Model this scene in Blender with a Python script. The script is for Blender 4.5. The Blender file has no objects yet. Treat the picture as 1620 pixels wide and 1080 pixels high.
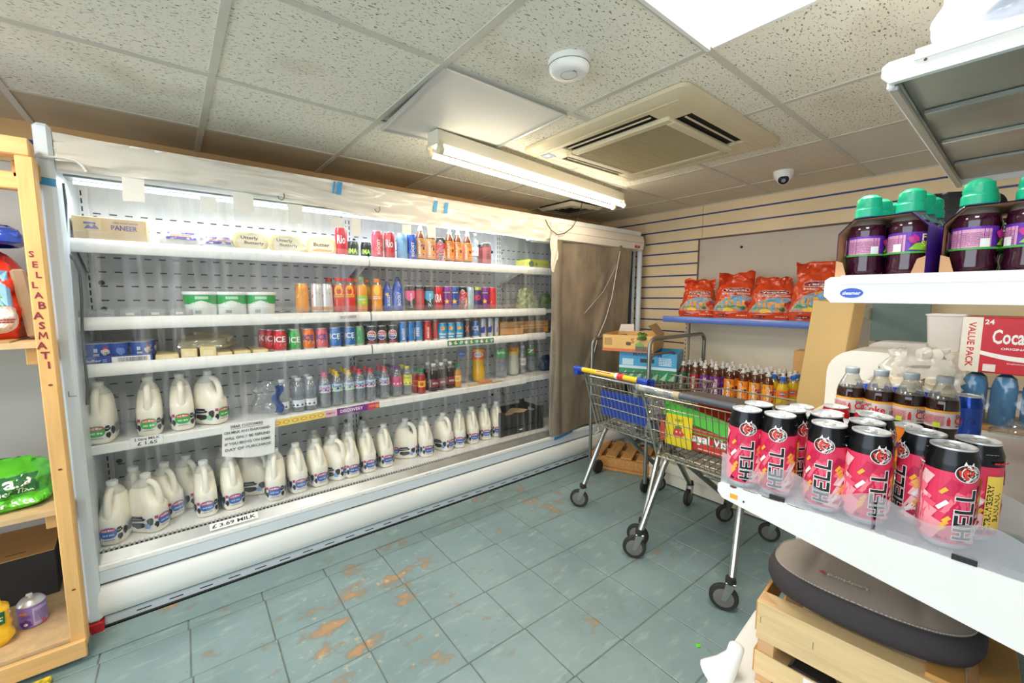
import bpy, math, random
from math import sin, cos, pi, radians, atan2, sqrt, hypot
from mathutils import Vector, Matrix, noise, geometry

random.seed(7)
S = bpy.context.scene
COL = S.collection

# ---------------------------------------------------------------- camera
HC = 1.42
FPX = 665.153
MW = Matrix(((0.77691, -0.064186, 0.626331), (-0.62961, -0.081523, 0.772622), (0.001469, -0.994602, -0.103749)))
cam_d = bpy.data.cameras.new('camera'); cam = bpy.data.objects.new('camera', cam_d); COL.objects.link(cam)
cam_d.sensor_width = 36.0; cam_d.lens = 36.0 * FPX / 1620.0; cam_d.clip_start = 0.02; cam_d.clip_end = 60
R4 = Matrix((( MW[0][0], -MW[0][1], -MW[0][2]), (MW[1][0], -MW[1][1], -MW[1][2]), (MW[2][0], -MW[2][1], -MW[2][2]))).to_4x4()
cam.matrix_world = Matrix.Translation((0, 0, HC)) @ R4
S.camera = cam

def at(px, py, ax, val):
    """point of the photograph's ray on the world plane coordinate[ax] = val"""
    d = MW @ Vector((px - 810, py - 540, FPX)); c = Vector((0, 0, HC))
    return c + d * ((val - c[ax]) / d[ax])

# ---------------------------------------------------------------- world, exposure
w = bpy.data.worlds.new('world'); S.world = w; w.use_nodes = True
wb = w.node_tree.nodes['Background']; wb.inputs[0].default_value = (0.80, 0.90, 1.0, 1); wb.inputs[1].default_value = 1.0
S.view_settings.view_transform = 'Standard'; S.view_settings.look = 'None'; S.view_settings.gamma = 1
S.view_settings.use_curve_mapping = False
S.view_settings.exposure = 0.40
S.cycles.use_denoising = True
S.cycles.max_bounces = 8; S.cycles.diffuse_bounces = 4; S.cycles.glossy_bounces = 4; S.cycles.transparent_max_bounces = 24
S.cycles.sample_clamp_indirect = 6; S.cycles.caustics_reflective = False; S.cycles.caustics_refractive = False

def area(name, loc, rot, sx, sy, power, color, parent=None):
    l = bpy.data.lights.new(name, 'AREA'); l.shape = 'RECTANGLE'; l.size = sx; l.size_y = sy; l.energy = power; l.color = color
    o = bpy.data.objects.new(name, l); COL.objects.link(o); o.location = loc; o.rotation_euler = rot
    if parent: o.parent = parent
    return o
# daylight that comes in through the shop front behind the camera (the opening in wall_front)
area('daylight', (-3.2, 0.3, 1.5), (0, radians(-90), 0), 2.4, 4.2, 80, (0.80, 0.90, 1.0))

# ---------------------------------------------------------------- materials
MATS = {}
def nt(m): return m.node_tree.nodes, m.node_tree.links
def mat(name, col=(.8, .8, .8), rough=.5, metal=0.0, var=0.0, vs=8.0, bump=0.0, bs=40.0, coat=0.0, emit=0.0, spec=.5, trans=0.0, coords='Object', stretch=None, dirt=None, ds=3.0, dl=.55, alpha=1.0, sub=0.0):
    """principled material with procedural variation: var = brightness noise, bump = noise relief, dirt = second colour in noise blotches"""
    if name in MATS: return MATS[name]
    m = bpy.data.materials.new(name); m.use_nodes = True; N, L = nt(m); b = N['Principled BSDF']
    c = (*col, 1); b.inputs['Base Color'].default_value = c
    b.inputs['Roughness'].default_value = rough; b.inputs['Metallic'].default_value = metal
    b.inputs['Coat Weight'].default_value = coat; b.inputs['Specular IOR Level'].default_value = spec
    b.inputs['Transmission Weight'].default_value = trans; b.inputs['Alpha'].default_value = alpha
    if sub: b.inputs['Subsurface Weight'].default_value = sub; b.inputs['Subsurface Radius'].default_value = (.02, .015, .01)
    if emit: b.inputs['Emission Color'].default_value = c; b.inputs['Emission Strength'].default_value = emit
    vec = None
    if var or bump or dirt:
        if coords == 'World':
            vec = N.new('ShaderNodeNewGeometry').outputs['Position']
        else:
            vec = N.new('ShaderNodeTexCoord').outputs['Object']
        if stretch:
            mp = N.new('ShaderNodeMapping'); mp.inputs['Scale'].default_value = stretch; L.new(vec, mp.inputs['Vector']); vec = mp.outputs['Vector']
    out = None
    if var:
        n = N.new('ShaderNodeTexNoise'); n.inputs['Scale'].default_value = vs; n.inputs['Detail'].default_value = 4; L.new(vec, n.inputs['Vector'])
        r = N.new('ShaderNodeMapRange'); r.inputs['From Min'].default_value = .3; r.inputs['From Max'].default_value = .7
        r.inputs['To Min'].default_value = 1 - var; r.inputs['To Max'].default_value = 1 + var; L.new(n.outputs[0], r.inputs['Value'])
        mx = N.new('ShaderNodeVectorMath'); mx.operation = 'SCALE'; mx.inputs[0].default_value = col; L.new(r.outputs[0], mx.inputs['Scale']); out = mx.outputs[0]
    if dirt:
        n = N.new('ShaderNodeTexNoise'); n.inputs['Scale'].default_value = ds; n.inputs['Detail'].default_value = 6; n.inputs['Roughness'].default_value = .65; L.new(vec, n.inputs['Vector'])
        r = N.new('ShaderNodeMapRange'); r.inputs['From Min'].default_value = dl; r.inputs['From Max'].default_value = dl + .1; L.new(n.outputs[0], r.inputs['Value'])
        mx = N.new('ShaderNodeMix'); mx.data_type = 'RGBA'; mx.inputs['B'].default_value = (*dirt, 1); mx.inputs['A'].default_value = c
        if out: L.new(out, mx.inputs['A'])
        L.new(r.outputs[0], mx.inputs['Factor']); out = mx.outputs['Result']
    if out: L.new(out, b.inputs['Base Color'])
    if bump:
        n = N.new('ShaderNodeTexNoise'); n.inputs['Scale'].default_value = bs; n.inputs['Detail'].default_value = 3; L.new(vec, n.inputs['Vector'])
        bp = N.new('ShaderNodeBump'); bp.inputs['Strength'].default_value = bump; bp.inputs['Distance'].default_value = .01; L.new(n.outputs[0], bp.inputs['Height']); L.new(bp.outputs[0], b.inputs['Normal'])
    MATS[name] = m; return m

def clear_mat(name, tint=(1, 1, 1), haze=.06, gloss=.12, rough=.08, haze_col=(.9, .92, .95), streak=False):
    """thin clear plastic: transparent with a glossy sheen and a little milky haze; streak = pale vertical streaks painted in for highlights on the folds"""
    if name in MATS: return MATS[name]
    m = bpy.data.materials.new(name); m.use_nodes = True; N, L = nt(m); N.remove(N['Principled BSDF']); out = N['Material Output']
    t = N.new('ShaderNodeBsdfTransparent'); t.inputs[0].default_value = (*tint, 1)
    g = N.new('ShaderNodeBsdfGlossy'); g.inputs['Roughness'].default_value = rough
    d = N.new('ShaderNodeBsdfDiffuse'); d.inputs[0].default_value = (*haze_col, 1)
    m1 = N.new('ShaderNodeMixShader'); m2 = N.new('ShaderNodeMixShader'); m1.inputs[0].default_value = haze
    L.new(t.outputs[0], m1.inputs[1]); L.new(d.outputs[0], m1.inputs[2])
    lw = N.new('ShaderNodeLayerWeight'); lw.inputs['Blend'].default_value = .25
    mr = N.new('ShaderNodeMapRange'); mr.inputs['To Min'].default_value = gloss * .35; mr.inputs['To Max'].default_value = min(1, gloss * 4); L.new(lw.outputs['Facing'], mr.inputs['Value'])
    L.new(mr.outputs[0], m2.inputs[0]); L.new(m1.outputs[0], m2.inputs[1]); L.new(g.outputs[0], m2.inputs[2]); L.new(m2.outputs[0], out.inputs[0])
    if streak:
        tc = N.new('ShaderNodeTexCoord'); mp = N.new('ShaderNodeMapping'); mp.inputs['Scale'].default_value = (14, 14, 1.2); L.new(tc.outputs['Object'], mp.inputs['Vector'])
        n = N.new('ShaderNodeTexNoise'); n.inputs['Scale'].default_value = 1.6; n.inputs['Detail'].default_value = 5; L.new(mp.outputs[0], n.inputs['Vector'])
        r = N.new('ShaderNodeMapRange'); r.inputs['From Min'].default_value = .5; r.inputs['From Max'].default_value = .78; r.inputs['To Min'].default_value = haze; r.inputs['To Max'].default_value = haze + .22  # painted pale streaks add to the glints along the plastic's folds
        L.new(n.outputs[0], r.inputs['Value']); L.new(r.outputs[0], m1.inputs[0])
        bp = N.new('ShaderNodeBump'); bp.inputs['Strength'].default_value = .5; bp.inputs['Distance'].default_value = .02; L.new(n.outputs[0], bp.inputs['Height']); L.new(bp.outputs[0], g.inputs['Normal'])
    MATS[name] = m; return m

def C(h):
    """hex sRGB -> linear"""
    v = [int(h[i:i + 2], 16) / 255 for i in (0, 2, 4)]
    return tuple(x / 12.92 if x <= .04045 else ((x + .055) / 1.055) ** 2.4 for x in v)
def ink(h, rough=.4):
    """flat printing colour"""
    return mat('print_' + h, C(h), rough, var=.03, vs=60)

# ---------------------------------------------------------------- mesh builder
class MB:
    def __init__(s): s.v = []; s.f = []; s.m = []; s.mats = []; s.cur = 0
    def use(s, m):
        if m not in s.mats: s.mats.append(m)
        s.cur = s.mats.index(m); return s
    def add(s, vs, fs, M=None):
        o = len(s.v)
        if M is not None: vs = [M @ Vector(v) for v in vs]
        s.v += [tuple(v) for v in vs]
        for f in fs: s.f.append(tuple(i + o for i in f)); s.m.append(s.cur)
        return s
    def box(s, x0, x1, y0, y1, z0, z1, b=0.0, M=None):
        if b <= 0:
            vs = [(x, y, z) for x in (x0, x1) for y in (y0, y1) for z in (z0, z1)]
            fs = [(0, 1, 3, 2), (4, 6, 7, 5), (0, 4, 5, 1), (2, 3, 7, 6), (0, 2, 6, 4), (1, 5, 7, 3)]
            return s.add(vs, fs, M)
        b = min(b, (x1 - x0) * .49, (y1 - y0) * .49, (z1 - z0) * .49)
        vs = []; idx = {}
        c = ((x0, x1), (y0, y1), (z0, z1))
        for i in (0, 1):
            for j in (0, 1):
                for k in (0, 1):
                    for a in range(3):
                        p = [c[0][i], c[1][j], c[2][k]]
                        for q, bit in enumerate((i, j, k)):
                            if q != a: p[q] += b if bit == 0 else -b
                        idx[(i, j, k, a)] = len(vs); vs.append(tuple(p))
        fs = []
        for a in range(3):
            o = [q for q in range(3) if q != a]
            for side in (0, 1):
                L = []
                for (u, v) in ((0, 0), (1, 0), (1, 1), (0, 1)):
                    bits = [0, 0, 0]; bits[a] = side; bits[o[0]] = u; bits[o[1]] = v; L.append(idx[(*bits, a)])
                flip = (side == 0) ^ (a == 1)
                fs.append(tuple(reversed(L)) if flip else tuple(L))
        for a in range(3):                       # edges along axis a
            o = [q for q in range(3) if q != a]
            for u in (0, 1):
                for v in (0, 1):
                    b0 = [0, 0, 0]; b1 = [0, 0, 0]; b1[a] = 1
                    for bb in (b0, b1): bb[o[0]] = u; bb[o[1]] = v
                    L = [idx[(*b0, o[0])], idx[(*b1, o[0])], idx[(*b1, o[1])], idx[(*b0, o[1])]]
                    fs.append(tuple(L))
        for i in (0, 1):
            for j in (0, 1):
                for k in (0, 1): fs.append((idx[(i, j, k, 0)], idx[(i, j, k, 1)], idx[(i, j, k, 2)]))
        return s.add(vs, fs, M)
    def bar(s, p, q, wx, wz, b=0.0):
        """box beam from p to q, wx wide and wz high"""
        p = Vector(p); q = Vector(q); d = q - p; L = d.length; d.normalize()
        up = Vector((0, 0, 1)) if abs(d.z) < .95 else Vector((0, 1, 0))
        sd = d.cross(up).normalized(); u = sd.cross(d)
        M = Matrix((( d.x, sd.x, u.x, p.x), (d.y, sd.y, u.y, p.y), (d.z, sd.z, u.z, p.z), (0, 0, 0, 1)))
        return s.box(0, L, -wx / 2, wx / 2, -wz / 2, wz / 2, b, M)
    def tube(s, pts, r, n=8, cap=True):
        """round tube through the points; r a radius or one per point"""
        pts = [Vector(p) for p in pts]; k = len(pts); rs = r if isinstance(r, (list, tuple)) else [r] * k
        vs = []; prev = None
        for i, p in enumerate(pts):
            d = (pts[min(i + 1, k - 1)] - pts[max(i - 1, 0)]).normalized()
            if prev is None:
                u = Vector((0, 0, 1)) if abs(d.z) < .9 else Vector((1, 0, 0)); u = (u - d * u.dot(d)).normalized()
            else: u = (prev - d * prev.dot(d)).normalized()
            prev = u; v = d.cross(u)
            for j in range(n):
                a = 2 * pi * j / n; vs.append(p + (u * cos(a) + v * sin(a)) * rs[i])
        fs = [(i * n + j, i * n + (j + 1) % n, (i + 1) * n + (j + 1) % n, (i + 1) * n + j) for i in range(k - 1) for j in range(n)]
        if cap: fs += [tuple(reversed(range(n))), tuple(range((k - 1) * n, k * n))]
        return s.add(vs, fs)
    def lathe(s, prof, n=20, M=None, mats=None):
        """prof [(r, z)...] bottom to top; mats: a material per band"""
        vs = []; rings = []
        for (r, z) in prof:
            if r < 1e-6: rings.append([len(vs)]); vs.append((0, 0, z))
            else:
                rings.append(list(range(len(vs), len(vs) + n)))
                vs += [(r * cos(2 * pi * j / n), r * sin(2 * pi * j / n), z) for j in range(n)]
        o = len(s.v)
        if M is not None: vs = [tuple(M @ Vector(v)) for v in vs]
        s.v += vs
        for i in range(len(rings) - 1):
            if mats: s.use(mats[i])
            A, B = rings[i], rings[i + 1]
            for j in range(n):
                j2 = (j + 1) % n
                if len(A) == 1 and len(B) == 1: continue
                if len(A) == 1: f = (A[0], B[j2], B[j])
                elif len(B) == 1: f = (A[j], A[j2], B[0])
                else: f = (A[j], A[j2], B[j2], B[j])
                s.f.append(tuple(k + o for k in f)); s.m.append(s.cur)
        return s
    def loft(s, rings, cap=True, closed=True, M=None):
        n = len(rings[0]); vs = [p for r in rings for p in r]
        m = n if closed else n - 1
        fs = [(i * n + j, i * n + (j + 1) % n, (i + 1) * n + (j + 1) % n, (i + 1) * n + j) for i in range(len(rings) - 1) for j in range(m)]
        if cap: fs += [tuple(reversed(range(n))), tuple(range((len(rings) - 1) * n, len(rings) * n))]
        return s.add(vs, fs, M)
    def prism(s, pts, d0, d1, axis=2):
        """polygon in the plane across the axis, extruded from d0 to d1 along it"""
        def P(a, b, c):
            return {2: (a, b, c), 1: (a, c, b), 0: (c, a, b)}[axis]
        n = len(pts); vs = [P(a, b, d0) for a, b in pts] + [P(a, b, d1) for a, b in pts]
        tr = geometry.tessellate_polygon([[Vector((a, b, 0)) for a, b in pts]])
        fs = [(t[2], t[1], t[0]) for t in tr] + [tuple(i + n for i in t) for t in tr] + [(j, (j + 1) % n, n + (j + 1) % n, n + j) for j in range(n)]
        return s.add(vs, fs)
    def grid(s, fn, nu, nv, flip=False):
        vs = [fn(i / nu, j / nv) for i in range(nu + 1) for j in range(nv + 1)]
        fs = []
        for i in range(nu):
            for j in range(nv):
                a = i * (nv + 1) + j; f = (a, a + nv + 1, a + nv + 2, a + 1); fs.append(tuple(reversed(f)) if flip else f)
        return s.add(vs, fs)
    def build(s, name, parent=None, smooth=35, world=False):
        me = bpy.data.meshes.new(name)
        vs = s.v
        if world and parent is not None:
            inv = parent.matrix_basis.inverted() if parent.parent is None else (parent.parent.matrix_basis @ parent.matrix_basis).inverted()
            vs = [tuple(inv @ Vector(v)) for v in vs]
        me.from_pydata(vs, [], s.f)
        for m in s.mats: me.materials.append(m)
        me.polygons.foreach_set('material_index', s.m)
        if smooth:
            me.polygons.foreach_set('use_smooth', [True] * len(me.polygons)); me.update(); me.set_sharp_from_angle(angle=radians(smooth))
        me.update()
        o = bpy.data.objects.new(name, me); COL.objects.link(o)
        if parent is not None: o.parent = parent
        return o

def tag(o, label=None, cat=None, group=None, kind=None):
    if label: o['label'] = label
    if cat: o['category'] = cat
    if group: o['group'] = group
    if kind: o['kind'] = kind
    return o
def empty(name, loc, rz=0.0, label=None, cat=None, group=None):
    o = bpy.data.objects.new(name, None); COL.objects.link(o); o.location = loc; o.rotation_euler = (0, 0, rz); o.empty_display_size = .05
    return tag(o, label, cat, group)
def relocate(o, loc, rz=0.0):
    o.location = loc; o.rotation_euler = (0, 0, rz)
def copy_tree(o, parent=None):
    c = o.copy(); COL.objects.link(c)
    if parent is not None: c.parent = parent
    for ch in list(o.children): copy_tree(ch, c)
    return c
M0 = lambda *a: MB().use(*a)

# ---------------------------------------------------------------- flat print laid on surfaces
TXT = {}
def text2d(body):
    if body in TXT: return TXT[body]
    cu = bpy.data.curves.new('t', 'FONT'); cu.body = body; cu.size = 1.0; cu.align_x = 'CENTER'; cu.align_y = 'CENTER'; cu.resolution_u = 2; cu.offset = .024
    ob = bpy.data.objects.new('t', cu); COL.objects.link(ob)
    me = ob.to_mesh(); vs = [(v.co.x, v.co.y) for v in me.vertices]; fs = [tuple(p.vertices) for p in me.polygons]
    ob.to_mesh_clear(); bpy.data.objects.remove(ob); bpy.data.curves.remove(cu)
    if vs:
        xs = [v[0] for v in vs]; ys = [v[1] for v in vs]; cx = (min(xs) + max(xs)) / 2; cy = (min(ys) + max(ys)) / 2
        wd = max(xs) - min(xs); hd = max(ys) - min(ys); vs = [((x - cx), (y - cy)) for x, y in vs]
    else: wd = hd = 1
    TXT[body] = (vs, fs, wd, hd); return TXT[body]
class Dec:
    """2-D artwork in metres (s to the right, z up), later laid on a surface"""
    def __init__(s): s.items = []
    def poly(s, pts, m):
        tr = geometry.tessellate_polygon([[Vector((a, b, 0)) for a, b in pts]]); s.items.append((list(pts), [tuple(t) for t in tr], m)); return s
    def rect(s, x0, z0, x1, z1, m): s.items.append(([(x0, z0), (x1, z0), (x1, z1), (x0, z1)], [(0, 1, 2, 3)], m)); return s
    def ell(s, cx, cz, rx, rz, m, n=16, rot=0.0, p=2.0):
        pts = []
        for i in range(n):
            a = 2 * pi * i / n; x = rx * math.copysign(abs(cos(a)) ** (2 / p), cos(a)); y = rz * math.copysign(abs(sin(a)) ** (2 / p), sin(a))
            pts.append((cx + x * cos(rot) - y * sin(rot), cz + x * sin(rot) + y * cos(rot)))
        s.items.append((pts, [tuple(range(n))], m)); return s
    def blob(s, cx, cz, r, m, seed=0, n=12, asp=1.0):
        rn = random.Random(seed); pts = [(cx + r * asp * cos(2 * pi * i / n) * rn.uniform(.65, 1.15), cz + r * sin(2 * pi * i / n) * rn.uniform(.65, 1.15)) for i in range(n)]
        return s.poly(pts, m)
    def text(s, body, cx, cz, m, w=None, h=None, rot=0.0):
        """lettering fitted to width w and/or height h; rot 90 reads upwards"""
        vs, fs, wd, hd = text2d(body)
        if not fs: return s
        sx = (w / wd) if w else None; sy = (h / hd) if h else None
        if sx is None: sx = sy
        if sy is None: sy = sx
        a = radians(rot); pts = [(cx + x * sx * cos(a) - y * sy * sin(a), cz + x * sx * sin(a) + y * sy * cos(a)) for x, y in vs]
        s.items.append((pts, fs, m)); return s
    def lines(s, x0, z0, x1, z1, n, m, seed=1, fill=.5):
        """rows of small print"""
        rn = random.Random(seed); hgt = (z1 - z0) / n
        for i in range(n):
            x = x0
            while x < x1 - (x1 - x0) * .05:
                wdt = min(rn.uniform(.08, .3) * (x1 - x0), x1 - x); s.rect(x, z0 + i * hgt, x + wdt * .88, z0 + (i + fill) * hgt, m); x += wdt
        return s
    def bars(s, x0, z0, x1, z1, m, n=12, seed=3, horiz=False):
        rn = random.Random(seed)
        for i in range(n):
            if horiz:
                a = z0 + (z1 - z0) * i / n; s.rect(x0, a, x1, a + (z1 - z0) / n * rn.uniform(.3, .7), m)
            else:
                a = x0 + (x1 - x0) * i / n; s.rect(a, z0, a + (x1 - x0) / n * rn.uniform(.3, .7), z1, m)
        return s
    def barcode(s, x0, z0, x1, z1, n=10, horiz=False):
        s.rect(x0, z0, x1, z1, ink('f4f4f2')); k = .1 * (x1 - x0); k2 = .1 * (z1 - z0)
        return s.bars(x0 + k, z0 + k2, x1 - k, z1 - k2, ink('202020'), n, 5, horiz)
    def lay(s, mb, fn, ds=None, eps=.0003):
        """fn(s, z, lift) -> point; ds = longest step along s"""
        last = None; k = 0
        for pts, fs, m in s.items:
            k += 1; mb.use(m); lift = eps * (1 + .35 * k) if k < 20 else eps * (8 + .05 * (k - 20))
            P = list(pts); T = []
            for f in fs:
                if ds is None: T.append(f)
                else:
                    for i in range(1, len(f) - 1): T.append((f[0], f[i], f[i + 1]))
            if ds is not None:
                out = []; st = T
                while st:
                    a, b, c = st.pop(); e = [(abs(P[a][0] - P[b][0]), a, b, c), (abs(P[b][0] - P[c][0]), b, c, a), (abs(P[c][0] - P[a][0]), c, a, b)]
                    L, u, v, x = max(e)
                    if L <= ds: out.append((a, b, c)); continue
                    P.append(((P[u][0] + P[v][0]) / 2, (P[u][1] + P[v][1]) / 2)); nidx = len(P) - 1
                    st.append((u, nidx, x)); st.append((nidx, v, x))
                T = out
            mb.add([fn(p[0], p[1], lift) for p in P], T)
        return mb
def cyl_map(r, z0=0.0):
    return lambda s, z, l: ((r + l) * sin(s / r), -(r + l) * cos(s / r), z + z0)
def prof_map(prof, z0=0.0):
    """on a lathe profile [(r,z)]"""
    def rad(z):
        for (ra, za), (rb, zb) in zip(prof, prof[1:]):
            if zb > za and za <= z <= zb: return ra + (rb - ra) * (z - za) / (zb - za)
        return prof[-1][0]
    rm = max(p[0] for p in prof)
    return lambda s, z, l: ((rad(z) + l) * sin(s / rm), -(rad(z) + l) * cos(s / rm), z + z0)
def face_map(o, u, v, n):
    o, u, v, n = Vector(o), Vector(u).normalized(), Vector(v).normalized(), Vector(n).normalized()
    return lambda s, z, l: tuple(o + u * s + v * z + n * l)
def decal(name, d, fn, parent, ds=None, eps=.0003, world=False):
    mb = MB(); d.lay(mb, fn, ds, eps); return mb.build(name, parent, smooth=0, world=world)
# ================================================================= ROOM
ZC = 2.22; XB = 3.65; YL = 2.98; XF = -2.8; YR = -2.6
cream = mat('cream_laminate', C('f2d9ae'), .45, var=.05, vs=2.5, coords='World')
blue_ins = mat('blue_plastic_insert', C('23428a'), .35, var=.1)
grout = mat('dark_grout', C('69726a'), .9, var=.25, vs=14, coords='World')
plaster = mat('painted_plaster', C('cfcdc8'), .8, var=.06, vs=3, bump=.15, bs=12, dirt=C('b3b0a8'), ds=2.2, dl=.62, coords='World')

def floor_paint():
    m = bpy.data.materials.new('worn_green_floor_paint'); m.use_nodes = True; N, L = nt(m); b = N['Principled BSDF']
    g = N.new('ShaderNodeNewGeometry').outputs['Position']
    def noi(sc, det=5, ro=.6, st=None, off=None):
        v = g
        if st or off:
            mp = N.new('ShaderNodeMapping'); mp.inputs['Scale'].default_value = st or (1, 1, 1); mp.inputs['Location'].default_value = off or (0, 0, 0); L.new(g, mp.inputs['Vector']); v = mp.outputs['Vector']
        n = N.new('ShaderNodeTexNoise'); n.inputs['Scale'].default_value = sc; n.inputs['Detail'].default_value = det; n.inputs['Roughness'].default_value = ro; L.new(v, n.inputs['Vector']); return n.outputs[0]
    def rng(v, a, c, lo=0., hi=1.):
        r = N.new('ShaderNodeMapRange'); r.inputs['From Min'].default_value = a; r.inputs['From Max'].default_value = c; r.inputs['To Min'].default_value = lo; r.inputs['To Max'].default_value = hi; L.new(v, r.inputs['Value']); return r.outputs[0]
    def mixc(a, bcol, f):
        x = N.new('ShaderNodeMix'); x.data_type = 'RGBA'
        if isinstance(a, tuple): x.inputs['A'].default_value = (*a, 1)
        else: L.new(a, x.inputs['A'])
        x.inputs['B'].default_value = (*bcol, 1); L.new(f, x.inputs['Factor']); return x.outputs['Result']
    def math_(op, a, c):
        x = N.new('ShaderNodeMath'); x.operation = op
        for i, q in enumerate((a, c)):
            if isinstance(q, (int, float)): x.inputs[i].default_value = q
            else: L.new(q, x.inputs[i])
        return x.outputs[0]
    c = mixc(C('84999a'), C('748a8b'), rng(noi(2.2), .35, .65))
    c = mixc(c, C('9dafab'), rng(noi(7, st=(1, 3, 1)), .56, .75, 0, .7))
    c = mixc(c, C('5f7068'), rng(noi(11, 8, .7), .62, .7, 0, .6))
    # worn-through patches, where people walk and stand before the milk
    def near(x, y, r):
        d = N.new('ShaderNodeVectorMath'); d.operation = 'DISTANCE'; L.new(g, d.inputs[0]); d.inputs[1].default_value = (x, y, 0); return rng(d.outputs['Value'], 0, r, .125, 0)
    bias = math_('MAXIMUM', math_('MAXIMUM', near(.42, 1.62, .75), near(.75, 1.95, .5)), math_('MAXIMUM', near(1.85, 2.1, .45), near(.1, 1.5, .5)))
    wn = math_('ADD', noi(5.5, 7, .62, st=(1, 1.5, 1), off=(3.1, 1.7, 0)), bias)
    c = mixc(c, C('77705c'), rng(wn, .62, .68, 0, .6))
    c = mixc(c, C('b98a5c'), rng(wn, .655, .74, 0, .8))
    c = mixc(c, C('c5b18c'), rng(math_('ADD', noi(26, 5), bias), .70, .76, 0, .6))
    L.new(c, b.inputs['Base Color']); L.new(rng(noi(3), .3, .7, .32, .5), b.inputs['Roughness'])
    bp = N.new('ShaderNodeBump'); bp.inputs['Strength'].default_value = .25; bp.inputs['Distance'].default_value = .006; L.new(noi(9, 6), bp.inputs['Height']); L.new(bp.outputs[0], b.inputs['Normal'])
    return m
fpaint = floor_paint()
fl = M0(grout).box(XF, XB + .1, YR, YL + .1, -.08, -.003).build('floor'); tag(fl, kind='structure')
tm = M0(fpaint).box(-.138, .138, -.1445, .1445, -.01, 0, .002)
t0 = tm.build('tile', fl); tpos = []
for i in range(-5, 13):
    for j in range(-9, 8):
        x = .257 + .281 * i + .1405 ; y = 1.865 + .294 * (j) - .147
        y += -.02 * (x - .6)
        if -1.3 < x < XB - .1 and -.95 < y < 2.5: tpos.append((x, y))
for k, (x, y) in enumerate(tpos):
    o = t0 if k == 0 else t0.copy()
    if k: COL.objects.link(o)
    o.location = (x, y, random.uniform(-.0008, .0004)); o.rotation_euler = (random.uniform(-.002, .002), random.uniform(-.002, .002), -.02)
far = M0(fpaint).box(XF, -1.34, YR, YL, -.02, 0).box(-1.34, XB, YR, -1.1, -.02, 0).box(-1.3, -.45, 2.5, YL, -.02, 0).build('floor_beyond', fl); tag(far, kind='stuff')
# painted screed cove along the cabinet's foot
cv = M0(fpaint); cv.grid(lambda u, v: (-.36 + 3.6 * u, 2.235 + .12 * v, .002 + .03 * v * v), 24, 5, flip=False)
cv.use(mat('black_grime', C('2c3030'), .8, var=.3)); cv.box(-.33, 2.9, 2.352, 2.358, .025, .042)
tag(cv.build('trim_1'), kind='structure')

# walls
def slats(name_parent, fn_box, zs, pitch=.1025, gap=.011):
    pass
wl = M0(plaster).box(XF, XB + .1, YL, YL + .1, 0, ZC + .1).build('wall_left'); tag(wl, kind='structure')
wb_ = M0(plaster).box(XB, XB + .1, YR, YL, 0, ZC + .1).build('wall_back'); tag(wb_, kind='structure')
tag(M0(plaster).box(XF, XB, YR - .1, YR, 0, ZC + .1).build('wall_right'), kind='structure')
tag(M0(plaster).box(XF - .1, XF, YR, -1.9, 0, ZC).box(XF - .1, XF, 2.5, YL, 0, ZC).box(XF - .1, XF, -1.9, 2.5, 0, .3).box(XF - .1, XF, -1.9, 2.5, 2.1, ZC).build('wall_front'), kind='structure')
# back wall slatwall boards, one part each, with blue inserts in the grooves
zk = [1.93 - .1025 * k for k in range(14)] + [2.0325, 2.135]
zk = sorted(zk)
Xs = XB - .022
def slat_row(z0, z1, y0, y1):
    M0(cream).box(Xs, XB - .002, y0, y1, z0 + .006, z1 - .006, .002).build('slat', wb_)
    M0(blue_ins).box(Xs + .008, XB - .003, y0, y1, z0 - .007, z0 + .007).build('groove_insert', wb_)
for a, c in zip(zk, zk[1:] + [ZC + .005]):
    if a >= 1.92: slat_row(a, c, -1.2, 1.855); slat_row(a, c, 1.858, 2.42 if a < 2.03 else 2.97)
    elif a >= .85: slat_row(a, c, 1.885, 2.72)
    elif 0 < a: slat_row(a, c, 1.95, 2.72)
for a, c in zip(zk, zk[1:]):
    if c < 1.93 and a > .85: slat_row(a, c, -.9, .50)
gboard = mat('grey_hardboard', C('c9bfb0'), .7, var=.07, vs=2.0, coords='World', dirt=C('b5ab9c'), ds=3, dl=.6)
bd = M0(gboard).box(XB - .03, XB - .004, .52, 1.875, .74, 1.925, .002); bd.use(mat('dark_hole', C('33302c'), .9)); bd.add([(XB - .0305, 1.52 + .012 * cos(a * pi / 4), 1.83 + .012 * sin(a * pi / 4)) for a in range(8)], [tuple(range(8))])
bdo = bd.build('hardboard_panel', wb_)
M0(mat('brown_trim', C('6e4f35'), .6)).box(XB - .036, XB - .02, -1.0, 1.88, 1.921, 1.929).box(XB - .036, XB - .02, 1.868, 1.88, 1.22, 1.925).build('board_edge_strip', wb_)
# slatwall band on the left wall above the cabinet and behind the timber rack
for a, c in ((2.03, 2.12), (2.135, ZC)):
    M0(mat('yellowed_laminate', C('d9b27c'), .45, var=.08, vs=2)).box(XF, 3.6, YL - .02, YL - .002, a, c).build('slat', wl)
M0(blue_ins).box(XF, -.36, YL - .022, YL - .001, 2.118, 2.137).build('groove_insert', wl)
M0(mat('yellowed_laminate', (1, 1, 1))).box(-.3, 3.5, 2.70, 2.72, 2.0, 2.10).build('trim_2'); bpy.data.objects['trim_2']['kind'] = 'structure'

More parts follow.
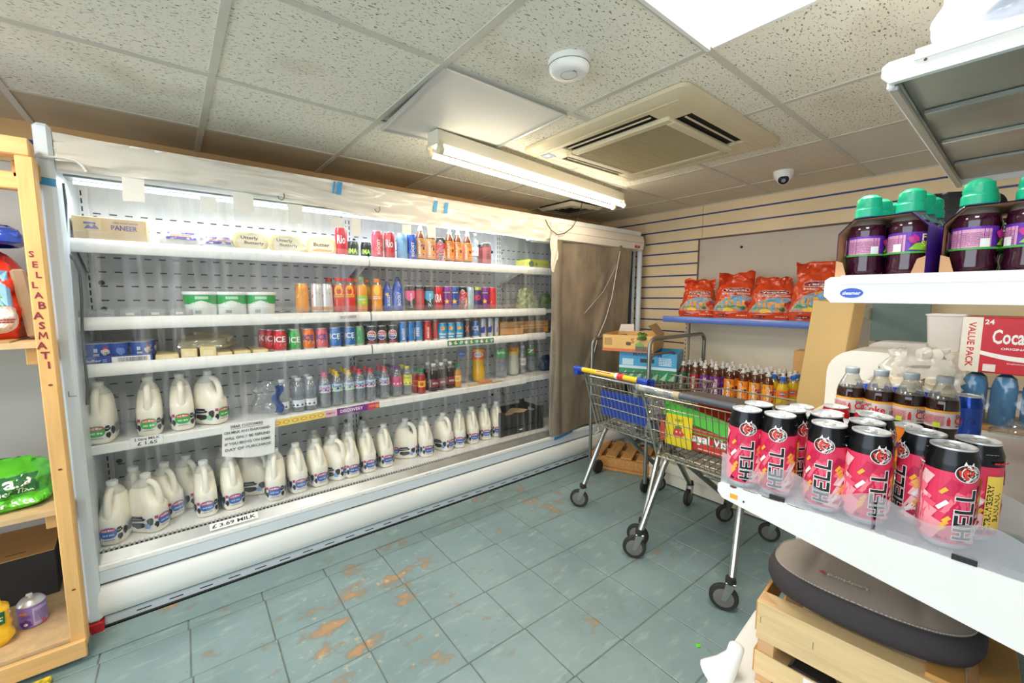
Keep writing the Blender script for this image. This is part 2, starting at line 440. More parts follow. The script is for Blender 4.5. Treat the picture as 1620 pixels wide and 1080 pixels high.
# ceiling: grid and lay-in tiles, one part each
def fissured(name, col, amt=1.0):
    m = bpy.data.materials.new(name); m.use_nodes = True; N, L = nt(m); b = N['Principled BSDF']; b.inputs['Roughness'].default_value = .9
    g = N.new('ShaderNodeNewGeometry').outputs['Position']
    mp = N.new('ShaderNodeMapping'); mp.inputs['Rotation'].default_value = (0, 0, .5); mp.inputs['Scale'].default_value = (1, 2.3, 1); L.new(g, mp.inputs['Vector'])
    n = N.new('ShaderNodeTexNoise'); n.inputs['Scale'].default_value = 74; n.inputs['Detail'].default_value = 2; n.inputs['Distortion'].default_value = .7; L.new(mp.outputs[0], n.inputs['Vector'])
    r = N.new('ShaderNodeMapRange'); r.inputs['From Min'].default_value = .615; r.inputs['From Max'].default_value = .665; r.inputs['To Max'].default_value = amt; L.new(n.outputs[0], r.inputs['Value'])
    n2 = N.new('ShaderNodeTexNoise'); n2.inputs['Scale'].default_value = 2.1; n2.inputs['Detail'].default_value = 3; L.new(g, n2.inputs['Vector'])
    r2 = N.new('ShaderNodeMapRange'); r2.inputs['From Min'].default_value = .6; r2.inputs['From Max'].default_value = .72; r2.inputs['To Max'].default_value = .35; L.new(n2.outputs[0], r2.inputs['Value'])
    x0 = N.new('ShaderNodeMix'); x0.data_type = 'RGBA'; x0.inputs['A'].default_value = (*col, 1); x0.inputs['B'].default_value = (*C('b9ac8c'), 1); L.new(r2.outputs[0], x0.inputs['Factor'])
    x = N.new('ShaderNodeMix'); x.data_type = 'RGBA'; L.new(x0.outputs['Result'], x.inputs['A']); x.inputs['B'].default_value = (*C('7a7565'), 1); L.new(r.outputs[0], x.inputs['Factor']); L.new(x.outputs['Result'], b.inputs['Base Color'])
    bp = N.new('ShaderNodeBump'); bp.invert = True; bp.inputs['Strength'].default_value = .6; bp.inputs['Distance'].default_value = .004; L.new(r.outputs[0], bp.inputs['Height']); L.new(bp.outputs[0], b.inputs['Normal'])
    return m
ctile = fissured('fissured_ceiling_tile', C('f0ecdc')); ctile2 = fissured('fine_ceiling_tile', C('e2d8c4'), .35)
cvinyl = mat('stained_shaded_tile', C('c4b496'), .7, var=.12, vs=3, coords='World', dirt=C('86775c'), ds=1.6, dl=.63)  # brown tone holds both the stains and the shade of this row
cpanel = mat('plain_ceiling_panel', C('d9d9d2'), .5, var=.03, vs=2, coords='World')
gridm = mat('painted_grid_bar', C('cfccbf'), .45, var=.05)
ce = M0(mat('ceiling_void', C('3a3630'), .9)).box(XF, XB + .1, YR, YL + .1, ZC + .03, ZC + .1).build('ceiling'); tag(ce, kind='structure')
GX = [.170 + .6125 * k for k in range(-4, 7)]; GY = [.725 + .605 * k for k in range(-3, 5)]
def cell(x0, x1, y0, y1, m, name='ceiling_tile'):
    return M0(m).box(x0 + .004, x1 - .004, y0 + .004, y1 - .004, ZC - .004, ZC + .012, .002).build(name, ce)
for i in range(len(GX) - 1):
    for j in range(len(GY)):
        x0, x1 = GX[i], min(GX[i + 1], XB); y0 = GY[j]; y1 = GY[j + 1] if j + 1 < len(GY) else YL
        if y1 <= y0 or x0 > XB: continue
        cx, cy = (x0 + x1) / 2, (y0 + y1) / 2
        if i == 5 and j in (2,): continue                      # LED panel cell
        if i == 5 and j == 4: continue                         # blanked fitting
        m = ctile
        if cy > 2.54: m = cvinyl if cx < 1.3 else ctile2
        elif cx > 2.4: m = ctile2
        if (i in (8, 9)) and j in (1, 2) : m = cpanel
        cell(x0, x1, y0, y1, m)
for x in GX:
    if x < XB: M0(gridm).box(x - .012, x + .012, YR, YL, ZC - .008, ZC - .001).build('grid_bar', ce)
for y in GY: M0(gridm).box(XF, XB, y - .0118, y + .0118, ZC - .0078, ZC - .0012).build('grid_bar', ce)
M0(gridm).box(XB - .03, XB - .001, YR, YL, ZC - .012, ZC - .002).build('edge_angle', ce)
# blanked light fitting: a plain sheet sagging in its cell
bf = empty('ceiling_light_blank', (GX[5] + .306, GY[4] + .3, ZC), 0, 'plain white sheet filling a dropped ceiling cell beside the fluorescent tube', 'ceiling panel')
M0(cpanel).grid(lambda u, v: (-.29 + .58 * u, -.285 + .57 * v, -.012 - .03 * (1 - u) * v), 6, 6, flip=True).build('sheet', bf)
M0(mat('aluminium_edge', C('c8cac8'), .35, .6)).bar((-.295, .29, -.045), (.295, .29, -.016), .01, .012).bar((.296, -.29, -.01), (.296, .29, -.016), .012, .012).bar((-.295, -.29, -.01), (-.295, .29, -.045), .01, .012).bar((-.295, -.29, -.01), (.295, -.29, -.01), .01, .012).build('edge_frame', bf)
tag(M0(cpanel).box(GX[5] + .004, GX[6] - .004, GY[4] + .004, GY[5] - .004, ZC + .0, ZC + .012).build('ceiling_tile', ce))

# LED ceiling panels (one in view, the others added out of view as fill light)
def led_panel(cx, cy, label, power, vis):
    t = empty('ceiling_light', (cx, cy, ZC), 0, label, 'light', None)
    M0(mat('white_metal', C('eeeeea'), .35)).bar((-.3, -.295, -.01), (.3, -.295, -.01), .012, .016).bar((-.3, .295, -.01), (.3, .295, -.01), .012, .016).bar((-.295, -.28, -.01), (-.295, .28, -.01), .012, .016).bar((.295, -.28, -.01), (.295, .28, -.01), .012, .016).build('frame', t)
    M0(mat('lit_diffuser', (1, .955, .86), .5, emit=3.0)).box(-.288, .288, -.288, .288, -.012, -.004).build('diffuser', t)
    area('panel_lamp', (0, 0, -.02), (0, 0, 0), .56, .56, power, (1, .955, .88), t)
led_panel(GX[5] + .306, GY[2] + .302, 'lit square ceiling panel beside the smoke detector and air conditioner', 15, True)
for (x, y, wh_) in ((GX[2] + .306, GY[1] + .3, 'towards the shop front'), (GX[2] + .306, GY[5] - .3, 'over the timber rack aisle'), (GX[6] + .306, GY[0] - .3, 'behind the near white shelving')):
    led_panel(x, y, 'added out-of-view fill panel ' + wh_, 13, False)

# smoke detector
wp = mat('white_plastic', C('efeeea'), .35, var=.02)
sd = tag(M0(wp).lathe([(.0, -.049), (.046, -.048), (.060, -.043), (.067, -.034), (.069, -.026), (.071, -.022), (.071, -.004), (.0, -.003)], 36).build('smoke_detector'), 'round white smoke detector on a fissured ceiling tile', 'smoke detector')
sd.location = (1.103, 1.056, ZC)
M0(mat('vent_slot_grey', C('9d9c98'), .6)).lathe([(.0675, -.026), (.0712, -.0245), (.0712, -.0225), (.0675, -.021)], 36).build('vent_ring', sd)
M0(mat('vent_slot_grey', (0, 0, 0))).tube([(.028 * cos(a * .35), .028 * sin(a * .35), -.0485) for a in range(19)], .0009, 4).box(-.012, .004, -.034, -.028, -.0492, -.047).build('test_button', sd)

# air-conditioning cassette
acm = mat('yellowed_plastic', C('d8ccaa'), .4, var=.04, vs=3); acd = mat('duct_dark', C('14120f'), .8)
ac = empty('air_conditioner', (1.985, 1.33, ZC), 0, 'yellowed square air-conditioning cassette set in the ceiling', 'air conditioner')
a_ = .465; i_ = .30
fr = M0(acm)
def ringpts(h, z, r=.04, n=4):
    P = []
    for (sx, sy, a0) in ((1, 1, 0), (-1, 1, 90), (-1, -1, 180), (1, -1, 270)):
        for k in range(n + 1):
            a = radians(a0 + 90 * k / n); P.append((sx * (h - r) + r * cos(a), sy * (h - r) + r * sin(a), z))
    return P
fr.loft([ringpts(a_, -.006), ringpts(a_, -.022), ringpts(a_ - .03, -.034), ringpts(.405, -.036)], cap=False)
# flat ring between louvre slots and the middle, made of four sides with a slot each
fr.box(-.405, .405, -.405, -.375, -.038, -.01).box(-.405, .405, .375, .405, -.038, -.01).box(-.405, -.375, -.375, .375, -.038, -.01).box(.375, .405, -.375, .375, -.038, -.01)
for sx in (-1, 1):
    for sy in (-1, 1): fr.box(min(sx * .25, sx * .375), max(sx * .25, sx * .375), min(sy * .25, sy * .375), max(sy * .25, sy * .375), -.038, -.012, .004)
fr.build('casing', ac)
M0(mat('duct_dark', (0,0,0))).box(-.375, .375, -.375, .375, -.026, -.018).build('duct', ac)
for k in range(4):
    M = Matrix.Rotation(pi / 2 * k, 4, 'Z')
    lv = M0(acm); lv.box(-.24, .24, .336, .345, -.040, -.034, .002, M)
    lv.build('louvre', ac)
pf = M0(acm)
for k in range(4):
    M = Matrix.Rotation(pi / 2 * k, 4, 'Z'); pf.box(-.300, .255, .255, .300, -.052, -.03, .006, M)
pf.build('grille_frame', ac)
gr = M0(mat('grille_bars', C('b3a27a'), .5))
for k in range(34): x = -.252 + .504 * k / 33; gr.box(x - .0016, x + .0016, -.255, .255, -.05, -.036)
for k in range(9): y = -.25 + .5 * k / 8; gr.box(-.255, .255, y - .0016, y + .0016, -.048, -.038)
go = gr.build('intake_grille', ac); M0(mat('dusty_filter', C('4a3e2a'), .9, var=.2, vs=20)).box(-.255, .255, -.255, .255, -.034, -.03).build('filter', ac)
d = Dec().rect(-.035, -.03, .035, .03, ink('2d62a8')).blob(-.005, 0, .016, ink('c8d8ee'), 4).lines(-.03, .012, .03, .025, 2, ink('dfe8f4'))
decal('sticker', d, face_map((-.345, .385, -.0390), (1.3, .2, 0), (-.2, 1.3, 0), (0, 0, -1)), ac)
M0(acm).box(-.01, .02, -.281, -.275, -.0535, -.052).build('badge', ac)

# twin fluorescent batten
pA = at(684, 238, 2, 2.10); pB = at(980, 326, 2, 2.10)
dv = (pB - pA); Lb = dv.length; rz = atan2(dv.y, dv.x); mid = (pA + pB) / 2
fb = empty('fluorescent_light', (mid.x, mid.y, 2.13), rz, 'long lit fluorescent batten with two bare tubes hanging below the ceiling', 'light')
h_ = Lb / 2
M0(mat('batten_cream', C('dcd7c6'), .4)).box(-h_, h_, -.040, .040, -.005, .06, .004).build('batten_body', fb)
bt = mat('tube_glow', (1, .90, .72), .5, emit=7.0)
for y in (-.045, .045):
    M0(bt).tube([(-h_ + .03, y, -.035), (h_ - .03, y, -.035)], .013, 10).build('tube', fb)
    for sx in (-1, 1):
        M0(mat('yellow_plastic_end', C('d9cfb0'), .4)).lathe([(0, -.01), (.018, -.01), (.02, 0), (.018, .012), (0, .012)], 14, Matrix.Translation((sx * (h_ - .012), y, -.035)) @ Matrix.Rotation(pi / 2, 4, 'Y')).box(sx * (h_ - .012) - .012, sx * (h_ - .012) + .012, y - .008, y + .008, -.03, .004).build('lamp_holder', fb)
for y in (-.045, .045): area('tube_lamp', (0, y, -.0495), (0, 0, 0), Lb - .1, .014, 3.2, (1, .80, .54), fb)
for y in (-.062, .062): area('tube_lamp', (0, y, -.035), (radians(100 if y > 0 else -100), 0, 0), Lb - .1, .012, .8, (1, .80, .54), fb)
for x in (-.62, .62): M0(mat('dark_wire', C('2b2724'), .6)).tube([(x, 0, .05), (x, 0, .09)], .002, 5).build('hanger', fb)
wr = M0(mat('dark_wire', (0, 0, 0)))
for k in range(5):
    x = .05 + .03 * k; wr.tube([(x, .04, .04), (x + .03 * sin(k * 2.1), .08, .06), (x + .05 * cos(k), .05, .087)], .0022, 5)
for k in range(4):
    x = -.35 + .02 * k; wr.tube([(x, .04, .045), (x + .03, .075, .07 - .006 * k), (x + .08, .045, .087)], .0022, 5)
wr.build('loose_wires', fb)
# black cable looping down to the cabinet top
tag(M0(mat('dark_wire', (0, 0, 0))).tube([at(px, py, 1, 2.30) for px, py in ((921, 318), (919, 330), (914, 345), (905, 360), (893, 369), (882, 371), (872, 364), (866, 355), (863, 347))], .0035, 6).build('power_cable'), 'thin black cable looping from the fluorescent light to the cabinet top', 'cable')

# dome camera
dc = empty('security_camera', (3.07, 1.06, ZC), 0, 'small white dome security camera with a black lens on the ceiling', 'camera')
M0(wp).lathe([(0, -.062), (.035, -.060), (.052, -.04), (.056, -.02), (.058, -.004), (0, -.004)], 28).build('mount', dc)
Mq = Matrix.Translation((-.014, -.006, -.052)) @ Vector((-.8, -.3, -.6)).to_track_quat('Z', 'Y').to_matrix().to_4x4()
M0(wp).lathe([(0, -.03), (.03, -.02), (.037, 0), (.034, .014), (0, .016)], 24, Mq).build('ball', dc)
ln = M0(mat('black_gloss', C('15171c'), .12)).lathe([(0, .03), (.012, .031), (.029, .02), (.03, .012), (0, .011)], 24, Mq)
ln.use(mat('lens_grey', C('8b95a0'), .15)).lathe([(0, .0345), (.011, .033), (.0125, .0305), (0, .030)], 20, Mq); ln.build('lens', dc)

# square ceiling diffuser over the cabinet's end
vd = empty('ceiling_vent', (2.78, 2.62, ZC), 0, 'square louvred ceiling vent above the corner of the refrigerated cabinet', 'vent')
for k, h in enumerate((.2, .155, .11, .065)):
    r = M0(mat('vent_cream', C('ddd3bd'), .5))
    for q in range(4):
        M = Matrix.Rotation(pi / 2 * q, 4, 'Z'); r.add([(-h, h, -.02), (h, h, -.02), (h - .03, h - .03, -.045 + .006 * k), (-h + .03, h - .03, -.045 + .006 * k)], [(0, 1, 2, 3)], M)
    r.build('frame' if k == 0 else 'vane', vd)
M0(acd).box(-.19, .19, -.19, .19, -.012, -.006).build('duct', vd)
# ================================================================= REFRIGERATED CABINET
FX0, FX1 = -.350, 3.50
white = mat('white_enamel', C('eef0ee'), .32, var=.03, vs=4, dirt=C('c9cbc8'), ds=7, dl=.68)
bluegrey = mat('bluegrey_enamel', C('d3dde4'), .38, var=.03, vs=5)
inner = mat('grey_enamel_lining', C('eef1f2'), .4, var=.04, vs=3)
steel = mat('scuffed_steel', C('b9bcbb'), .35, .75, var=.12, vs=9)
darkm = mat('slot_black', C('1d2022'), .7)
fr_ = empty('open_fridge', (1.56, 2.6, 0), 0, 'long open-front refrigerated cabinet of white shelves along the wall', 'fridge')
def fp(mb, name, **k): return mb.build(name, fr_, world=True, **k)
e1 = M0(bluegrey).box(FX0, -.302, 2.335, 2.96, .075, 2.055, .012); fp(e1, 'end_panel')
e2 = M0(bluegrey).box(3.462, 3.478, 2.42, 2.96, .05, 1.99, .004)
e2.tube([(3.478, 2.375, .03), (3.478, 2.375, 1.90), (3.474, 2.39, 1.965), (3.465, 2.44, 1.995), (3.45, 2.55, 2.0)], .024, 10); fp(e2, 'end_panel')
d = Dec().rect(-.0, -.011, .06, .011, ink('2a95cf')); decal('blue_tape', Dec().rect(-.0245, -.014, .0245, .014, ink('2a95cf')), face_map((-.326, 2.3345, 1.845), (1, 0, -.12), (.12, 0, 1), (0, -1, 0)), fr_, world=True)
d = Dec(); d.rect(-.018, .0, -.016, .022, ink('404448')).rect(-.018, 0, .004, .002, ink('404448')); decal('pen_mark', d, face_map((-.312, 2.3345, 1.033), (1, 0, 0), (0, 0, 1), (0, -1, 0)), fr_, world=True)
bk = M0(inner).box(-.32, 3.465, 2.90, 2.96, .30, 2.0).box(-.32, 3.465, 2.36, 2.96, 1.995, 2.03); fp(bk, 'back_panel')
sl = M0(darkm); z = .42
while z < 1.86:
    for b in range(3):
        x = -.262 + 1.25 * b
        while x < -.262 + 1.25 * b + 1.12:
            sl.add([(x, 2.8995, z), (x + .028, 2.8995, z), (x + .028, 2.8995, z + .006), (x, 2.8995, z + .006)], [(0, 1, 2, 3)]); x += .058
    z += .07
o = fp(sl, 'back_slot', smooth=0); o['kind'] = 'stuff'
for x in (-.305, .935, 2.18, 3.43):
    u = M0(inner).box(x - .032, x + .032, 2.868, 2.898, .3, 1.98, .003)
    u.use(darkm); z = .42
    while z < 1.9:
        for sx in (-.011, .011): u.add([(x + sx - .003, 2.8675, z), (x + sx + .003, 2.8675, z), (x + sx + .003, 2.8675, z + .024), (x + sx - .003, 2.8675, z + .024)], [(0, 1, 2, 3)])
        z += .036
    for z in (1.80, 1.49, 1.36, .92, .58):
        for sx in (-.05, .05): u.lathe([(0, 0), (.012, 0), (.012, .002), (0, .002)], 12, Matrix.Translation((x + sx * 1.0, 2.8985, z)) @ Matrix.Rotation(pi / 2, 4, 'X'))
    fp(u, 'upright')
SH = [1.652, 1.325, 1.125, .775]
# shelves: three bays on four levels, rounded price lip in front
bays = [(-.312, .930), (.940, 2.175), (2.185, 3.44)]
for li, z in enumerate(SH):
    for bi, (x0, x1) in enumerate(bays):
        yl = 2.505 if bi < 2 else 2.53
        s_ = M0(inner if li < 3 else inner).box(x0, x1, yl + .01, 2.895, z - .022, z, .003)
        for xx in (x0 + .02, x1 - .02): s_.add([(xx, 2.89, z - .022), (xx, 2.56, z - .022), (xx, 2.89, z - .13)], [(0, 1, 2)])
        so = s_.build('shelf', fr_, world=True)
        lip = M0(white); ll = x1 - .0 if bi < 2 else (x0 + .22 if li in (1, 2) else x1)
        prof = [(yl + .012, z + .008), (yl + .002, z + .010), (yl - .006, z + .002), (yl - .012, z - .018), (yl - .012, z - .036), (yl - .006, z - .046), (yl + .008, z - .048), (yl + .014, z - .04)]
        if li == 3: prof = [(yl + .012, z + .004), (yl, z + .004), (yl - .004, z - .0), (yl - .005, z - .034), (yl, z - .038), (yl + .012, z - .036), (yl + .014, z - .03), (yl + .014, z - .01)]
        lip.loft([[(x0, a, c) for a, c in prof], [(ll, a, c) for a, c in prof]])
        if ll < x1: lip.box(ll, x1, yl, yl + .014, z - .03, z)
        lip.build('price_rail', so, world=True)
        if li == 1 or li == 0:    # clear upstand along the shelf front
            g_ = M0(clear_mat('clear_acrylic', haze=.05)).box(x0 + .01, x1 - .01, yl + .012, yl + .015, z + .002, z + .045); g_.build('upstand', so, world=True)
# sticker strips on the lips
def strip(name, px0, px1, py0, py1, d, y, par, tilt=0.0):
    a = at(px0, py0, 1, y); b_ = at(px1, py1, 1, y); m_ = (a + b_) / 2; L_ = (b_ - a).length
    return decal(name, d(L_), face_map(m_, b_ - a, (0, 0, 1), (0, -1, 0)), fr_, world=True)
def yel(L):
    d = Dec().rect(-L / 2, -.019, L / 2, .019, ink('f2d75a'))
    for k in range(6): d.ell(-L / 2 + L * (k + .5) / 6, 0, .016, .009, ink('d8604a')).ell(-L / 2 + L * (k + .5) / 6, 0, .012, .006, ink('f3e08a'))
    return d
strip('yellow_shelf_strip', 431, 514, 671, 655, yel, 2.4995, None)
def pur(L):
    d = Dec().rect(-L / 2, -.02, L / 2, .02, ink('7a2c86')).rect(-L / 2, -.02, -L / 2 + L * .2, .02, ink('e7b7c4')).text('VIMTO', -L * .41, 0, ink('a8285c'), w=L * .16)
    return d.text('DISCOVERY', -.03 * L, .001, ink('f4eef6'), w=L * .42).rect(L * .27, -.02, L / 2, .02, ink('d23a6a')).text('NEW', L * .36, .002, ink('f7b23a'), w=L * .12).ell(L * .46, -.002, .012, .012, ink('f29a2a'))
strip('purple_shelf_strip', 515, 600, 655, 640, pur, 2.4990, None)
def grn(L):
    d = Dec().rect(-L / 2, -.018, L / 2, .018, ink('3f8a6c'))
    for k in range(9):
        x = -L / 2 + L * (k + .5) / 9; d.blob(x, 0, .014, ink(('e8efe6', 'f0d9a0', 'a7d4c8')[k % 3]), k).blob(x + .01, .004, .006, ink(('d0694a', '2d6a4a', 'e7e2b0')[k % 3]), k + 9)
    return d
strip('green_shelf_strip', 708, 781, 543, 538, grn, 2.4910, None)
def wst(L): return Dec().rect(-L / 2, -.012, L / 2, .012, ink('e6e6ea')).lines(-L / 2 + .01, -.008, L / 2 - .02, .008, 3, ink('8c5a5e'))
strip('white_shelf_strip', 535, 569, 502, 500, wst, 2.4885, None)
# handwritten price tickets and the big paper notice
inkb = ink('2c2c34')
def ticket(L): return Dec().rect(-L / 2, -.022, L / 2, .022, ink('f3f4f2')).text('2 litre MILK', 0, .011, inkb, w=L * .8, h=.012).text('£ 1.65', 0, -.009, inkb, w=L * .62, h=.016)
strip('price_ticket', 207, 258, 701, 693, ticket, 2.4982, None)
d = Dec().rect(-.13, -.02, .13, .02, ink('eef0ef')).text('£ 3.69 MILK', 0, 0, inkb, w=.2, h=.02)
nt_ = tag(M0(mat('paper_white', C('f4f4f0'), .7)).grid(lambda u, v: (-.115 + .23 * u + .012 * v, .004 * sin(3 * u + 2 * v), (-.085 - .035 * sin(u * 2.2)) * (1 - v) + .075 * v - .006 * u), 10, 8).build('paper_notice'), 'torn white paper notice in black handwriting stuck under the milk shelf', 'notice')
pn = at(392, 688, 1, 2.488); nt_.location = pn
dn = Dec(); rows = ['DEAR CUSTOMERS', 'ON MILK AND DAIRY/AND', 'WILL ONLY BE REFUND', 'IF YOU BRING ON SAME', 'DAY OF PURCHASE']
for k, t in enumerate(rows): dn.text(t, .0, .056 - .029 * k, ink('50505a'), w=.2 if k else .14, h=.014)
dn.rect(-.07, .043, .07, .0445, inkb)
decal('handwriting', dn, lambda s, z, l: (s, -.0035 - l + .004 * sin(3 * (s + .115) / .23 + 2 * .5) , z), nt_, ds=.03)
# deck, grille, steel front and kick plates: the profile runs the whole length
dk = M0(white).box(-.318, 3.462, 2.452, 2.90, .305, .33, .003); fp(dk, 'deck')
gl = M0(darkm).box(-.318, 3.462, 2.405, 2.452, .315, .322); gl.use(mat('grille_steel', C('cfd2d2'), .4, .5)); x = -.31
while x < 3.46: gl.box(x, x + .0065, 2.404, 2.453, .322, .3315); x += .0165
o = fp(gl, 'return_air_grille', smooth=0)
def front(name, prof, m, x0=-.316, x1=3.462):
    mb = M0(m); mb.loft([[(x0, a, c) for a, c in prof], [(x1, a, c) for a, c in prof]]); return fp(mb, name)
front('front_sill', [(2.406, .300), (2.406, .336), (2.40, .337), (2.372, .302), (2.372, .29)], steel)
chip = mat('chipped_white_edge', C('f0f1ef'), .5, var=.03, dirt=C('8a8a86'), ds=16, dl=.60, stretch=(1, 4, 4))
front('edge_strip', [(2.40, .27), (2.40, .303), (2.368, .303), (2.362, .297), (2.362, .28), (2.37, .27)], chip)
front('upper_fascia', [(2.40, .222), (2.40, .275), (2.364, .275), (2.361, .225)], bluegrey)
pr = [(2.42, .075)] + [(2.366 - .030 * sin(a * pi / 8) ** .7, .148 - .066 * cos(a * pi / 8)) for a in range(9)] + [(2.42, .214)]
front('bumper', pr, white)
front('slotted_kick', [(2.42, .034), (2.368, .034), (2.374, .072), (2.42, .072)], bluegrey)
front('kick_plate', [(2.42, .003), (2.352, .003), (2.352, .036), (2.42, .036)], chip)
ks = M0(darkm); x = -.2
while x < 3.4: ks.add([(x, 2.3695, .048), (x + .05, 2.3695, .048), (x + .05, 2.3698, .053), (x, 2.3698, .053)], [(0, 1, 2, 3)]); x += .112
ks.add([(-.316, 2.372, .0725), (3.46, 2.372, .0725), (3.46, 2.372, .0765), (-.316, 2.372, .0765)], [(0, 1, 2, 3)]); ks.add([(-.316, 2.3595, .2205), (3.46, 2.3595, .2205), (3.46, 2.3595, .224), (-.316, 2.3595, .224)], [(0, 1, 2, 3)])
fp(ks, 'kick_slot', smooth=0)['kind'] = 'stuff'
M0(mat('torn_white_board', C('e6e2da'), .7, dirt=C('b07a50'), ds=5, dl=.6)).add([(2.05, 2.30, .004), (3.3, 2.30, .004), (3.3, 2.351, .03), (2.0, 2.351, .03), (2.02, 2.32, .01)], [(0, 1, 2, 3, 4)]).build('torn_kick_board', fr_, world=True)
M0(mat('red_rubber', C('c3202a'), .5, var=.1)).box(-.352, -.300, 2.335, 2.38, .030, .074, .005).build('foot', fr_, world=True)
M0(mat('chipped_base', C('b9b4aa'), .8)).box(-.355, -.296, 2.34, 2.40, .002, .029, .004).build('foot_pad', fr_, world=True)
decal('price_ticket', Dec().rect(-.1, -.017, .1, .017, ink('eef0ef')).text('£ 3.69 MILK', 0, 0, inkb, w=.18, h=.018), face_map(at(371, 824, 1, 2.386), (1, 0, 0), (0, .034, .035), (0, -.035, .034)), fr_, world=True, eps=.001)
# canopy, light tube, cassette
front('canopy', [(2.43, 1.90), (2.50, 2.02), (2.375, 2.03), (2.372, 1.905), (2.38, 1.90)], white, -.318, 2.27)
ct = front('light_housing', [(2.60, 1.905), (2.60, 1.92), (2.50, 1.92), (2.50, 1.905)], mat('housing_grey', C('7c8488'), .5))
M0(mat('cool_tube_glow', (.86, .95, 1), .5, emit=8)).tube([(-.28, 2.55, 1.893), (2.2, 2.55, 1.893)], .006, 8).build('light_tube', fr_, world=True)
area('shelf_lamp', (.96, 2.55, 1.886), (radians(0), 0, 0), 2.45, .010, 9.5, (.88, .95, 1.0))
area('shelf_lamp', (2.85, 2.50, 1.86), (radians(15), 0, 0), 1.1, .014, 1.0, (.9, .95, 1.0))
pr = [(2.52, 2.0), (2.38, 2.0), (2.335, 1.985), (2.32, 1.95), (2.32, 1.905), (2.33, 1.865), (2.36, 1.855), (2.52, 1.855)]
cas = M0(mat('cream_cassette', C('ece6da'), .38, var=.02)); cas.loft([[(2.24, a, c) for a, c in pr], [(3.46, a, c) for a, c in pr]]); cas.use(darkm); cas.add([(2.3, 2.3195, 1.921), (3.45, 2.3195, 1.921), (3.45, 2.3195, 1.923), (2.3, 2.3195, 1.923)], [(0, 1, 2, 3)]); fp(cas, 'blind_cassette')
decal('red_badge', Dec().rect(-.04, -.012, .04, .012, ink('a8242c')).bars(-.02, -.006, .02, .006, ink('e8c8c8'), 5), face_map((3.36, 2.3225, 1.885), (1, 0, 0), (0, 0, 1), (0, -1, 0)), fr_, world=True)
fp(M0(bluegrey).box(2.18, 2.27, 2.40, 2.52, 1.86, 2.0, .004), 'corner_bracket')
# inner side of the far end
fp(M0(mat('dark_lining', C('4a5058'), .5)).box(3.445, 3.461, 2.44, 2.9, .33, 1.99), 'side_lining')

# crumpled plastic wrapped over the canopy
cloudy = mat('cloudy_plastic_wrap', C('e0dace'), .28, var=.03, coat=.4, alpha=.93)
def wrapf(u, v):
    x = -.30 + 2.58 * u
    n = noise.noise(Vector((x * 3, v * 2.5, 1))) * .026 + noise.noise(Vector((x * 7, v * 11, 4))) * .012 + noise.noise(Vector((x * 2.2, v * 16, 9))) * .012
    if v < .18: y = 2.50 - .13 * v / .18; z = 2.034
    else:
        q = (v - .18) / .82
        sag = .02 * sin(x * 5) + .02 * noise.noise(Vector((x * 1.7, 0, 7)))
        bot = 1.905 - .052 * max(0, min(1, (x - .45) / .7)) + sag * .5
        y = 2.362 - .008 * sin(q * pi) ; z = 2.03 + (bot - 2.03) * q
    return (x, y - abs(n), z + n * .3 * (v > .2))
wm = M0(cloudy); wm.grid(wrapf, 150, 16, flip=True)
wrap = tag(wm.build('plastic_wrap', smooth=80), 'crumpled cloudy plastic sheet taped over the top edge of the refrigerated cabinet', 'plastic sheet')
M0(cloudy).grid(lambda u, v: (2.245 + .075 * u + .006 * sin(v * 9), 2.31 - .012 * noise.noise(Vector((u * 4, v * 5, 2))), 2.0 - (.34 + .05 * sin(u * 5)) * v), 8, 18, flip=True).build('hanging_flap', wrap, smooth=70)
blue_t = ink('2a95cf')
for px, py in ((528, 296), (537, 297), (689, 325), (706, 328)):
    p = at(px, py, 1, 2.34); decal('tape', Dec().rect(-.012 if px > 530 else -.004, -.035, .012 if px > 530 else .006, .03, blue_t), face_map(p, (1, 0, 0), (.15, 0, 1), (0, -1, 0)), wrap)
for px, py, ww, hh in ((212, 300, .034, .045), (330, 323, .03, .03), (385, 320, .04, .04), (388, 330, .02, .02), (467, 338, .035, .045), (533, 352, .03, .025), (563, 358, .025, .045), (643, 362, .03, .03), (682, 362, .03, .05)):
    p = at(px, py, 1, 2.358); rn = random.Random(px)
    M0(mat('masking_tape', C('e9e7de'), .6, var=.04)).add([(p.x - ww / 1, 2.355, p.z + hh), (p.x + ww / 1, 2.355, p.z + hh), (p.x + ww * rn.uniform(.8, 1.1), 2.357, p.z - hh), (p.x - ww * rn.uniform(.7, 1.1), 2.357, p.z - hh * 1.1)], [(0, 3, 2, 1)]).build('tape_tab', wrap)
for px, py in ((445, 312), (597, 332)):
    p = at(px, py, 1, 2.345)
    tag(M0(mat('rusty_wire', C('6b5234'), .5, .6)).tube([p + Vector((.012, 0, .02)), p + Vector((.013, -.004, 0)), p + Vector((.002, -.006, -.014)), p + Vector((-.012, -.004, -.008)), p + Vector((-.014, 0, .004))], .002, 6).build('wire_hook'), 'small bent wire hook on the plastic over the ' + ('butter tubs' if px < 500 else 'tall red cans'), 'hook')
wc = tag(M0(mat('white_cable', C('dcdcd6'), .5)).tube([at(px, py, 1, 2.325) for px, py in ((48, 246), (75, 248), (100, 250), (120, 254), (130, 262), (137, 272))], .005, 8).build('white_cable'), 'short white cable taped across the left top corner of the cabinet', 'cable')
wc2 = tag(M0(mat('grey_cable', C('4a5252'), .5)).tube([at(px, py, 1, 2.47) for px, py in ((100, 290), (104, 320), (104, 370), (106, 400), (118, 412), (126, 430), (129, 470), (130, 520), (133, 560), (138, 610), (138, 640))], .005, 8).build('grey_cable'), 'dark grey cable running down inside the left end of the cabinet', 'cable')

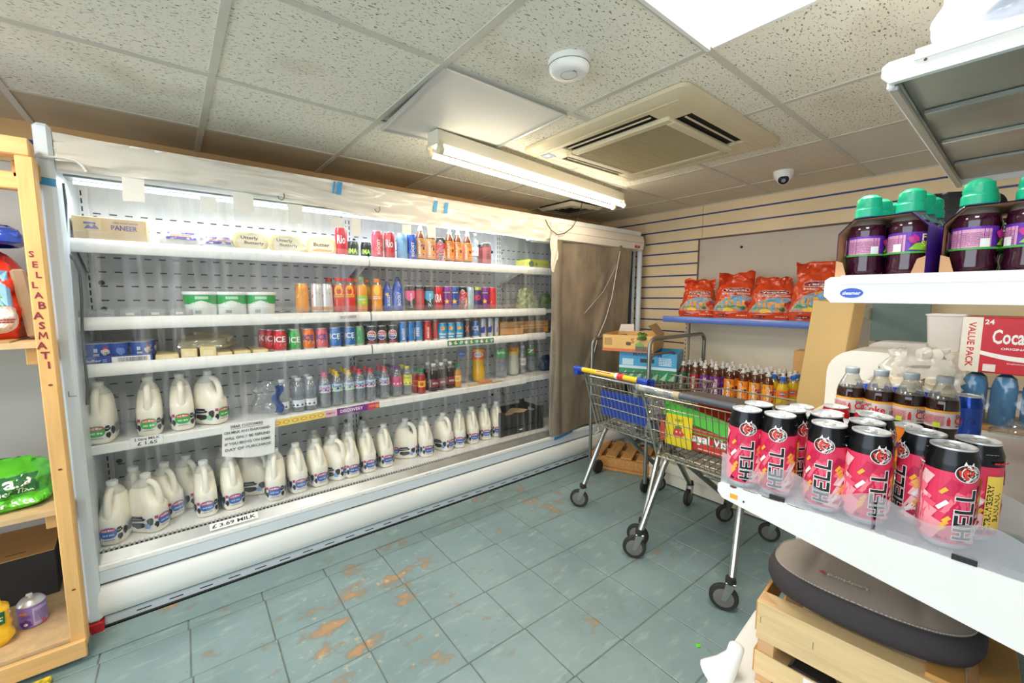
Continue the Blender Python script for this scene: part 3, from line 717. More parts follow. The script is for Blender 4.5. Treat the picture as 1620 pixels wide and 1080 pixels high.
# clear strip curtain over the first two bays
curt = empty('strip_curtain', (1.0, 2.40, 0), 0, 'clear creased plastic strip curtain hanging over the chilled shelves', 'curtain')
cm = clear_mat('clear_pvc', haze=.015, gloss=.06, rough=.16, streak=True)
x = -.31; k = 0
while x < 2.24:
    wdt = random.uniform(.26, .34); x1 = min(x + wdt, 2.275); sd_ = random.random() * 9
    def cf(u, v, x=x, x1=x1, sd_=sd_, k=k):
        X = x + (x1 - x) * u; Z = 1.895 - 1.545 * v
        n = .010 * sin(X * 42 + sd_ + 1.5 * sin(v * 2 + sd_)) * (.3 + .7 * (1 - v)) + .014 * noise.noise(Vector((X * 8 + sd_, Z * 1.2, k)))
        return (X + .01 * noise.noise(Vector((sd_, Z * 1.5, 3))), 2.405 - .004 * (k % 2) + n * .9, Z)
    M0(cm).grid(cf, 22, 26).build('strip', curt, world=True, smooth=60)
    x = x1 - .03 if x1 < 2.27 else 9; k += 1

# pulled-down night blind of the last bay, wrapped in plastic
bl = empty('night_blind', (2.85, 2.36, 0), 0, 'dirty grey-brown blind pulled down over the last bay of the cabinet', 'blind')
bm = bpy.data.materials.new('grimy_blind'); bm.use_nodes = True; N, L = nt(bm); b = N['Principled BSDF']; b.inputs['Roughness'].default_value = .33; b.inputs['Metallic'].default_value = .25
tc = N.new('ShaderNodeTexCoord'); mp = N.new('ShaderNodeMapping'); mp.inputs['Scale'].default_value = (3, 3, 1.3); L.new(tc.outputs['Object'], mp.inputs['Vector'])
n = N.new('ShaderNodeTexNoise'); n.inputs['Scale'].default_value = 2.2; n.inputs['Detail'].default_value = 7; n.inputs['Distortion'].default_value = .3; L.new(mp.outputs[0], n.inputs['Vector'])
cr = N.new('ShaderNodeValToRGB'); cr.color_ramp.elements[0].position = .33; cr.color_ramp.elements[0].color = (*C('7a7166'), 1); cr.color_ramp.elements[1].position = .68; cr.color_ramp.elements[1].color = (*C('a89b87'), 1); L.new(n.outputs[0], cr.inputs[0])
n3 = N.new('ShaderNodeTexWave'); n3.inputs['Scale'].default_value = 60; n3.bands_direction = 'Z'; L.new(tc.outputs['Object'], n3.inputs['Vector'])
bp = N.new('ShaderNodeBump'); bp.inputs['Strength'].default_value = .12; bp.inputs['Distance'].default_value = .003; L.new(n3.outputs[0], bp.inputs['Height']); L.new(bp.outputs[0], b.inputs['Normal']); L.new(cr.outputs[0], b.inputs['Base Color'])
def bf_(u, v):
    X = 2.30 + (1.02 - .06 * v) * u; Z = 1.862 - 1.545 * v + .02 * u
    y = 2.352 - .03 * sin(min(u, .12) / .12 * pi) * (1 if u < .12 else 0) + .010 * sin(u * 14 + 2 * v) * (.3 + v) + .012 * noise.noise(Vector((X * 3, Z * 2, 2)))
    q = u - (.82 - .55 * v); y -= .016 * math.exp(-(q / .03) ** 2) * (1 if v < .75 else .0)
    q = u - (.80 - .95 * v); y -= .012 * math.exp(-(q / .025) ** 2) * (1 if v < .35 else .0)
    return (X, y, Z)
M0(bm).grid(bf_, 70, 50, flip=True).build('blind_sheet', bl, world=True, smooth=70)
M0(clear_mat('clear_film', haze=.10, gloss=.2, rough=.12)).grid(lambda u, v: (2.285 + .06 * u + .01 * v, 2.335 + .02 * sin(v * 9) * .4 + .012 * u, 1.86 - 1.55 * v), 4, 30, flip=True).build('plastic_edge', bl, world=True)
M0(mat('white_cord', C('e9e6df'), .5)).tube([at(px, py, 1, 2.325) for px, py in ((981, 397), (975, 430), (968, 470), (958, 505), (945, 535), (939, 560), (936, 585))], .003, 6).tube([at(px, py, 1, 2.325) for px, py in ((975, 420), (955, 460), (925, 495))], .0014, 5).build('cord', bl, world=True)
M0(mat('white_cord', (0, 0, 0))).tube([at(px, py, 1, 2.33) for px, py in ((935, 677), (934, 684), (940, 686), (947, 682), (946, 676))], .006, 8).build('pull_ring', bl, world=True)
bt_ = at(884, 690, 1, 2.355)
tag(M0(ink('2a88c0')).add([(bt_.x - .05, 2.350, bt_.z), (bt_.x + .16, 2.350, bt_.z + .02), (bt_.x + .16, 2.352, bt_.z + .004), (bt_.x - .02, 2.352, bt_.z - .02), (bt_.x - .06, 2.35, bt_.z - .02)], [(0, 4, 3, 2, 1)]).build('tape', bl, world=True))
# ================================================================= PRODUCTS
def faceme(x, y): return atan2(-x, y)
alu = mat('can_aluminium', C('e6e7e8'), .32, .55, var=.03, vs=20)
alud = mat('can_aluminium_dark', C('8f9294'), .3, .9)
def can_mesh(r, h, body, neck=None, foot=None, n=24, pull=True):
    """returns prototype root (hidden away until placed) with a lid and a ring pull"""
    neck = neck or body; foot = foot or alu
    mb = MB(); prof = [(0, .004), (r * .66, .004), (r * .72, 0), (r * .8, .001), (r * .97, .012), (r, .018), (r, h - .026), (r * .985, h - .018), (r * .85, h - .004), (r * .84, h)]
    mb.lathe(prof, n, mats=[foot, foot, foot, foot, body, body, body, neck, neck])
    return mb, prof
def make_can(name, r, h, body, design, neck=None, foot=None, shoulder=None, ring=True, n=24):
    mb, prof = can_mesh(r, h, body, neck, foot, n)
    root = mb.build(name)
    if design: 
        d = Dec(); design(d, r, h); decal('printed_sleeve', d, prof_map(prof), root, ds=r * .3, eps=.00025)
    l = M0(alu); l.lathe([(r * .84, h - .0005), (r * .87, h + .0005), (r * .87, h + .003), (r * .82, h + .0035), (r * .79, h - .002), (0, h - .002)], n)
    lo = l.build('lid', root)
    if ring:
        M0(alu).tube([(r * .28 * cos(a * pi / 5), -.002 + r * .33 * sin(a * pi / 5) + r * .2, h + .0008) for a in range(11)], .0013, 5).box(-r * .18, r * .18, -r * .25, r * .02, h - .0006, h + .0012, .0004).build('ring_pull', lo)
    return root

bl_k = ink('1b1b1e'); wh = ink('f4f2ee'); red_ = ink('d2222c')
def block_word(d, word, s0, z0, lw, lh, gap, st, m, grow=0.0):
    """block capitals reading upwards: letter width runs along z, letter height towards -s"""
    G = {'H': [(0, 0, st, 1), (1 - st, 0, 1, 1), (st, .42, 1 - st, .60)], 'E': [(0, 0, st, 1), (st, 0, 1, .19), (st, .42, .9, .59), (st, .81, 1, 1)], 'L': [(0, 0, st, 1), (st, 0, 1, .19)]}
    for k, ch in enumerate(word):
        zb = z0 + k * (lw + gap)
        for (x0, y0, x1, y1) in G[ch]:
            d.rect(s0 - y1 * lh - grow, zb + x0 * lw - grow, s0 - y0 * lh + grow, zb + x1 * lw + grow, m)
def d_hell(d, r, h):
    half = pi * r; z0 = .012; z1 = h - .035
    d.rect(-half, z0, half, z1, ink('e2365c'))
    rn = random.Random(11)
    for k in range(30):
        x = rn.uniform(-half + .014, half - .014); z = rn.uniform(z0 + .012, z1 - .012); s = rn.uniform(.008, .02); col = ('ff7a8a', 'b8184a', 'ff9aa4', 'd0184c', 'f25a78', 'f8c4c8')[k % 6]
        a = max(z - s * 1.1, z0); c = min(z + s * 1.2, z1)
        d.poly([(max(x - s, -half), max(z - s * .8, z0)), (x + s * .2, a), (min(x + s * 1.1, half), min(z + s * .7, z1)), (x - s * .1, c)], ink(col))
    for k, (x, z) in enumerate(((-.022, .045), (-.020, .053), (-.024, .037), (.026, .085), (.029, .078), (.023, .092), (-.026, .10), (.030, .050), (.034, .056), (.027, .044))):
        d.poly([(x - .005, z - .004), (x - .001, z - .007), (x + .006, z + .002), (x + .002, z + .006)], ink('f6b53c'))
    for x, z in ((.030, .066), (-.026, .075), (.022, .035)): d.poly([(x - .007, z - .005), (x - .003, z - .009), (x + .008, z + .006), (x + .004, z + .010)], wh)
    block_word(d, 'HELL', .0125, .022, .0185, .024, .0035, .27, wh, .0013)
    block_word(d, 'HELL', .0125, .022, .0185, .024, .0035, .27, bl_k)
    e = z1 + .001
    d.ell(0, e, .0158, .0150, wh, 20); d.ell(0, e, .0146, .0138, ink('3a1216'), 20)
    d.poly([(-.010, e - .004), (-.012, e + .004), (-.006, e + .011), (.004, e + .011), (.012, e + .003), (.006, e + .001), (.011, e - .004), (.003, e - .003), (.0, e - .011), (-.006, e - .008)], ink('e8402f'))
    d.poly([(-.003, e + .001), (.002, e + .004), (.001, e + .0)], wh).poly([(-.002, e - .004), (.006, e - .002), (.002, e - .007)], wh)
    d.poly([(-.007, e + .014), (-.004, e + .020), (-.002, e + .014)], wh).poly([(.002, e + .014), (.006, e + .019), (.006, e + .013)], wh)
    d.rect(-half + .012, z0 + .012, -half + .046, z1 - .008, ink('ef6a80')); d.lines(-half + .014, z0 + .050, -half + .044, z1 - .012, 14, ink('ffc8ce'), 5)
    d.barcode(-half + .018, z0 + .012, -half + .038, z0 + .042, 9, True)
    x = .048; zc = .065
    d.rect(x - .009, z0 + .014, x + .013, z1 - .014, ink('f4cf58')).text('STRAWBERRY', x - .004, zc, bl_k, w=.078, h=.008, rot=90).text('BANANA', x + .006, zc, bl_k, w=.05, h=.008, rot=90)
    d.lines(.045, z1 + .006, .075, z1 + .010, 1, red_, 2, .8).lines(-.085, z1 + .004, -.052, z1 + .008, 1, wh, 3, .7)
def d_price(d, r, h):
    d.ell(.045, h - .024, .017, .010, wh, 14, p=4).text('£1', .045, h - .024, ink('c01f3c'), h=.010)
black_c = mat('can_black', C('17181b'), .25, .35); 
def d_big(word, band=None, wc='f4f4f4', rot=90, blobs=None, base=None, zc=None, w=None, h_=None, star=None, side=True):
    """generic can front: word in large letters, blobs of colour, small print"""
    def f(d, r, h):
        half = pi * r
        if base: d.rect(-half, .02, half, h - .03, ink(base))
        if band: d.rect(-half, h * band[0], half, h * band[1], ink(band[2]))
        if blobs:
            rn = random.Random(len(word) + len(blobs) * 3)
            for k in range(14):
                q = rn.uniform(.5, 1); s = r * rn.uniform(.14, .34); x = rn.uniform(-half + s, half - s); z = rn.uniform(.028 + s, h - .036 - s)
                d.poly([(x - s * .5, z - s), (x + s * .1, z - s * q), (x + s * .6, z + s), (x - s * .1, z + s * q)], ink(blobs[k % len(blobs)]))
        if star:
            for (rr, c) in ((.022, 'f0b024'), (.012, 'f7d760')): 
                d.poly([(rr * (1 if i % 2 == 0 else .45) * sin(i * pi / 5), h * .4 + rr * (1 if i % 2 == 0 else .45) * cos(i * pi / 5)) for i in range(10)], ink(c))
            d.rect(-half, h - .045, half, h - .033, ink('2c2148')).text('ROCKSTAR', 0, h - .039, wh, w=r * 1.5, h=.008)
        if word: d.text(word, 0 if rot == 0 else r * .25, zc or h * .45, ink(wc), w=w or (h * .55 if rot else r * 1.5), h=h_ or (r * .55 if rot else h * .13), rot=rot)
        if side: d.lines(-half * .8, h * .3, -half * .5, h * .75, 9, ink(wc), 4).lines(half * .55, h * .3, half * .8, h * .75, 9, ink(wc), 8)
    return f

def make_bottle(name, prof, body_mats, label=None, cap=None, design=None, n=20, label_name='label'):
    mb = MB(); mb.lathe(prof, n, mats=body_mats); root = mb.build(name, smooth=60)
    if label:
        z0, z1, m = label; pm = prof_map(prof); d = Dec(); rm = max(p[0] for p in prof); d.rect(-pi * rm, z0, pi * rm, z1, m)
        if design: design(d, rm, z0, z1)
        decal(label_name, d, pm, root, ds=rm * .3, eps=.0004)
    if cap:
        cm_, cr_, z0, z1, kind = cap
        if kind == 'sport': pf = [(cr_, z0), (cr_, z0 + (z1 - z0) * .38), (cr_ * .62, z0 + (z1 - z0) * .46), (cr_ * .58, z0 + (z1 - z0) * .72), (cr_ * .72, z0 + (z1 - z0) * .8), (cr_ * .6, z1), (0, z1)]
        else: pf = [(cr_ * .96, z0), (cr_, z0 + .001), (cr_, z1 - .002), (cr_ * .9, z1), (0, z1)]
        M0(cm_).lathe(pf, max(10, n - 4)).build('cap', root)
    return root
def bmats(prof, fill, liquid, clear):
    return [liquid if p[1] < fill else clear for p in prof[1:]] if False else [liquid if b[1] <= fill + 1e-6 else clear for a, b in zip(prof, prof[1:])]
clr = clear_mat('clear_bottle', tint=(.93, .95, .96), haze=.10, gloss=.22, rough=.08, haze_col=(.75, .8, .84))
clr_n = clear_mat('clear_neck', tint=(.9, .9, .88), haze=.16, gloss=.22, rough=.08, haze_col=(.7, .68, .62))
# bottle outlines (r, z)
P500 = [(0, .004), (.024, .003), (.030, .008), (.033, .022), (.033, .060), (.0325, .064), (.0325, .120), (.033, .126), (.032, .145), (.027, .168), (.018, .188), (.0135, .198), (.0135, .206)]
P500c = [(0, .004), (.022, .003), (.030, .010), (.0325, .030), (.031, .055), (.0315, .075), (.0325, .082), (.0325, .128), (.033, .134), (.031, .15), (.024, .172), (.015, .192), (.0135, .20), (.0135, .206)]
P500s = [(0, .004), (.022, .003), (.030, .008), (.032, .022), (.032, .070), (.032, .120), (.031, .145), (.024, .163), (.0165, .172), (.0165, .183)]
P2L = [(0, .006), (.035, .003), (.048, .014), (.053, .04), (.054, .10), (.053, .17), (.053, .235), (.054, .245), (.047, .28), (.025, .31), (.015, .325), (.014, .335)]
P2F = [(0, .006), (.035, .003), (.050, .014), (.054, .05), (.054, .10), (.047, .14), (.044, .16), (.050, .185), (.052, .20), (.052, .262), (.050, .275), (.034, .305), (.015, .325), (.014, .335)]
PSM = [(0, .003), (.02, .002), (.027, .008), (.028, .03), (.026, .045), (.026, .085), (.027, .1), (.022, .125), (.014, .142), (.0125, .152)]
def scale_prof(p, k, kr=None): return [(r * (kr or k), z * k) for r, z in p]

PROTO = {}
def proto(key, fn):
    if key not in PROTO: PROTO[key] = [fn(), False]
    return PROTO[key]
def place(key, fn, x, y, z, label, cat, group, rz=0.0, tilt=None, name=None):
    """first use takes the prototype itself, later uses copy the thing with its parts"""
    p = proto(key, fn); o = p[0]
    if p[1]: o = copy_tree(p[0])
    p[1] = True
    o.location = (x, y, z); o.rotation_euler = ((tilt or 0), 0, faceme(x, y) + rz)
    o['label'] = label; o['category'] = cat
    if group: o['group'] = group
    elif 'group' in o: del o['group']
    return o

# ---- milk jugs
milk = mat('milk_plastic', C('faf6e6'), .33, var=.015, vs=6, sub=.0, spec=.5)
milk_e = mat('empty_milk_plastic', C('dcdcd2'), .3, alpha=.92)
def jug_ring(z, hx, yf, yb, n=28, p=3.2):
    P = []
    cy = (yf + yb) / 2; hy = abs(yb - yf) / 2
    for i in range(n):
        a = 2 * pi * i / n; cx_ = math.copysign(abs(cos(a)) ** (2 / p), cos(a)); sy_ = math.copysign(abs(sin(a)) ** (2 / p), sin(a))
        P.append((hx * cx_, cy + hy * sy_, z))
    return P
def jug_dims(z):
    K = [(0, .036, .062, .062), (.004, .042, .070, .070), (.014, .0465, .0765, .0765), (.03, .0475, .0785, .0785), (.085, .0475, .0785, .0785), (.125, .047, .077, .077), (.15, .0455, .060, .075), (.175, .043, .034, .071), (.20, .039, .022, .064), (.222, .033, .0185, .051), (.240, .0235, .0185, .033), (.248, .0185, .0185, .019), (.264, .0185, .0185, .0185)]
    for a, b in zip(K, K[1:]):
        if a[0] <= z <= b[0]:
            t = (z - a[0]) / (b[0] - a[0]); return [a[i] + (b[i] - a[i]) * t for i in (1, 2, 3)]
    return K[-1][1:]
JZ = [0, .004, .014, .03, .085, .105, .125, .138, .15, .163, .175, .19, .20, .2101, .222, .232, .240, .248, .264]
def make_jug(colr):
    def f():
        root = empty('milk_jug', (0, 0, 0))
        # front (-Y) carries the handle
        b = M0(milk); zs = [z for z in JZ if z <= .2101]
        rings = []
        for z in zs: hx, yh, yb = jug_dims(z); rings.append(jug_ring(z, hx, -yh, yb, p=3.4 if z < .13 else 2.6))
        b.loft(rings, cap=False); n = 28; b.f.append(tuple(reversed(range(n)))); b.m.append(b.cur)
        b.use(milk_e); rings = []
        for z in [z for z in JZ if z >= .2101]: hx, yh, yb = jug_dims(z); rings.append(jug_ring(z, hx, -yh, yb, p=2.3))
        b.loft(rings, cap=False); b.add(rings[-1], [tuple(range(28))])
        b.build('body', root, smooth=50)
        hnd = M0(milk); hnd.tube([(0, -.008, .232), (0, -.026, .232), (0, -.043, .223), (0, -.055, .205), (0, -.062, .180), (0, -.064, .155), (0, -.060, .130), (0, -.050, .115)], [.012, .013, .0135, .013, .013, .014, .019, .026], 10)
        hnd.build('handle', root, smooth=60)
        M0(mat('white_cap', C('e4e6e2'), .35)).lathe([(.0195, .252), (.0205, .253), (.0205, .268), (.019, .270), (0, .270)], 20).build('cap', root)
        # label band round the foot
        def lm(s, z, l):
            hx, yh, yb = jug_dims(z); P = 3.4; L = 2 * (hx + yb) * 2 * .93; a = 2 * pi * s / L - pi / 2
            c_ = math.copysign(abs(cos(a)) ** (2 / P), cos(a)); s_ = math.copysign(abs(sin(a)) ** (2 / P), sin(a))
            return ((hx + l) * c_, (yb + l) * s_, z)
        L = 2 * (.0475 + .0785) * 2 * .93; z0, z1 = .024, .089; d = Dec(); d.rect(-L / 2, z0, L / 2, z1, wh)
        bc = ink({'green': '2fae4b', 'blue': '2468c0'}[colr]); k = 0
        for cx in (-.165, 0.0):
            q = 1.27; Z = lambda v: z0 + v * q
            d.ell(cx, Z(.030), .029, .019 * q, bc, 20); d.rect(cx - .020, Z(.034), cx + .020, Z(.046), ink('d8313a')).text('müller', cx, Z(.040), wh, w=.032, h=.009)
            d.text('SEMI' if colr == 'green' else 'WHOLE', cx, Z(.023), wh, w=.030, h=.008).lines(cx - .016, Z(.004), cx + .016, Z(.008), 1, ink('6a6a70'), 4)
            d.blob(cx + .044, Z(.037), .015, bl_k, 2, asp=1.3).blob(cx + .046, Z(.013), .014, bl_k, 5, asp=1.2).lines(cx + .032, Z(.036), cx + .054, Z(.039), 1, wh, 2)
            d.blob(cx - .040, Z(.018), .016, bl_k, 9).rect(cx - .052, Z(.038), cx - .030, Z(.049), ink('cf3a44')).rect(cx - .052, Z(.042), cx - .030, Z(.044), ink('3355a0'))
            d.blob(cx + .085, Z(.026), .019, bl_k, 12).blob(cx - .075, Z(.030), .018, bl_k, 21).blob(cx - .092, Z(.012), .014, ink({'green': '8fd3a0', 'blue': '7fa8dc'}[colr]), 6)
            if cx == 0: d.rect(cx + .105, Z(.012), cx + .130, Z(.046), ink('c9cac8')).lines(cx + .107, Z(.014), cx + .128, Z(.044), 7, ink('44464a'), 3)
        decal('label', d, lm, root, ds=.007, eps=.0005)
        return root
    return f
def jug(px, y, colr, label, side=0.0, pz=None):
    z = SH[3] + .003 if colr == 'green' else .332
    X = at(px, 660 if colr == 'green' else (pz or 760), 1, y).x
    return place('jug' + colr, make_jug(colr), X, y, z, label, 'milk', {'green': 'green label milk on the upper milk shelf', 'blue': 'blue label milk on the bottom deck'}[colr], side)
G = 'two-litre jug of milk with a green label'
for px, y, t, sd_ in ((130, 2.60, 'half hidden behind the cabinet end', .2), (160, 2.585, 'just right of the cabinet end', -.25), (238, 2.60, 'above the 1.65 price ticket', -.1), (289, 2.61, 'between two others, plain front', .0), (334, 2.62, 'turned sideways with its handle hole showing', .75)):
    jug(px, y, 'green', G + ', ' + t, sd_)
Bm = 'two-litre jug of milk with a blue label, '
J = [(143, 2.60, 'cut off by the cabinet end panel', .1, 800), (182, 2.535, 'nearest the cabinet end, front row', -.35, 810), (234, 2.545, 'second in the front row, label turned right', .75, 800), (212, 2.68, 'behind the first two, under the price ticket', .0, 760), (262, 2.655, 'behind and right of the second front jug', .55, 770), (296, 2.72, 'deep behind, left of the cloudy one', .6, 745), (325, 2.57, 'front row, with a bent top', .05, 780), (367, 2.575, 'front row, under the torn notice', .15, 775), (355, 2.74, 'at the back behind the notice', .1, 720),
     (401, 2.66, 'behind, beneath the notice corner, cow pattern turned', 1.2, 745), (436, 2.54, 'front row, first right of the notice', -.1, 755), (469, 2.56, 'front row, second right of the notice', .25, 745), (501, 2.575, 'front row under the yellow strip', .35, 740), (529, 2.585, 'label turned away, under the yellow strip end', .95, 735), (553, 2.58, 'front row under the purple strip', .3, 730), (580, 2.59, 'second under the purple strip', .3, 722), (608, 2.60, 'just past the purple strip end', .3, 715),
     (642, 2.63, 'turned fully sideways, looking wide', 1.45, 710), (672, 2.59, 'narrow one right of the sideways jug', .35, 702), (701, 2.60, 'half turned, below the dark cordial bottles', .85, 698), (726, 2.60, 'below the amber bottle', .1, 692), (746, 2.61, 'fourth from the black crate', .3, 685), (766, 2.62, 'third from the black crate', .25, 680), (785, 2.625, 'nearest the black crate', .2, 675),
     (497, 2.76, 'in the back row, under the yellow strip', .1, 690), (524, 2.76, 'in the back row, under the strip joint', .1, 685), (550, 2.76, 'in the back row, under the purple strip', .1, 680), (575, 2.77, 'in the back row, wrapped in film', .1, 675)]
for px, y, t, sd_, pz in J: jug(px, y, 'blue', Bm + t, sd_, pz)

# ---- shelf goods: helper for one row
def put(px, py, y, z, key, fn, label, cat, group, rz=0.0):
    X = at(px, py, 1, y).x
    return place(key, fn, X, y, z + .001, label, cat, group, rz)
shade = lambda h, r=.28, m=.3: mat('tin_' + h, C(h), r, m, var=.02)
def can500(key, col, design, neck=None): return lambda: make_can('drink_can', .033, .167, shade(col), design, neck or shade(col), n=18)
def can330(col, design, neck=None): return lambda: make_can('drink_can', .033, .115, shade(col), design, neck or shade(col), n=18)
def can250(col, design, neck=None): return lambda: make_can('drink_can', .0265, .134, shade(col), design, neck or shade(col), n=16)
D = {
 'redtall': can500('', 'd62434', d_big('Rio', rot=0, w=.045, h_=.05, zc=.1, blobs=('e8505a', 'b8182a'))),
 'boostred': can500('', 'e0455a', d_big('BOOST', blobs=('ee8a80', 'f0a060'), base='de4658')),
 'lightblue': can500('', '8fc4e8', d_big('', blobs=('d8ecf8', 'f2f8fc', '6fb0e0'), base='84bce4', side=False)),
 'boostblue': can500('', '2456b8', d_big('BOOST', blobs=('6f98e0', '3f74cc'))),
 'hell': lambda: make_can('drink_can', .033, .167, black_c, d_hell, black_c, n=18),
 'darkhell': can500('', '5a1e24', d_big('HELL', base='9c3a44', blobs=('6a2028', 'd06a70'), wc='1a1a1a'), black_c),
 'limeblack': can330('1d2420', d_big('IMA', rot=0, w=.05, h_=.03, zc=.055, wc='a5dc4a', blobs=('4a7a3a', '2c3c50', '7fb850'))),
 'orangetall': can500('', 'f2a44a', d_big('', blobs=('f8c27a', 'ea8a30', 'f4e0b8'), base='f0a348')),
 'whitecoffee': can500('', 'e2e2e4', d_big('', blobs=('f0f0f2', 'd8b8a0', 'c8785a'), band=(.14, .24, 'e8a052'))),
 'pinkblack': can500('', '1c181c', lambda d, r, h: (d.poly([(-pi * r, h - .03), (pi * r, h - .03), (pi * r * .6, h * .62), (0, h * .42), (-pi * r, h * .8)], ink('ee4f92')), d_big('Lucozade', wc='f0d8e4')(d, r, h))),
 'redplain': can500('', 'a82a34', d_big('', base='c23a40', blobs=('a02830', 'd85a58')), black_c),
 'blueblack': can500('', '181c22', lambda d, r, h: (d.poly([(-pi * r, h - .03), (pi * r, h - .03), (pi * r * .6, h * .62), (0, h * .42), (-pi * r, h * .8)], ink('4ab4e4')), d_big('Zero', wc='d8ecf4')(d, r, h))),
 'kra': can500('', 'd4202c', d_big('KRA', rot=0, w=.05, h_=.055, zc=.09)),
 'rockpurple': can500('', '8a2f9c', d_big('', blobs=('c04ab8', '5a2a8c'), star=True)),
 'rockblue': can500('', '2a50a8', d_big('', blobs=('3fa4dc', '28388c'), star=True)),
 'icepale': can500('', 'b4d4e6', d_big('', blobs=('dceef6', '8ab8d4'), side=False)),
 'mdpurple': can500('', '4a2a78', d_big('MD', rot=0, w=.05, h_=.035, zc=.095, wc='e83a3a', blobs=('6a44a0', '2e1a58')), shade('b8c840')),
 'redyellow': can500('', 'd8222c', d_big('', blobs=('f0b83a', 'e84a30'), base='d4242c')),
 'icered': can330('d4222e', d_big('ICE', rot=0, w=.056, h_=.032, zc=.070, blobs=('ee8088', 'b01a26', 'f4b0b4'))),
 'icegreen': can330('3aae48', d_big('ICE', rot=0, w=.056, h_=.032, zc=.062, blobs=('8cdc7c', '1f7a30', 'd83a3a'))),
 'iceorange': can330('ee7a2c', d_big('ICE', rot=0, w=.056, h_=.032, zc=.070, wc='3a4aa8', blobs=('f8b870', 'd8601c', 'f4e0c8'))),
 'icepink': can330('e86a74', d_big('ICE', rot=0, w=.056, h_=.032, zc=.070, wc='3a4aa8', blobs=('f6b4b4', '6aa84a', 'd04a58'))),
 'iceblue': can330('1f78c8', d_big('ICE', rot=0, w=.056, h_=.032, zc=.070, blobs=('4aa4e4', 'f0d84a', '1560a8'))),
 'palegreen': can330('6fc486', d_big('', blobs=('a4dcae', '58b070'), side=False)),
 'pepsi': can330('17181c', lambda d, r, h: (d.ell(0, .062, .030, .030, wh, 22), d.poly([(.027 * cos(radians(a)), .062 + .027 * sin(radians(a))) for a in range(14, 167, 12)], ink('d6303c')), d.poly([(.027 * cos(radians(a)), .062 + .027 * sin(radians(a))) for a in range(194, 347, 12)], ink('2c4aa8')), d.text('PEPSI', 0, .062, bl_k, w=.048, h=.012), d.rect(-.02, .018, .02, .026, red_))),
 'emergered': can250('d4242c', d_big('EMERGE', wc='f6e8e6')),
 'redblack': can250('d83a2c', d_big('', blobs=('1c1c1c', 'e86a4a', '1c1c1c'))),
 'rubicon': can330('2f9ed0', d_big('Rubicon', rot=0, w=.052, h_=.02, zc=.048, blobs=None, band=None)),
 'smallblack': can250('1a1a1c', d_big('X', rot=0, w=.03, h_=.045, zc=.07, wc='e2404a')),
 'blue250': can250('3a86d0', d_big('BOOST', blobs=('7fb4ea',))),
 'silverblue': can250('c8ccd4', lambda d, r, h: (d.poly([(-.02, .03), (.012, .03), (.016, .08), (-.012, .07)], ink('2444a8')), d.poly([(-.07, .03), (-.04, .03), (-.045, .08), (-.066, .07)], ink('2444a8')), d.poly([(.05, .06), (.07, .06), (.07, .1), (.05, .1)], ink('d8303a')))),
}
def addrub(d, r, h):
    d.text('Rubicon', 0, .045, wh, w=.052, h=.018).ell(.004, .082, .015, .013, ink('f2b43a'), 12).ell(-.004, .086, .008, .008, ink('e8603a'), 10).rect(-.02, .02, .02, .028, ink('d8ecf4'))
D['rubicon'] = can330('2f9ed0', addrub)
# bottles
brown_l = mat('cola_brown', C('2a1610'), .08, spec=.7); orange_l = mat('orange_drink', C('f0a028'), .12, spec=.6); yel_l = mat('yellow_drink', C('d8c030'), .1, spec=.6)
red_l = mat('red_drink', C('d83020'), .1); amber_l = mat('amber_drink', C('c8861e'), .08); tea_l = mat('dark_amber_drink', C('5a3018'), .08); dred_l = mat('cordial_red', C('a82a28'), .1); cloudy_l = mat('cloudy_lemonade', C('cdd0bc'), .15)
capw = mat('cap_clear_white', C('e0dedb'), .3, alpha=.9)
def emerge(col, accent, word='EMERGE', wc='f8ece0', bl_=None):
    def ds_(d, r, a, b):
        rn = random.Random(hash(col) % 1 if False else len(col + accent))
        for k in range(12):
            s = rn.uniform(.004, .012); x = rn.uniform(-.08, .08); z = rn.uniform(a + s, b - s); d.poly([(x - s, z - s * .6), (x + s * .3, z - s), (x + s, z + s * .6), (x - s * .4, z + s)], ink(accent))
        d.text(word, -.006, (a + b) / 2, ink(wc), w=(b - a) * .8, h=.017, rot=90); d.blob(.022, (a + b) / 2, .012, ink(bl_ or '2c1a30'), 4, asp=.7)
    return lambda: make_bottle('drink_bottle', P500, bmats(P500, .199, tea_l, clr_n), (.022, .150, ink(col)), (capw, .0165, .2, .232, 'sport'), ds_, n=18)
D['emerge'] = emerge('ee8a24', 'f6c04a'); D['emergepurple'] = emerge('6f2f92', '8f58b8'); D['emergegreen'] = emerge('1f5e3c', 'c23040'); D['emergered'] = emerge('c8242e', 'e05a5e'); D['emergemix'] = emerge('f0a038', '9a3a90'); D['emergewine'] = emerge('b02038', '1e4a34')
D['emergered250'] = can250('d4242c', d_big('EMERGE', wc='f6e8e6'))
def luco(d, r, a, b):
    d.ell(0, b - .03, .024, .032, ink('f2c02c'), 18).ell(0, b - .034, .014, .02, ink('d82a20'), 14).rect(-.03, b - .070, .03, b - .052, ink('f2c62c')).text('ENERGY', 0, b - .061, red_, w=.054, h=.011)
D['lucored'] = lambda: make_bottle('drink_bottle', P500, bmats(P500, .16, red_l, clr_n), (.08, .165, ink('e0301f')), (ink('e02a22'), .019, .188, .208, 'flat'), luco, n=18)
def lucoo(d, r, a, b): d.ell(0, b - .028, .022, .030, ink('f6d24a'), 18).rect(-.03, b - .07, .03, b - .055, ink('f39a2a')).lines(-.025, a + .01, .025, a + .03, 2, wh, 2)
D['lucoorange'] = lambda: make_bottle('drink_bottle', P500c, bmats(P500c, .172, orange_l, clr_n), (.075, .165, ink('f2932a')), (ink('ee8a28'), .019, .186, .208, 'flat'), lucoo, n=18)
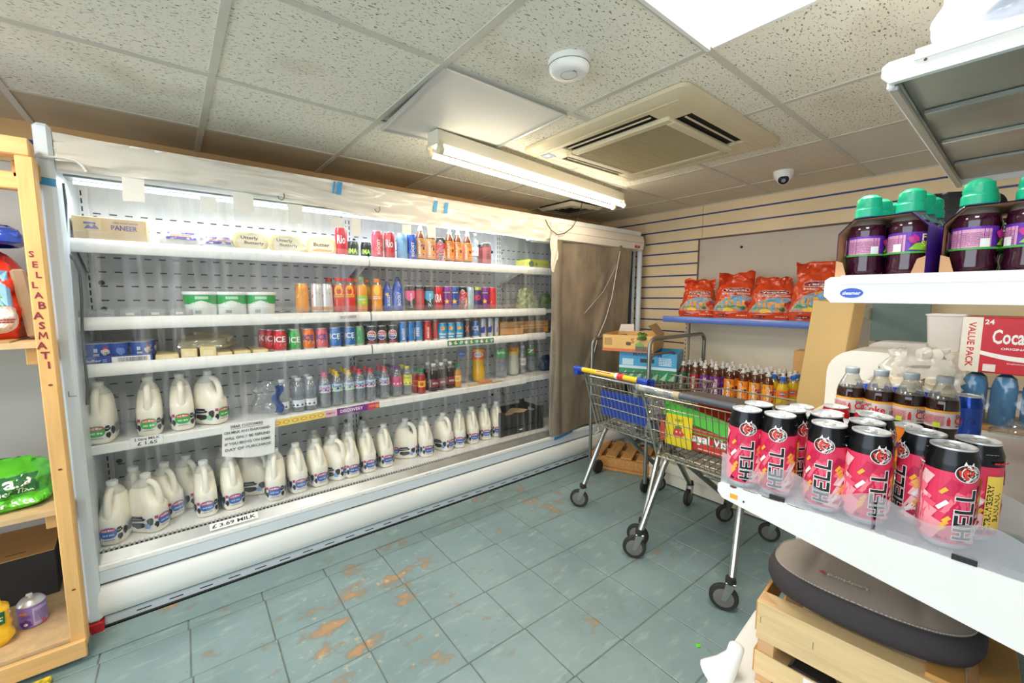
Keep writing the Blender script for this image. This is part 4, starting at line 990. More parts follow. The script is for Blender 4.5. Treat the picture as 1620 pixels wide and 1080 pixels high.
D['lemon'] = lambda: make_bottle('drink_bottle', P500, bmats(P500, .168, orange_l, clr_n), (.05, .105, ink('9ccc3a')), (ink('7fae6a'), .0165, .196, .214, 'flat'), lambda d, r, a, b: d.text('Lemon', 0, (a + b) / 2 + .006, wh, w=.045, h=.014).ell(.01, a + .014, .012, .008, ink('f2d23a')), n=18)
D['boostbottle'] = lambda: make_bottle('drink_bottle', scale_prof(P500, 1.0, 1.02), bmats(P500, .5, mat('blue_plastic_bottle', C('2c50b0'), .2), clr), (.03, .14, ink('2f58bc')), (ink('20325f'), .0165, .198, .224, 'sport'), lambda d, r, a, b: [d.text('BOOST', .010, (a + b) / 2, wh, w=.085, h=.02, rot=90)] + [d.poly([(-.03 + .01 * k, a + .01), (-.028 + .01 * k, a + .01), (-.002 + .012 * k, b - .01), (-.006 + .012 * k, b - .01)], ink('8fb0ea')) for k in range(-2, 2)], n=18)
D['boostsmall'] = lambda: make_bottle('drink_bottle', scale_prof(P500, .87), bmats(P500, .5, mat('blue_plastic_bottle', C('2c50b0'), .2), clr), (.03, .125, ink('3a5cb8')), (ink('20325f'), .0145, .172, .195, 'sport'), lambda d, r, a, b: [d.text('BOOST', .008, (a + b) / 2, wh, w=.07, h=.017, rot=90), d.blob(.0, b - .012, .011, ink('e8c85a'), 3)], n=18)
def clearb(capc, labc, accent, kind='flat', word='', prof=P500s, lab=(.09, .135), key='', dsz=None, liquid=None, fill=.5):
    def ds_(d, r, a, b):
        for k in range(6): d.blob(-.03 + .012 * k, a + .012 + .006 * (k % 2), .007, ink(accent[k % len(accent)]), k)
        if word: d.text(word, 0, b - .014, ink(accent[0]), w=.05, h=.014)
    return lambda: make_bottle('water_bottle', prof, bmats(prof, fill, liquid or clr, clr), (lab[0], lab[1], ink(labc)), (ink(capc), .0165 if prof is not PSM else .015, prof[-1][1] - .008, prof[-1][1] + (.024 if kind == 'sport' else .010), kind), ds_, n=16)
clw = clear_mat('still_water_bottle', tint=(.86, .9, .92), haze=.2, gloss=.25, rough=.06, haze_col=(.62, .68, .72))
D['water'] = clearb('e8eaec', 'dfe3ea', ('3c4a7a', 'f0f0f4'), lab=(.03, .07), liquid=clw, fill=.5)
D['waterpink'] = clearb('e86a9a', 'c6d6ea', ('8a4aa0', 'e0604a', 'f0a0b0'), 'sport', 'volvic'[:0] or 'Touch', liquid=clw)
D['wateryellow'] = clearb('f2cc4a', 'bcd8ec', ('3a4a9a', 'd8d838', 'a8cc40'), 'sport', 'Touch', liquid=clw)
D['waterred'] = clearb('e0505c', 'c4d8ec', ('3a5a9c', 'e05048', 'f08a70'), 'sport', 'Touch', liquid=clw)
D['sparkpink'] = clearb('7a3a98', 'e04a86', ('58a868', 'e8e8ea'), 'flat', 'Fresh', lab=(.07, .135), liquid=clw)
D['sparkyellow'] = clearb('f0dc3a', 'e6dc4a', ('58a868', 'f4f0b0'), 'flat', 'Fresh', lab=(.07, .135), liquid=clw)
def small(capc, liq, labc, acc): return lambda: make_bottle('juice_bottle', PSM, bmats(PSM, .135, liq, clr_n), (.045, .088, ink(labc)), (ink(capc), .015, .145, .166, 'flat'), lambda d, r, a, b: (d.ell(0, (a + b) / 2, .016, .013, ink(acc), 14), d.lines(-.05, a + .01, -.025, b - .01, 3, ink(acc), 3)), n=16)
D['smallred'] = small('1f8a5a', dred_l, 'e0763a', 'c02a2a'); D['smallred2'] = small('1f8a5a', dred_l, 'f0c23a', 'c02a2a'); D['smallamber'] = small('1f7a50', amber_l, 'f0cc7a', 'e0963a')
D['dark'] = lambda: make_bottle('cordial_bottle', P500s, bmats(P500s, .16, brown_l, clr_n), (.03, .085, ink('7c2430')), (wh, .0165, .172, .192, 'flat'), lambda d, r, a, b: (d.rect(-.09, a, -.02, b, ink('eceaea')), d.lines(-.085, a + .005, -.025, b - .005, 7, ink('707074'), 3), d.text('VITA', .012, (a + b) / 2, wh, w=.04, h=.014)), n=16)
D['bigwater'] = lambda: make_bottle('water_bottle', scale_prof(P2L, .96, .8), bmats(P2L, 1, clw, clr), (.215, .215001, wh), (wh, .016, .30, .32, 'flat'), None, n=20)
def big(liq, labc, word, wcol, capc, prof=P2L, lab=(.17, .235), extra=None, k=1.0, kr=None, fill=.3):
    pf = scale_prof(prof, k, kr)
    def ds_(d, r, a, b):
        if extra: extra(d, r, a, b)
        d.text(word, -.004, (a + b) / 2 + .004, ink(wcol), w=r * 1.45, h=(b - a) * .42).lines(-r * 2.4, a + .01, -r * 1.5, b - .01, 5, ink(wcol), 4).text(word, r * 2.6, (a + b) / 2, ink(wcol), w=r * 1.4, h=(b - a) * .4)
    return lambda: make_bottle('soda_bottle', pf, bmats(pf, fill * k, liq, clr_n), (lab[0] * k, lab[1] * k, ink(labc)), (ink(capc), .016, pf[-1][1] - .006, pf[-1][1] + .012, 'flat'), ds_, n=22)
D['fanta'] = big(mat('orange_soda', C('e8b414'), .1), 'f0602a', 'FANTA', '2c3ca0', 'e8702a', P2F, (.19, .262), lambda d, r, a, b: d.rect(-pi * r, b - .008, pi * r, b, ink('f2b42a')).ell(0, (a + b) / 2 + .004, .042, .02, ink('f8ecd8'), 16), fill=.29, k=.92)
D['sprite'] = big(clw, '2aa85a', 'Sprite', 'f4f8f4', '2f9a58', P2L, (.185, .262), None, k=.90, fill=.9)
D['lemonade'] = big(cloudy_l, 'f4bc24', 'FANTA', '2c3478', 'e8c83a', P2F, (.195, .262), lambda d, r, a, b: d.rect(-pi * r, b - .012, pi * r, b, ink('e86a30')), k=.92, fill=.27)
D['seven'] = big(clw, '3aaa3c', '7', 'f6f8f4', '4ab04a', P2L, (.15, .235), lambda d, r, a, b: (d.ell(.028, (a + b) / 2 + .01, .018, .018, ink('d83040'), 16), d.poly([(-.03, a), (.05, a), (.03, a + .02), (-.02, a + .03)], ink('1f7a3a'))), k=.92, kr=.8, fill=.9)
D['slim'] = big(clw, 'e8e2de', 'Soda', 'b0483a', 'ececec', P500s, (.06, .11), None, k=1.25, kr=.9, fill=.9)

def row(z, y, items):
    for it in items:
        px, py, key, lab, cat, grp = it[:6]; yy = it[6] if len(it) > 6 else y; rz = it[7] if len(it) > 7 else 0.0
        put(px, py, yy, z, key, D[key], lab, cat, grp, rz)
c_, b_ = 'can', 'bottle'
g1 = 'cans and bottles on the top chilled shelf'
row(SH[0], 2.57, [
 (540, 383, 'redtall', 'tall red drink can with white script, beside the butter tub', c_, g1), (558, 388, 'limeblack', 'short black can with lime letters, left of the pair at the back', c_, g1, 2.72), (579, 390, 'limeblack', 'short black can with lime letters, right of the pair at the back', c_, g1, 2.72),
 (597, 387, 'boostred', 'tall pale red can with white upright lettering', c_, g1), (616, 388, 'redtall', 'tall red can with white script between the pale red and pale blue cans', c_, g1), (636, 390, 'lightblue', 'tall pale blue and white can on the top shelf', c_, g1), (651, 390, 'boostblue', 'tall deep blue can on the top shelf', c_, g1),
 (665, 384, 'emergemix', 'orange-labelled drink bottle next to the deep blue can', b_, g1), (681, 388, 'emergemix', 'orange-labelled drink bottle under a masking tape tab', b_, g1), (697, 392, 'hell', 'tall pinkish red can with a black top between orange bottles', c_, g1),
 (711, 388, 'emerge', 'orange bottle under the small blue tape, first of three', b_, g1), (724, 389, 'emerge', 'middle one of three orange-labelled bottles on the top shelf', b_, g1), (739, 391, 'emerge', 'last orange-labelled bottle, beside a clear bottle', b_, g1), (751, 396, 'slim', 'slim clear bottle beside the last orange one', b_, g1, 2.66), (762, 402, 'darkhell', 'dark red can half hidden behind another at the row end', c_, g1, 2.68), (770, 402, 'darkhell', 'dark red can with a black top, last on the top shelf', c_, g1, 2.60)])
g2 = 'cans and bottles on the second chilled shelf'
row(SH[1], 2.565, [
 (478, 471, 'orangetall', 'tall orange can, first beside the green-lidded tubs', c_, g2), (501, 472, 'whitecoffee', 'tall white iced-coffee can next to the orange can', c_, g2), (517, 472, 'whitecoffee', 'tall white iced-coffee can beside the red bottles', c_, g2),
 (521, 466, 'lucored', 'red drink bottle at the back, leftmost of the red ones', b_, g2, 2.70), (536, 466, 'lucored', 'red drink bottle in front, left one', b_, g2), (544, 466, 'lucored', 'red drink bottle peeping from behind the two front ones', b_, g2, 2.70), (553, 466, 'lucored', 'red drink bottle in front, right one', b_, g2),
 (563, 464, 'lucoorange', 'yellow-orange bottle behind the green-labelled one', b_, g2, 2.69), (572, 464, 'lemon', 'orange drink bottle with a lime green label and green cap', b_, g2), (581, 464, 'lucoorange', 'amber bottle at the back, right of the lime label', b_, g2, 2.70), (596, 462, 'lucoorange', 'bright orange bottle in front beside the blue bottles', b_, g2),
 (613, 470, 'boostsmall', 'smaller blue sports bottle', b_, g2), (629, 464, 'boostbottle', 'larger blue sports bottle', b_, g2), (648, 469, 'pinkblack', 'tall black and pink can', c_, g2), (663, 470, 'redplain', 'tall plain red can with black top on the second shelf', c_, g2), (678, 469, 'blueblack', 'tall black and sky-blue can', c_, g2), (693, 469, 'kra', 'tall scarlet can with large white letters', c_, g2),
 (707, 469, 'rockpurple', 'purple star can left of the blue star can', c_, g2), (719, 469, 'rockblue', 'blue can with a gold star', c_, g2), (732, 470, 'hell', 'pink and black can right of the star cans', c_, g2), (743, 470, 'icepale', 'tall pale ice-blue can', c_, g2), (755, 471, 'mdpurple', 'dark purple can with a yellow-green top', c_, g2), (767, 471, 'rockpurple', 'purple star can near the row end', c_, g2), (778, 471, 'redyellow', 'red and yellow can, last on the second shelf', c_, g2)])
g3 = 'cans on the third chilled shelf'
row(SH[2], 2.565, [
 (419, 537, 'icered', 'red can at the back, far left of the row', c_, g3, 2.70), (429, 540, 'icered', 'red can half hidden behind the first front red can', c_, g3, 2.63), (443, 541, 'icered', 'red can in front with white letters', c_, g3, 2.555), (461, 537, 'icegreen', 'green can behind the front green one', c_, g3, 2.66), (466, 538, 'icegreen', 'green can in front', c_, g3), (481, 536, 'iceorange', 'orange can behind the front orange one', c_, g3, 2.66), (488, 537, 'iceorange', 'orange can in front', c_, g3), (509, 536, 'icepink', 'coral pink can with a blue wordmark', c_, g3), (530, 533, 'iceblue', 'single blue can beside the coral pink one', c_, g3), (541, 531, 'iceblue', 'blue can half hidden behind the last blue one', c_, g3, 2.66), (553, 532, 'iceblue', 'last blue can, before the pale green one', c_, g3, 2.58),
 (568, 531, 'palegreen', 'pale green can left of the black cans', c_, g3, 2.60), (588, 530, 'pepsi', 'black can with a red white and blue disc, first of three', c_, g3), (604, 530, 'pepsi', 'black can with a red white and blue disc, middle of three', c_, g3), (621, 529, 'pepsi', 'black can with a red white and blue disc, last of three', c_, g3), (580, 526, 'pepsi', 'black can standing at the back behind the disc cans', c_, g3, 2.70), (612, 526, 'pepsi', 'second black can at the back behind the disc cans', c_, g3, 2.70),
 (637, 528, 'blue250', 'slim blue can with upright lettering', c_, g3), (650, 527, 'blue250', 'slim blue can with its side print forward', c_, g3, 2.57, .9), (662, 526, 'blue250', 'slim blue can beside the slim red can', c_, g3, 2.57, 1.8), (676, 525, 'emergered250', 'slim red can with white upright lettering', c_, g3), (689, 525, 'redblack', 'slim red can patterned in black', c_, g3, 2.60), (700, 524, 'rubicon', 'turquoise can, first of three', c_, g3), (713, 524, 'rubicon', 'turquoise can, middle of three', c_, g3), (726, 523, 'rubicon', 'turquoise can, last of three', c_, g3), (739, 523, 'smallblack', 'slim black and red can', c_, g3), (752, 523, 'iceblue', 'blue can standing between slim black and silver cans', c_, g3, 2.60), (764, 519, 'silverblue', 'slim silver and blue can, first of three', c_, g3, 2.60), (775, 518, 'silverblue', 'slim silver and blue can, middle of three', c_, g3, 2.61), (785, 517, 'silverblue', 'slim silver and blue can, last of three', c_, g3, 2.62, .8)])
g4 = 'bottles on the fourth chilled shelf'
row(SH[3], 2.58, [
 (446, 620, 'water', 'clear water bottle beside the blue torn film', b_, g4), (472, 622, 'water', 'clear water bottle in the middle of the wrapped trio', b_, g4), (491, 620, 'water', 'clear water bottle right of the wrapped trio', b_, g4), (467, 615, 'water', 'clear water bottle behind the wrapped trio', b_, g4, 2.66), (486, 613, 'water', 'clear water bottle at the back right of the trio', b_, g4, 2.67),
 (514, 617, 'waterpink', 'clear bottle with a pink sports cap', b_, g4), (512, 612, 'waterpink', 'pink-capped clear bottle hidden behind the first', b_, g4, 2.66), (533, 614, 'wateryellow', 'yellow-capped clear bottle in front, left', b_, g4), (529, 610, 'wateryellow', 'yellow-capped clear bottle, second in the left file', b_, g4, 2.655), (524, 606, 'wateryellow', 'yellow-capped clear bottle, third in the left file', b_, g4, 2.73), (552, 612, 'wateryellow', 'yellow-capped clear bottle in front, right', b_, g4), (547, 607, 'wateryellow', 'yellow-capped clear bottle, second in the right file', b_, g4, 2.655), (541, 603, 'wateryellow', 'yellow-capped clear bottle, third in the right file', b_, g4, 2.73),
 (569, 609, 'waterred', 'red-capped clear bottle in front, first', b_, g4), (562, 604, 'waterred', 'red-capped clear bottle second in file', b_, g4, 2.655), (557, 600, 'waterred', 'red-capped clear bottle third in file', b_, g4, 2.73), (586, 607, 'waterred', 'red-capped clear bottle in front, second', b_, g4), (578, 601, 'waterred', 'red-capped clear bottle behind the second front one', b_, g4, 2.66), (608, 604, 'waterred', 'red-capped clear bottle in front, third', b_, g4), (600, 600, 'waterred', 'red-capped clear bottle behind the third front one', b_, g4, 2.66),
 (628, 603, 'sparkpink', 'clear bottle with purple cap and pink label in front', b_, g4), (620, 599, 'sparkpink', 'purple-capped bottle second in file', b_, g4, 2.655), (613, 596, 'sparkpink', 'purple-capped bottle third in file', b_, g4, 2.73), (644, 601, 'sparkyellow', 'clear bottle with yellow cap and yellow label in front', b_, g4), (636, 597, 'sparkyellow', 'yellow-capped yellow-label bottle behind', b_, g4, 2.66),
 (657, 604, 'smallred', 'small red juice bottle with green cap, behind', b_, g4, 2.61), (667, 605, 'smallred2', 'small red juice bottle with a yellow label and green cap', b_, g4, 2.56), (677, 600, 'dark', 'dark cordial bottle, left at the back', b_, g4, 2.64), (686, 602, 'dark', 'dark cordial bottle in front, first', b_, g4, 2.57), (691, 596, 'dark', 'dark cordial bottle deep behind the first two', b_, g4, 2.71), (698, 600, 'dark', 'dark cordial bottle in front, middle', b_, g4, 2.58), (705, 595, 'dark', 'dark cordial bottle deep behind the middle', b_, g4, 2.70), (712, 599, 'dark', 'dark cordial bottle in front, last', b_, g4, 2.59), (718, 598, 'smallamber', 'small amber bottle with green cap, behind', b_, g4, 2.65), (724, 599, 'smallamber', 'small amber bottle with green cap, in front', b_, g4, 2.575),
 (731, 580, 'bigwater', 'large clear water bottle with an oval blue mark', b_, g4, 2.70), (757, 585, 'fanta', 'large bottle of yellow-orange soda with orange label', b_, g4, 2.66), (793, 572, 'sprite', 'large clear soda bottle with a green label', b_, g4, 2.68), (812, 575, 'lemonade', 'large cloudy lemonade bottle with a yellow label', b_, g4, 2.70), (827, 575, 'slim', 'slim clear bottle between lemonade and lime soda', b_, g4, 2.69), (840, 572, 'seven', 'large clear soda bottle with a green and red 7 label', b_, g4, 2.74)])
bw = PROTO['bigwater'][0]
decal('oval_mark', Dec().ell(0, .225, .03, .026, ink('4a78c0'), 18).text('PURE LIFE', 0, .225, wh, w=.04, h=.008), cyl_map(.0445), bw, ds=.01, eps=.001)

# ---- boxes, tubs, bags and trays in the cabinet
card = mat('brown_cardboard', C('c99b5e'), .75, var=.06, vs=6, bump=.05, bs=30)
card_l = mat('pale_cardboard', C('dcc193'), .75, var=.04, vs=5)
card_in = mat('grey_brown_card', C('a88a62'), .8, var=.06)
def wpt(px, py, y): return at(px, py, 1, y)
def fbox(name, px0, px1, ytop, z, y, dep_, m, label, cat, d=None, grp=None, edge=.002):
    """box standing on a shelf: front face at y between two picture columns, top at picture row ytop"""
    a = wpt(px0, ytop, y).x; b = wpt(px1, ytop, y).x; h = wpt((px0 + px1) / 2, ytop, y).z - z
    t = M0(m).box(-(b - a) / 2, (b - a) / 2, 0, dep_, 0, h, edge).build(name); t.location = ((a + b) / 2, y, z + .001)
    if d: decal('print', d(b - a, h), face_map((0, -.0003, h / 2), (1, 0, 0), (0, 0, 1), (0, -1, 0)), t)
    return tag(t, label, cat, grp)
def pan(w, h): return Dec().text('PANEER', w * .18, h * .12, ink('5a55a0'), w=w * .36, h=h * .2).text('100% VEGETARIAN', w * .2, h * .32, ink('7a72a8'), w=w * .34, h=h * .07).poly([(-w * .36, h * .02), (-w * .30, h * .18), (-w * .26, h * .08), (-w * .22, h * .2), (-w * .16, h * .02)], ink('6a64a8')).rect(-w * .36, h * .2, -w * .2, h * .28, ink('6a64a8'))
fbox('cardboard_box', 113, 231, 345, SH[0], 2.54, .22, card_l, 'brown cardboard box printed in purple on the top chilled shelf', 'box', pan)
fbox('cardboard_box', 84, 97, 338, SH[0], 2.54, .22, card_l, 'narrow edge of a cardboard box beside the cabinet end', 'box')
fbox('cardboard_box', 838, 868, 411, SH[0], 2.60, .18, mat('lime_card', C('cfd03a'), .6, var=.08), 'lime yellow box at the far end of the top chilled shelf', 'box', lambda w, h: Dec().ell(-w * .15, 0, .012, .014, ink('7a8a3a')).blob(-w * .4, 0, .03, ink('4a6a4a'), 3))
# butter tubs
def tubf(word, wtop, col, bcol):
    def f():
        r = empty('butter_tub', (0, 0, 0)); n = 24
        def ring(hx, hy, z, p=3.0): return [(hx * math.copysign(abs(cos(2 * pi * i / n)) ** (2 / p), cos(2 * pi * i / n)), z, hy * math.copysign(abs(sin(2 * pi * i / n)) ** (2 / p), sin(2 * pi * i / n))) for i in range(n)]
        # stands on its side, lid towards the shopper
        M0(mat('tub_cream_' + col, C(col), .3)).loft([[(x, y, z + .052) for x, y, z in ring(.068, .046, .075)], [(x, y, z + .052) for x, y, z in ring(.076, .052, .012)]]).build('body', r, smooth=50)
        M0(mat('tub_lid_' + bcol, C(bcol), .3)).loft([[(x, y, z + .052) for x, y, z in ring(.079, .0525, .013)], [(x, y, z + .052) for x, y, z in ring(.079, .0525, .003)], [(x, y, z + .052) for x, y, z in ring(.075, .049, 0)]]).build('lid', r, smooth=50)
        d = Dec().ell(0, .052, .066, .041, ink('efe8cc'), 24, p=2.6)
        if len(word) > 1: d.text(word[0], -.008, .066, ink('5f4a2a'), w=.078, h=.020).text(word[1], .012, .042, ink('5f4a2a'), w=.088, h=.020).poly([(-.02, .082), (.0, .089), (.03, .086), (.0, .091)], ink('8a7a5a'))
        else: d.text(word[0], 0, .062, ink('6f5a2a'), w=.085, h=.020).poly([(-.055, .030), (-.02, .040), (.055, .034), (.05, .026), (-.04, .024)], ink('e8a04a'))
        decal('lid_print', d, lambda s, z, l: (s, -.0003 - l, z), r); return r
    return f
for px, lab in ((398, 'oval yellow butter tub on its side, beside the bags of curd'), (453, 'oval yellow butter tub on its side, second in line')): put(px, 385, 2.545, SH[0], 'tubU', tubf(('Utterly', 'Butterly'), 0, 'eed67a', 'f0dc94'), lab, 'butter', 'butter tubs on the top chilled shelf', .25)
put(509, 390, 2.56, SH[0], 'tubB', tubf(('Butter',), 0, 'e2b83a', 'e8d084'), 'rectangular butter tub with an orange knife stroke, by the red can', 'butter', 'butter tubs on the top chilled shelf', .2)
put(489, 388, 2.66, SH[0], 'tubB', None, 'butter tub half hidden behind another', 'butter', 'butter tubs on the top chilled shelf', .3)
# pillow bags
def pillow(name, w, d, h, m, seed, n=26, k=.10, top=None, p=2.6, taper=0.0):
    """soft filled bag standing on z=0, front towards -Y"""
    def fn(u, v, lift=0.0):
        a = 2 * pi * u; z = h * v
        fw = (1 - .10 * v) * (1 if v < .62 else 1 - .25 * ((v - .62) / .38) ** 2); fd = (1 - .25 * v) * (1 if v < .55 else max(.06, 1 - ((v - .55) / .45) ** 1.3))
        fw *= 1 - taper * v
        if v < .12: fw *= .88 + .12 * v / .12; fd *= .8 + .2 * v / .12
        c = math.copysign(abs(cos(a)) ** (2 / p), cos(a)); s_ = math.copysign(abs(sin(a)) ** (2 / p), sin(a))
        P = Vector((w / 2 * fw * c, d / 2 * fd * s_, z)); q = noise.noise(Vector((P.x * 14, P.y * 14 + seed, P.z * 12 + seed))) * k * d + (noise.noise(Vector((P.x * 45, P.y * 45 + seed, P.z * 45))) * k * .35 * d) * (1 + 1.5 * v)
        nrm = Vector((c, s_ * 1.2, 0)).normalized(); return tuple(P + nrm * (q + lift) + Vector((0, 0, (q * .5 if v > .9 else 0))))
    mb = M0(m); mb.grid(lambda u, v: fn(u, v), n * 2, n, flip=False); o = mb.build(name, smooth=55)
    return o, fn
bagw = mat('white_film_bag', C('cfd0c8'), .3, coat=.3)
for px, lab, k in ((287, 'white curd bag with a purple label, larger', 1.0), (344, 'white curd bag with a purple label, slumped beside the tubs', .8)):
    o, fn = pillow('curd_bag', .165, .10, .085 * k + .02, bagw, px, k=.12)
    X = at(px, 375, 1, 2.58).x; o.location = (X, 2.585, SH[0] + .002); o.rotation_euler = (0, 0, faceme(X, 2.58)); tag(o, lab, 'cheese')
    d = Dec().rect(-.03, -.018, .03, .018, ink('e0e0e6')).rect(-.03, .008, .03, .018, ink('4a3cb0')).rect(-.03, -.018, .03, -.006, ink('4a3cb0')).lines(-.02, -.006, .02, .008, 2, ink('e08a6a'), 3)
    decal('label', d, lambda s, z, l, fn=fn, k=k: tuple(Vector(fn(.75 + s / .30, .50 * 1 + z / (.085 * k + .02), l + .002))), o, ds=.008)
# green tubs of yogurt with white lids
def gtub():
    r = M0(mat('white_tub', C('eef3ee'), .35)).lathe([(0, 0), (.058, 0), (.062, .004), (.070, .108), (0, .108)], 24).build('yogurt_tub')
    M0(mat('white_lid', C('f6f8f6'), .3)).lathe([(.072, .106), (.075, .107), (.075, .118), (.072, .121), (.066, .121), (.064, .118), (0, .118)], 24).build('lid', r)
    d = Dec().rect(-.22, .060, .22, .104, ink('2fae55')).poly([(-.05, .062), (0, .078), (.05, .062), (.05, .055), (-.05, .055)], ink('eef3ee')).rect(-.024, .084, .03, .098, ink('bfe6c8')).rect(-.03, .014, .0, .032, ink('d6dcd8')).lines(-.028, .016, -.002, .03, 4, ink('8a9490'), 2)
    decal('label', d, prof_map([(.062, .004), (.070, .108)]), r, ds=.02); return r
for px, lab in ((318, 'white yogurt tub with a green band, first of three'), (366, 'white yogurt tub with a green band, middle of three'), (412, 'white yogurt tub with a green band, next to the gap')): put(px, 475, 2.59, SH[1], 'gtub', gtub, lab, 'tub', 'green band yogurt tubs')
# empty clear trays on the second shelf
for k, px in enumerate((128, 165, 205, 245, 283)):
    a = at(px, 485, 1, 2.55); o = M0(clear_mat('clear_tray', haze=.16, gloss=.3, haze_col=(.8, .85, .87))); hh = .035
    o.box(-.05, .05, 0, .002, 0, hh).box(-.05, .05, .24, .242, 0, hh).box(-.05, -.048, 0, .24, 0, hh).box(.048, .05, 0, .24, 0, hh).box(-.05, .05, 0, .24, 0, .0015)
    o = o.build('clear_tray'); o.location = (a.x, 2.535, SH[1] + .002); tag(o, ('empty clear plastic tray beside the cabinet end', 'empty clear plastic tray, second from the cabinet end', 'empty clear plastic tray, middle of the five', 'empty clear plastic tray, fourth from the cabinet end', 'empty clear plastic tray nearest the yogurt tubs')[k], 'tray', 'empty clear trays')
    if k in (3, 4, 2): decal('sticker', Dec().rect(-.014, .012, .014, .024, wh), face_map((0, -.0004, 0), (1, 0, 0), (0, 0, 1), (0, -1, 0)), o)
# blue printed tray of yogurt pots on the third shelf
a = at(104, 560, 1, 2.53).x; b = at(243, 560, 1, 2.53).x; a = max(a, -.315)
ty = M0(mat('print_2c48a0', C('2c48a0'), .4)); ww = b - a; ty.box(-ww / 2, ww / 2, 0, .004, 0, .038).box(-ww / 2, ww / 2, .22, .224, 0, .038).box(-ww / 2, -ww / 2 + .004, 0, .22, 0, .038).box(ww / 2 - .004, ww / 2, 0, .22, 0, .038).box(-ww / 2, ww / 2, 0, .22, 0, .003)
ty = tag(ty.build('pot_tray'), 'blue printed card tray holding blue yogurt pots', 'tray'); ty.location = ((a + b) / 2, 2.525, SH[2] + .001)
decal('tray_print', Dec().rect(-.02, .006, ww / 2 - .012, .032, wh).bars(.0, .01, ww / 2 - .02, .028, ink('5a5f80'), 26).text('Muller', -ww * .34, .02, ink('c8d4f4'), w=.06, h=.012).lines(-ww * .2, .012, -.035, .028, 2, ink('a8b8e8'), 3), face_map((0, -.0003, 0), (1, 0, 0), (0, 0, 1), (0, -1, 0)), ty)
def pot():
    r = M0(ink('2a56b8')).lathe([(0, 0), (.030, 0), (.036, .086), (0, .086)], 20).build('yogurt_pot')
    M0(mat('foil_lid', C('dfe4ec'), .25, .5)).lathe([(.037, .0855), (.0395, .087), (.0395, .089), (0, .090)], 20).build('lid', r)
    d = Dec().rect(-.014, .016, .006, .042, ink('e6eaf4')).lines(-.012, .018, .004, .04, 5, ink('5a6488'), 4).rect(-.012, .050, .0, .066, ink('c8d4f0')).blob(.03, .05, .016, ink('e8e0e0'), 3).blob(.032, .04, .009, ink('5a2a2a'), 5).rect(.022, .062, .038, .072, red_).blob(-.05, .05, .02, ink('6f96dc'), 8)
    decal('label', d, prof_map([(.030, 0), (.036, .086)]), r, ds=.01); return r
for k, (px, y, lab, rr) in enumerate(((117, 2.59, 'blue yogurt pot cut off by the cabinet end', .4), (148, 2.575, 'blue yogurt pot in the tray, left pair front', .3), (166, 2.585, 'blue yogurt pot beside the first front one', -.8), (187, 2.58, 'blue yogurt pot with white print panel, middle of the tray', 1.6), (222, 2.58, 'blue yogurt pot at the right end of the tray', 0), (232, 2.67, 'blue yogurt pot behind the end one', .5), (196, 2.67, 'blue yogurt pot behind the middle one', .5), (158, 2.68, 'blue yogurt pot at the back left', .5), (130, 2.68, 'blue yogurt pot at the back beside the cabinet end', .5))): put(px, 550, y, SH[2] + .004, 'pot', pot, lab, 'yogurt', 'blue yogurt pots in a tray', rr)
# cheese blocks
chz = mat('cheese_pack', C('ecd9a0'), .35, var=.05)
for k, (p0, p1, yt) in enumerate(((245, 283, 561), (286, 312, 556), (316, 342, 553), (343, 368, 557), (371, 397, 555), (400, 425, 553))):
    fbox('cheese_block', p0, p1, yt - (4 if k in (1, 2) else 0), SH[2], 2.53 + .01 * (k % 2), .2, chz, 'flat pale cheese block, ' + ('beside the blue pot tray', 'second from the pot tray, under film', 'third from the pot tray, with yellow print', 'fourth from the pot tray', 'second from the red cans', 'next to the red cans')[k], 'cheese', lambda w, h: Dec().rect(-w * .3, -h * .3, w * .3, h * .2, ink('f2e6ba')), 'cheese blocks', .004)
o, fn = pillow('film_bag', .26, .18, .075, clear_mat('yellow_film', tint=(.98, .96, .8), haze=.25, gloss=.3, haze_col=(.9, .82, .5)), 5, n=14, k=.2); X = at(330, 548, 1, 2.60).x; o.location = (X, 2.64, SH[2] + .04); tag(o, 'crinkled clear bag with a yellow corner lying over the cheese blocks', 'bag')
# torn film and blue wrap over water bottles
o, fn = pillow('shrink_film', .17, .11, .17, clear_mat('clear_film2', haze=.12, gloss=.25, haze_col=(.8, .85, .9)), 9, n=18, k=.25, p=2.2); X = at(437, 620, 1, 2.62).x; o.location = (X - .02, 2.68, SH[3] + .002); tag(o, 'torn clear shrink film around the water bottles', 'film')
mbx = M0(mat('blue_film', C('2a4c8c'), .3)); mbx.grid(lambda u, v: (-.018 + .04 * u + .012 * sin(v * 9), .01 * sin(u * 6 + v * 5), .02 + .15 * v), 6, 12, flip=True); o = mbx.build('blue_film'); o.location = (at(437, 620, 1, 2.56).x, 2.54, SH[3]); tag(o, 'strip of torn blue film hanging by the first water bottle', 'film')
# carrot
o = M0(mat('carrot_orange', C('c98048'), .6, var=.1)).tube([(0, 0, 0), (.03, .002, .001), (.09, .004, .0), (.125, .006, -.004)], [.008, .014, .013, .004], 10).build('carrot'); o.location = at(758, 610, 1, 2.55); o.location.z = SH[3] + .016; tag(o, 'single carrot lying on the shelf front by the orange soda', 'carrot')
o = M0(card_l).add([(0, 0, 0), (.32, .02, .003), (.30, .06, .003), (.0, .07, .004)], [(0, 1, 2, 3)]).build('card_scrap'); o.location = (at(742, 610, 1, 2.55).x, 2.515, SH[3] + .004); tag(o, 'thin scrap of card lying flat under the carrot', 'card')
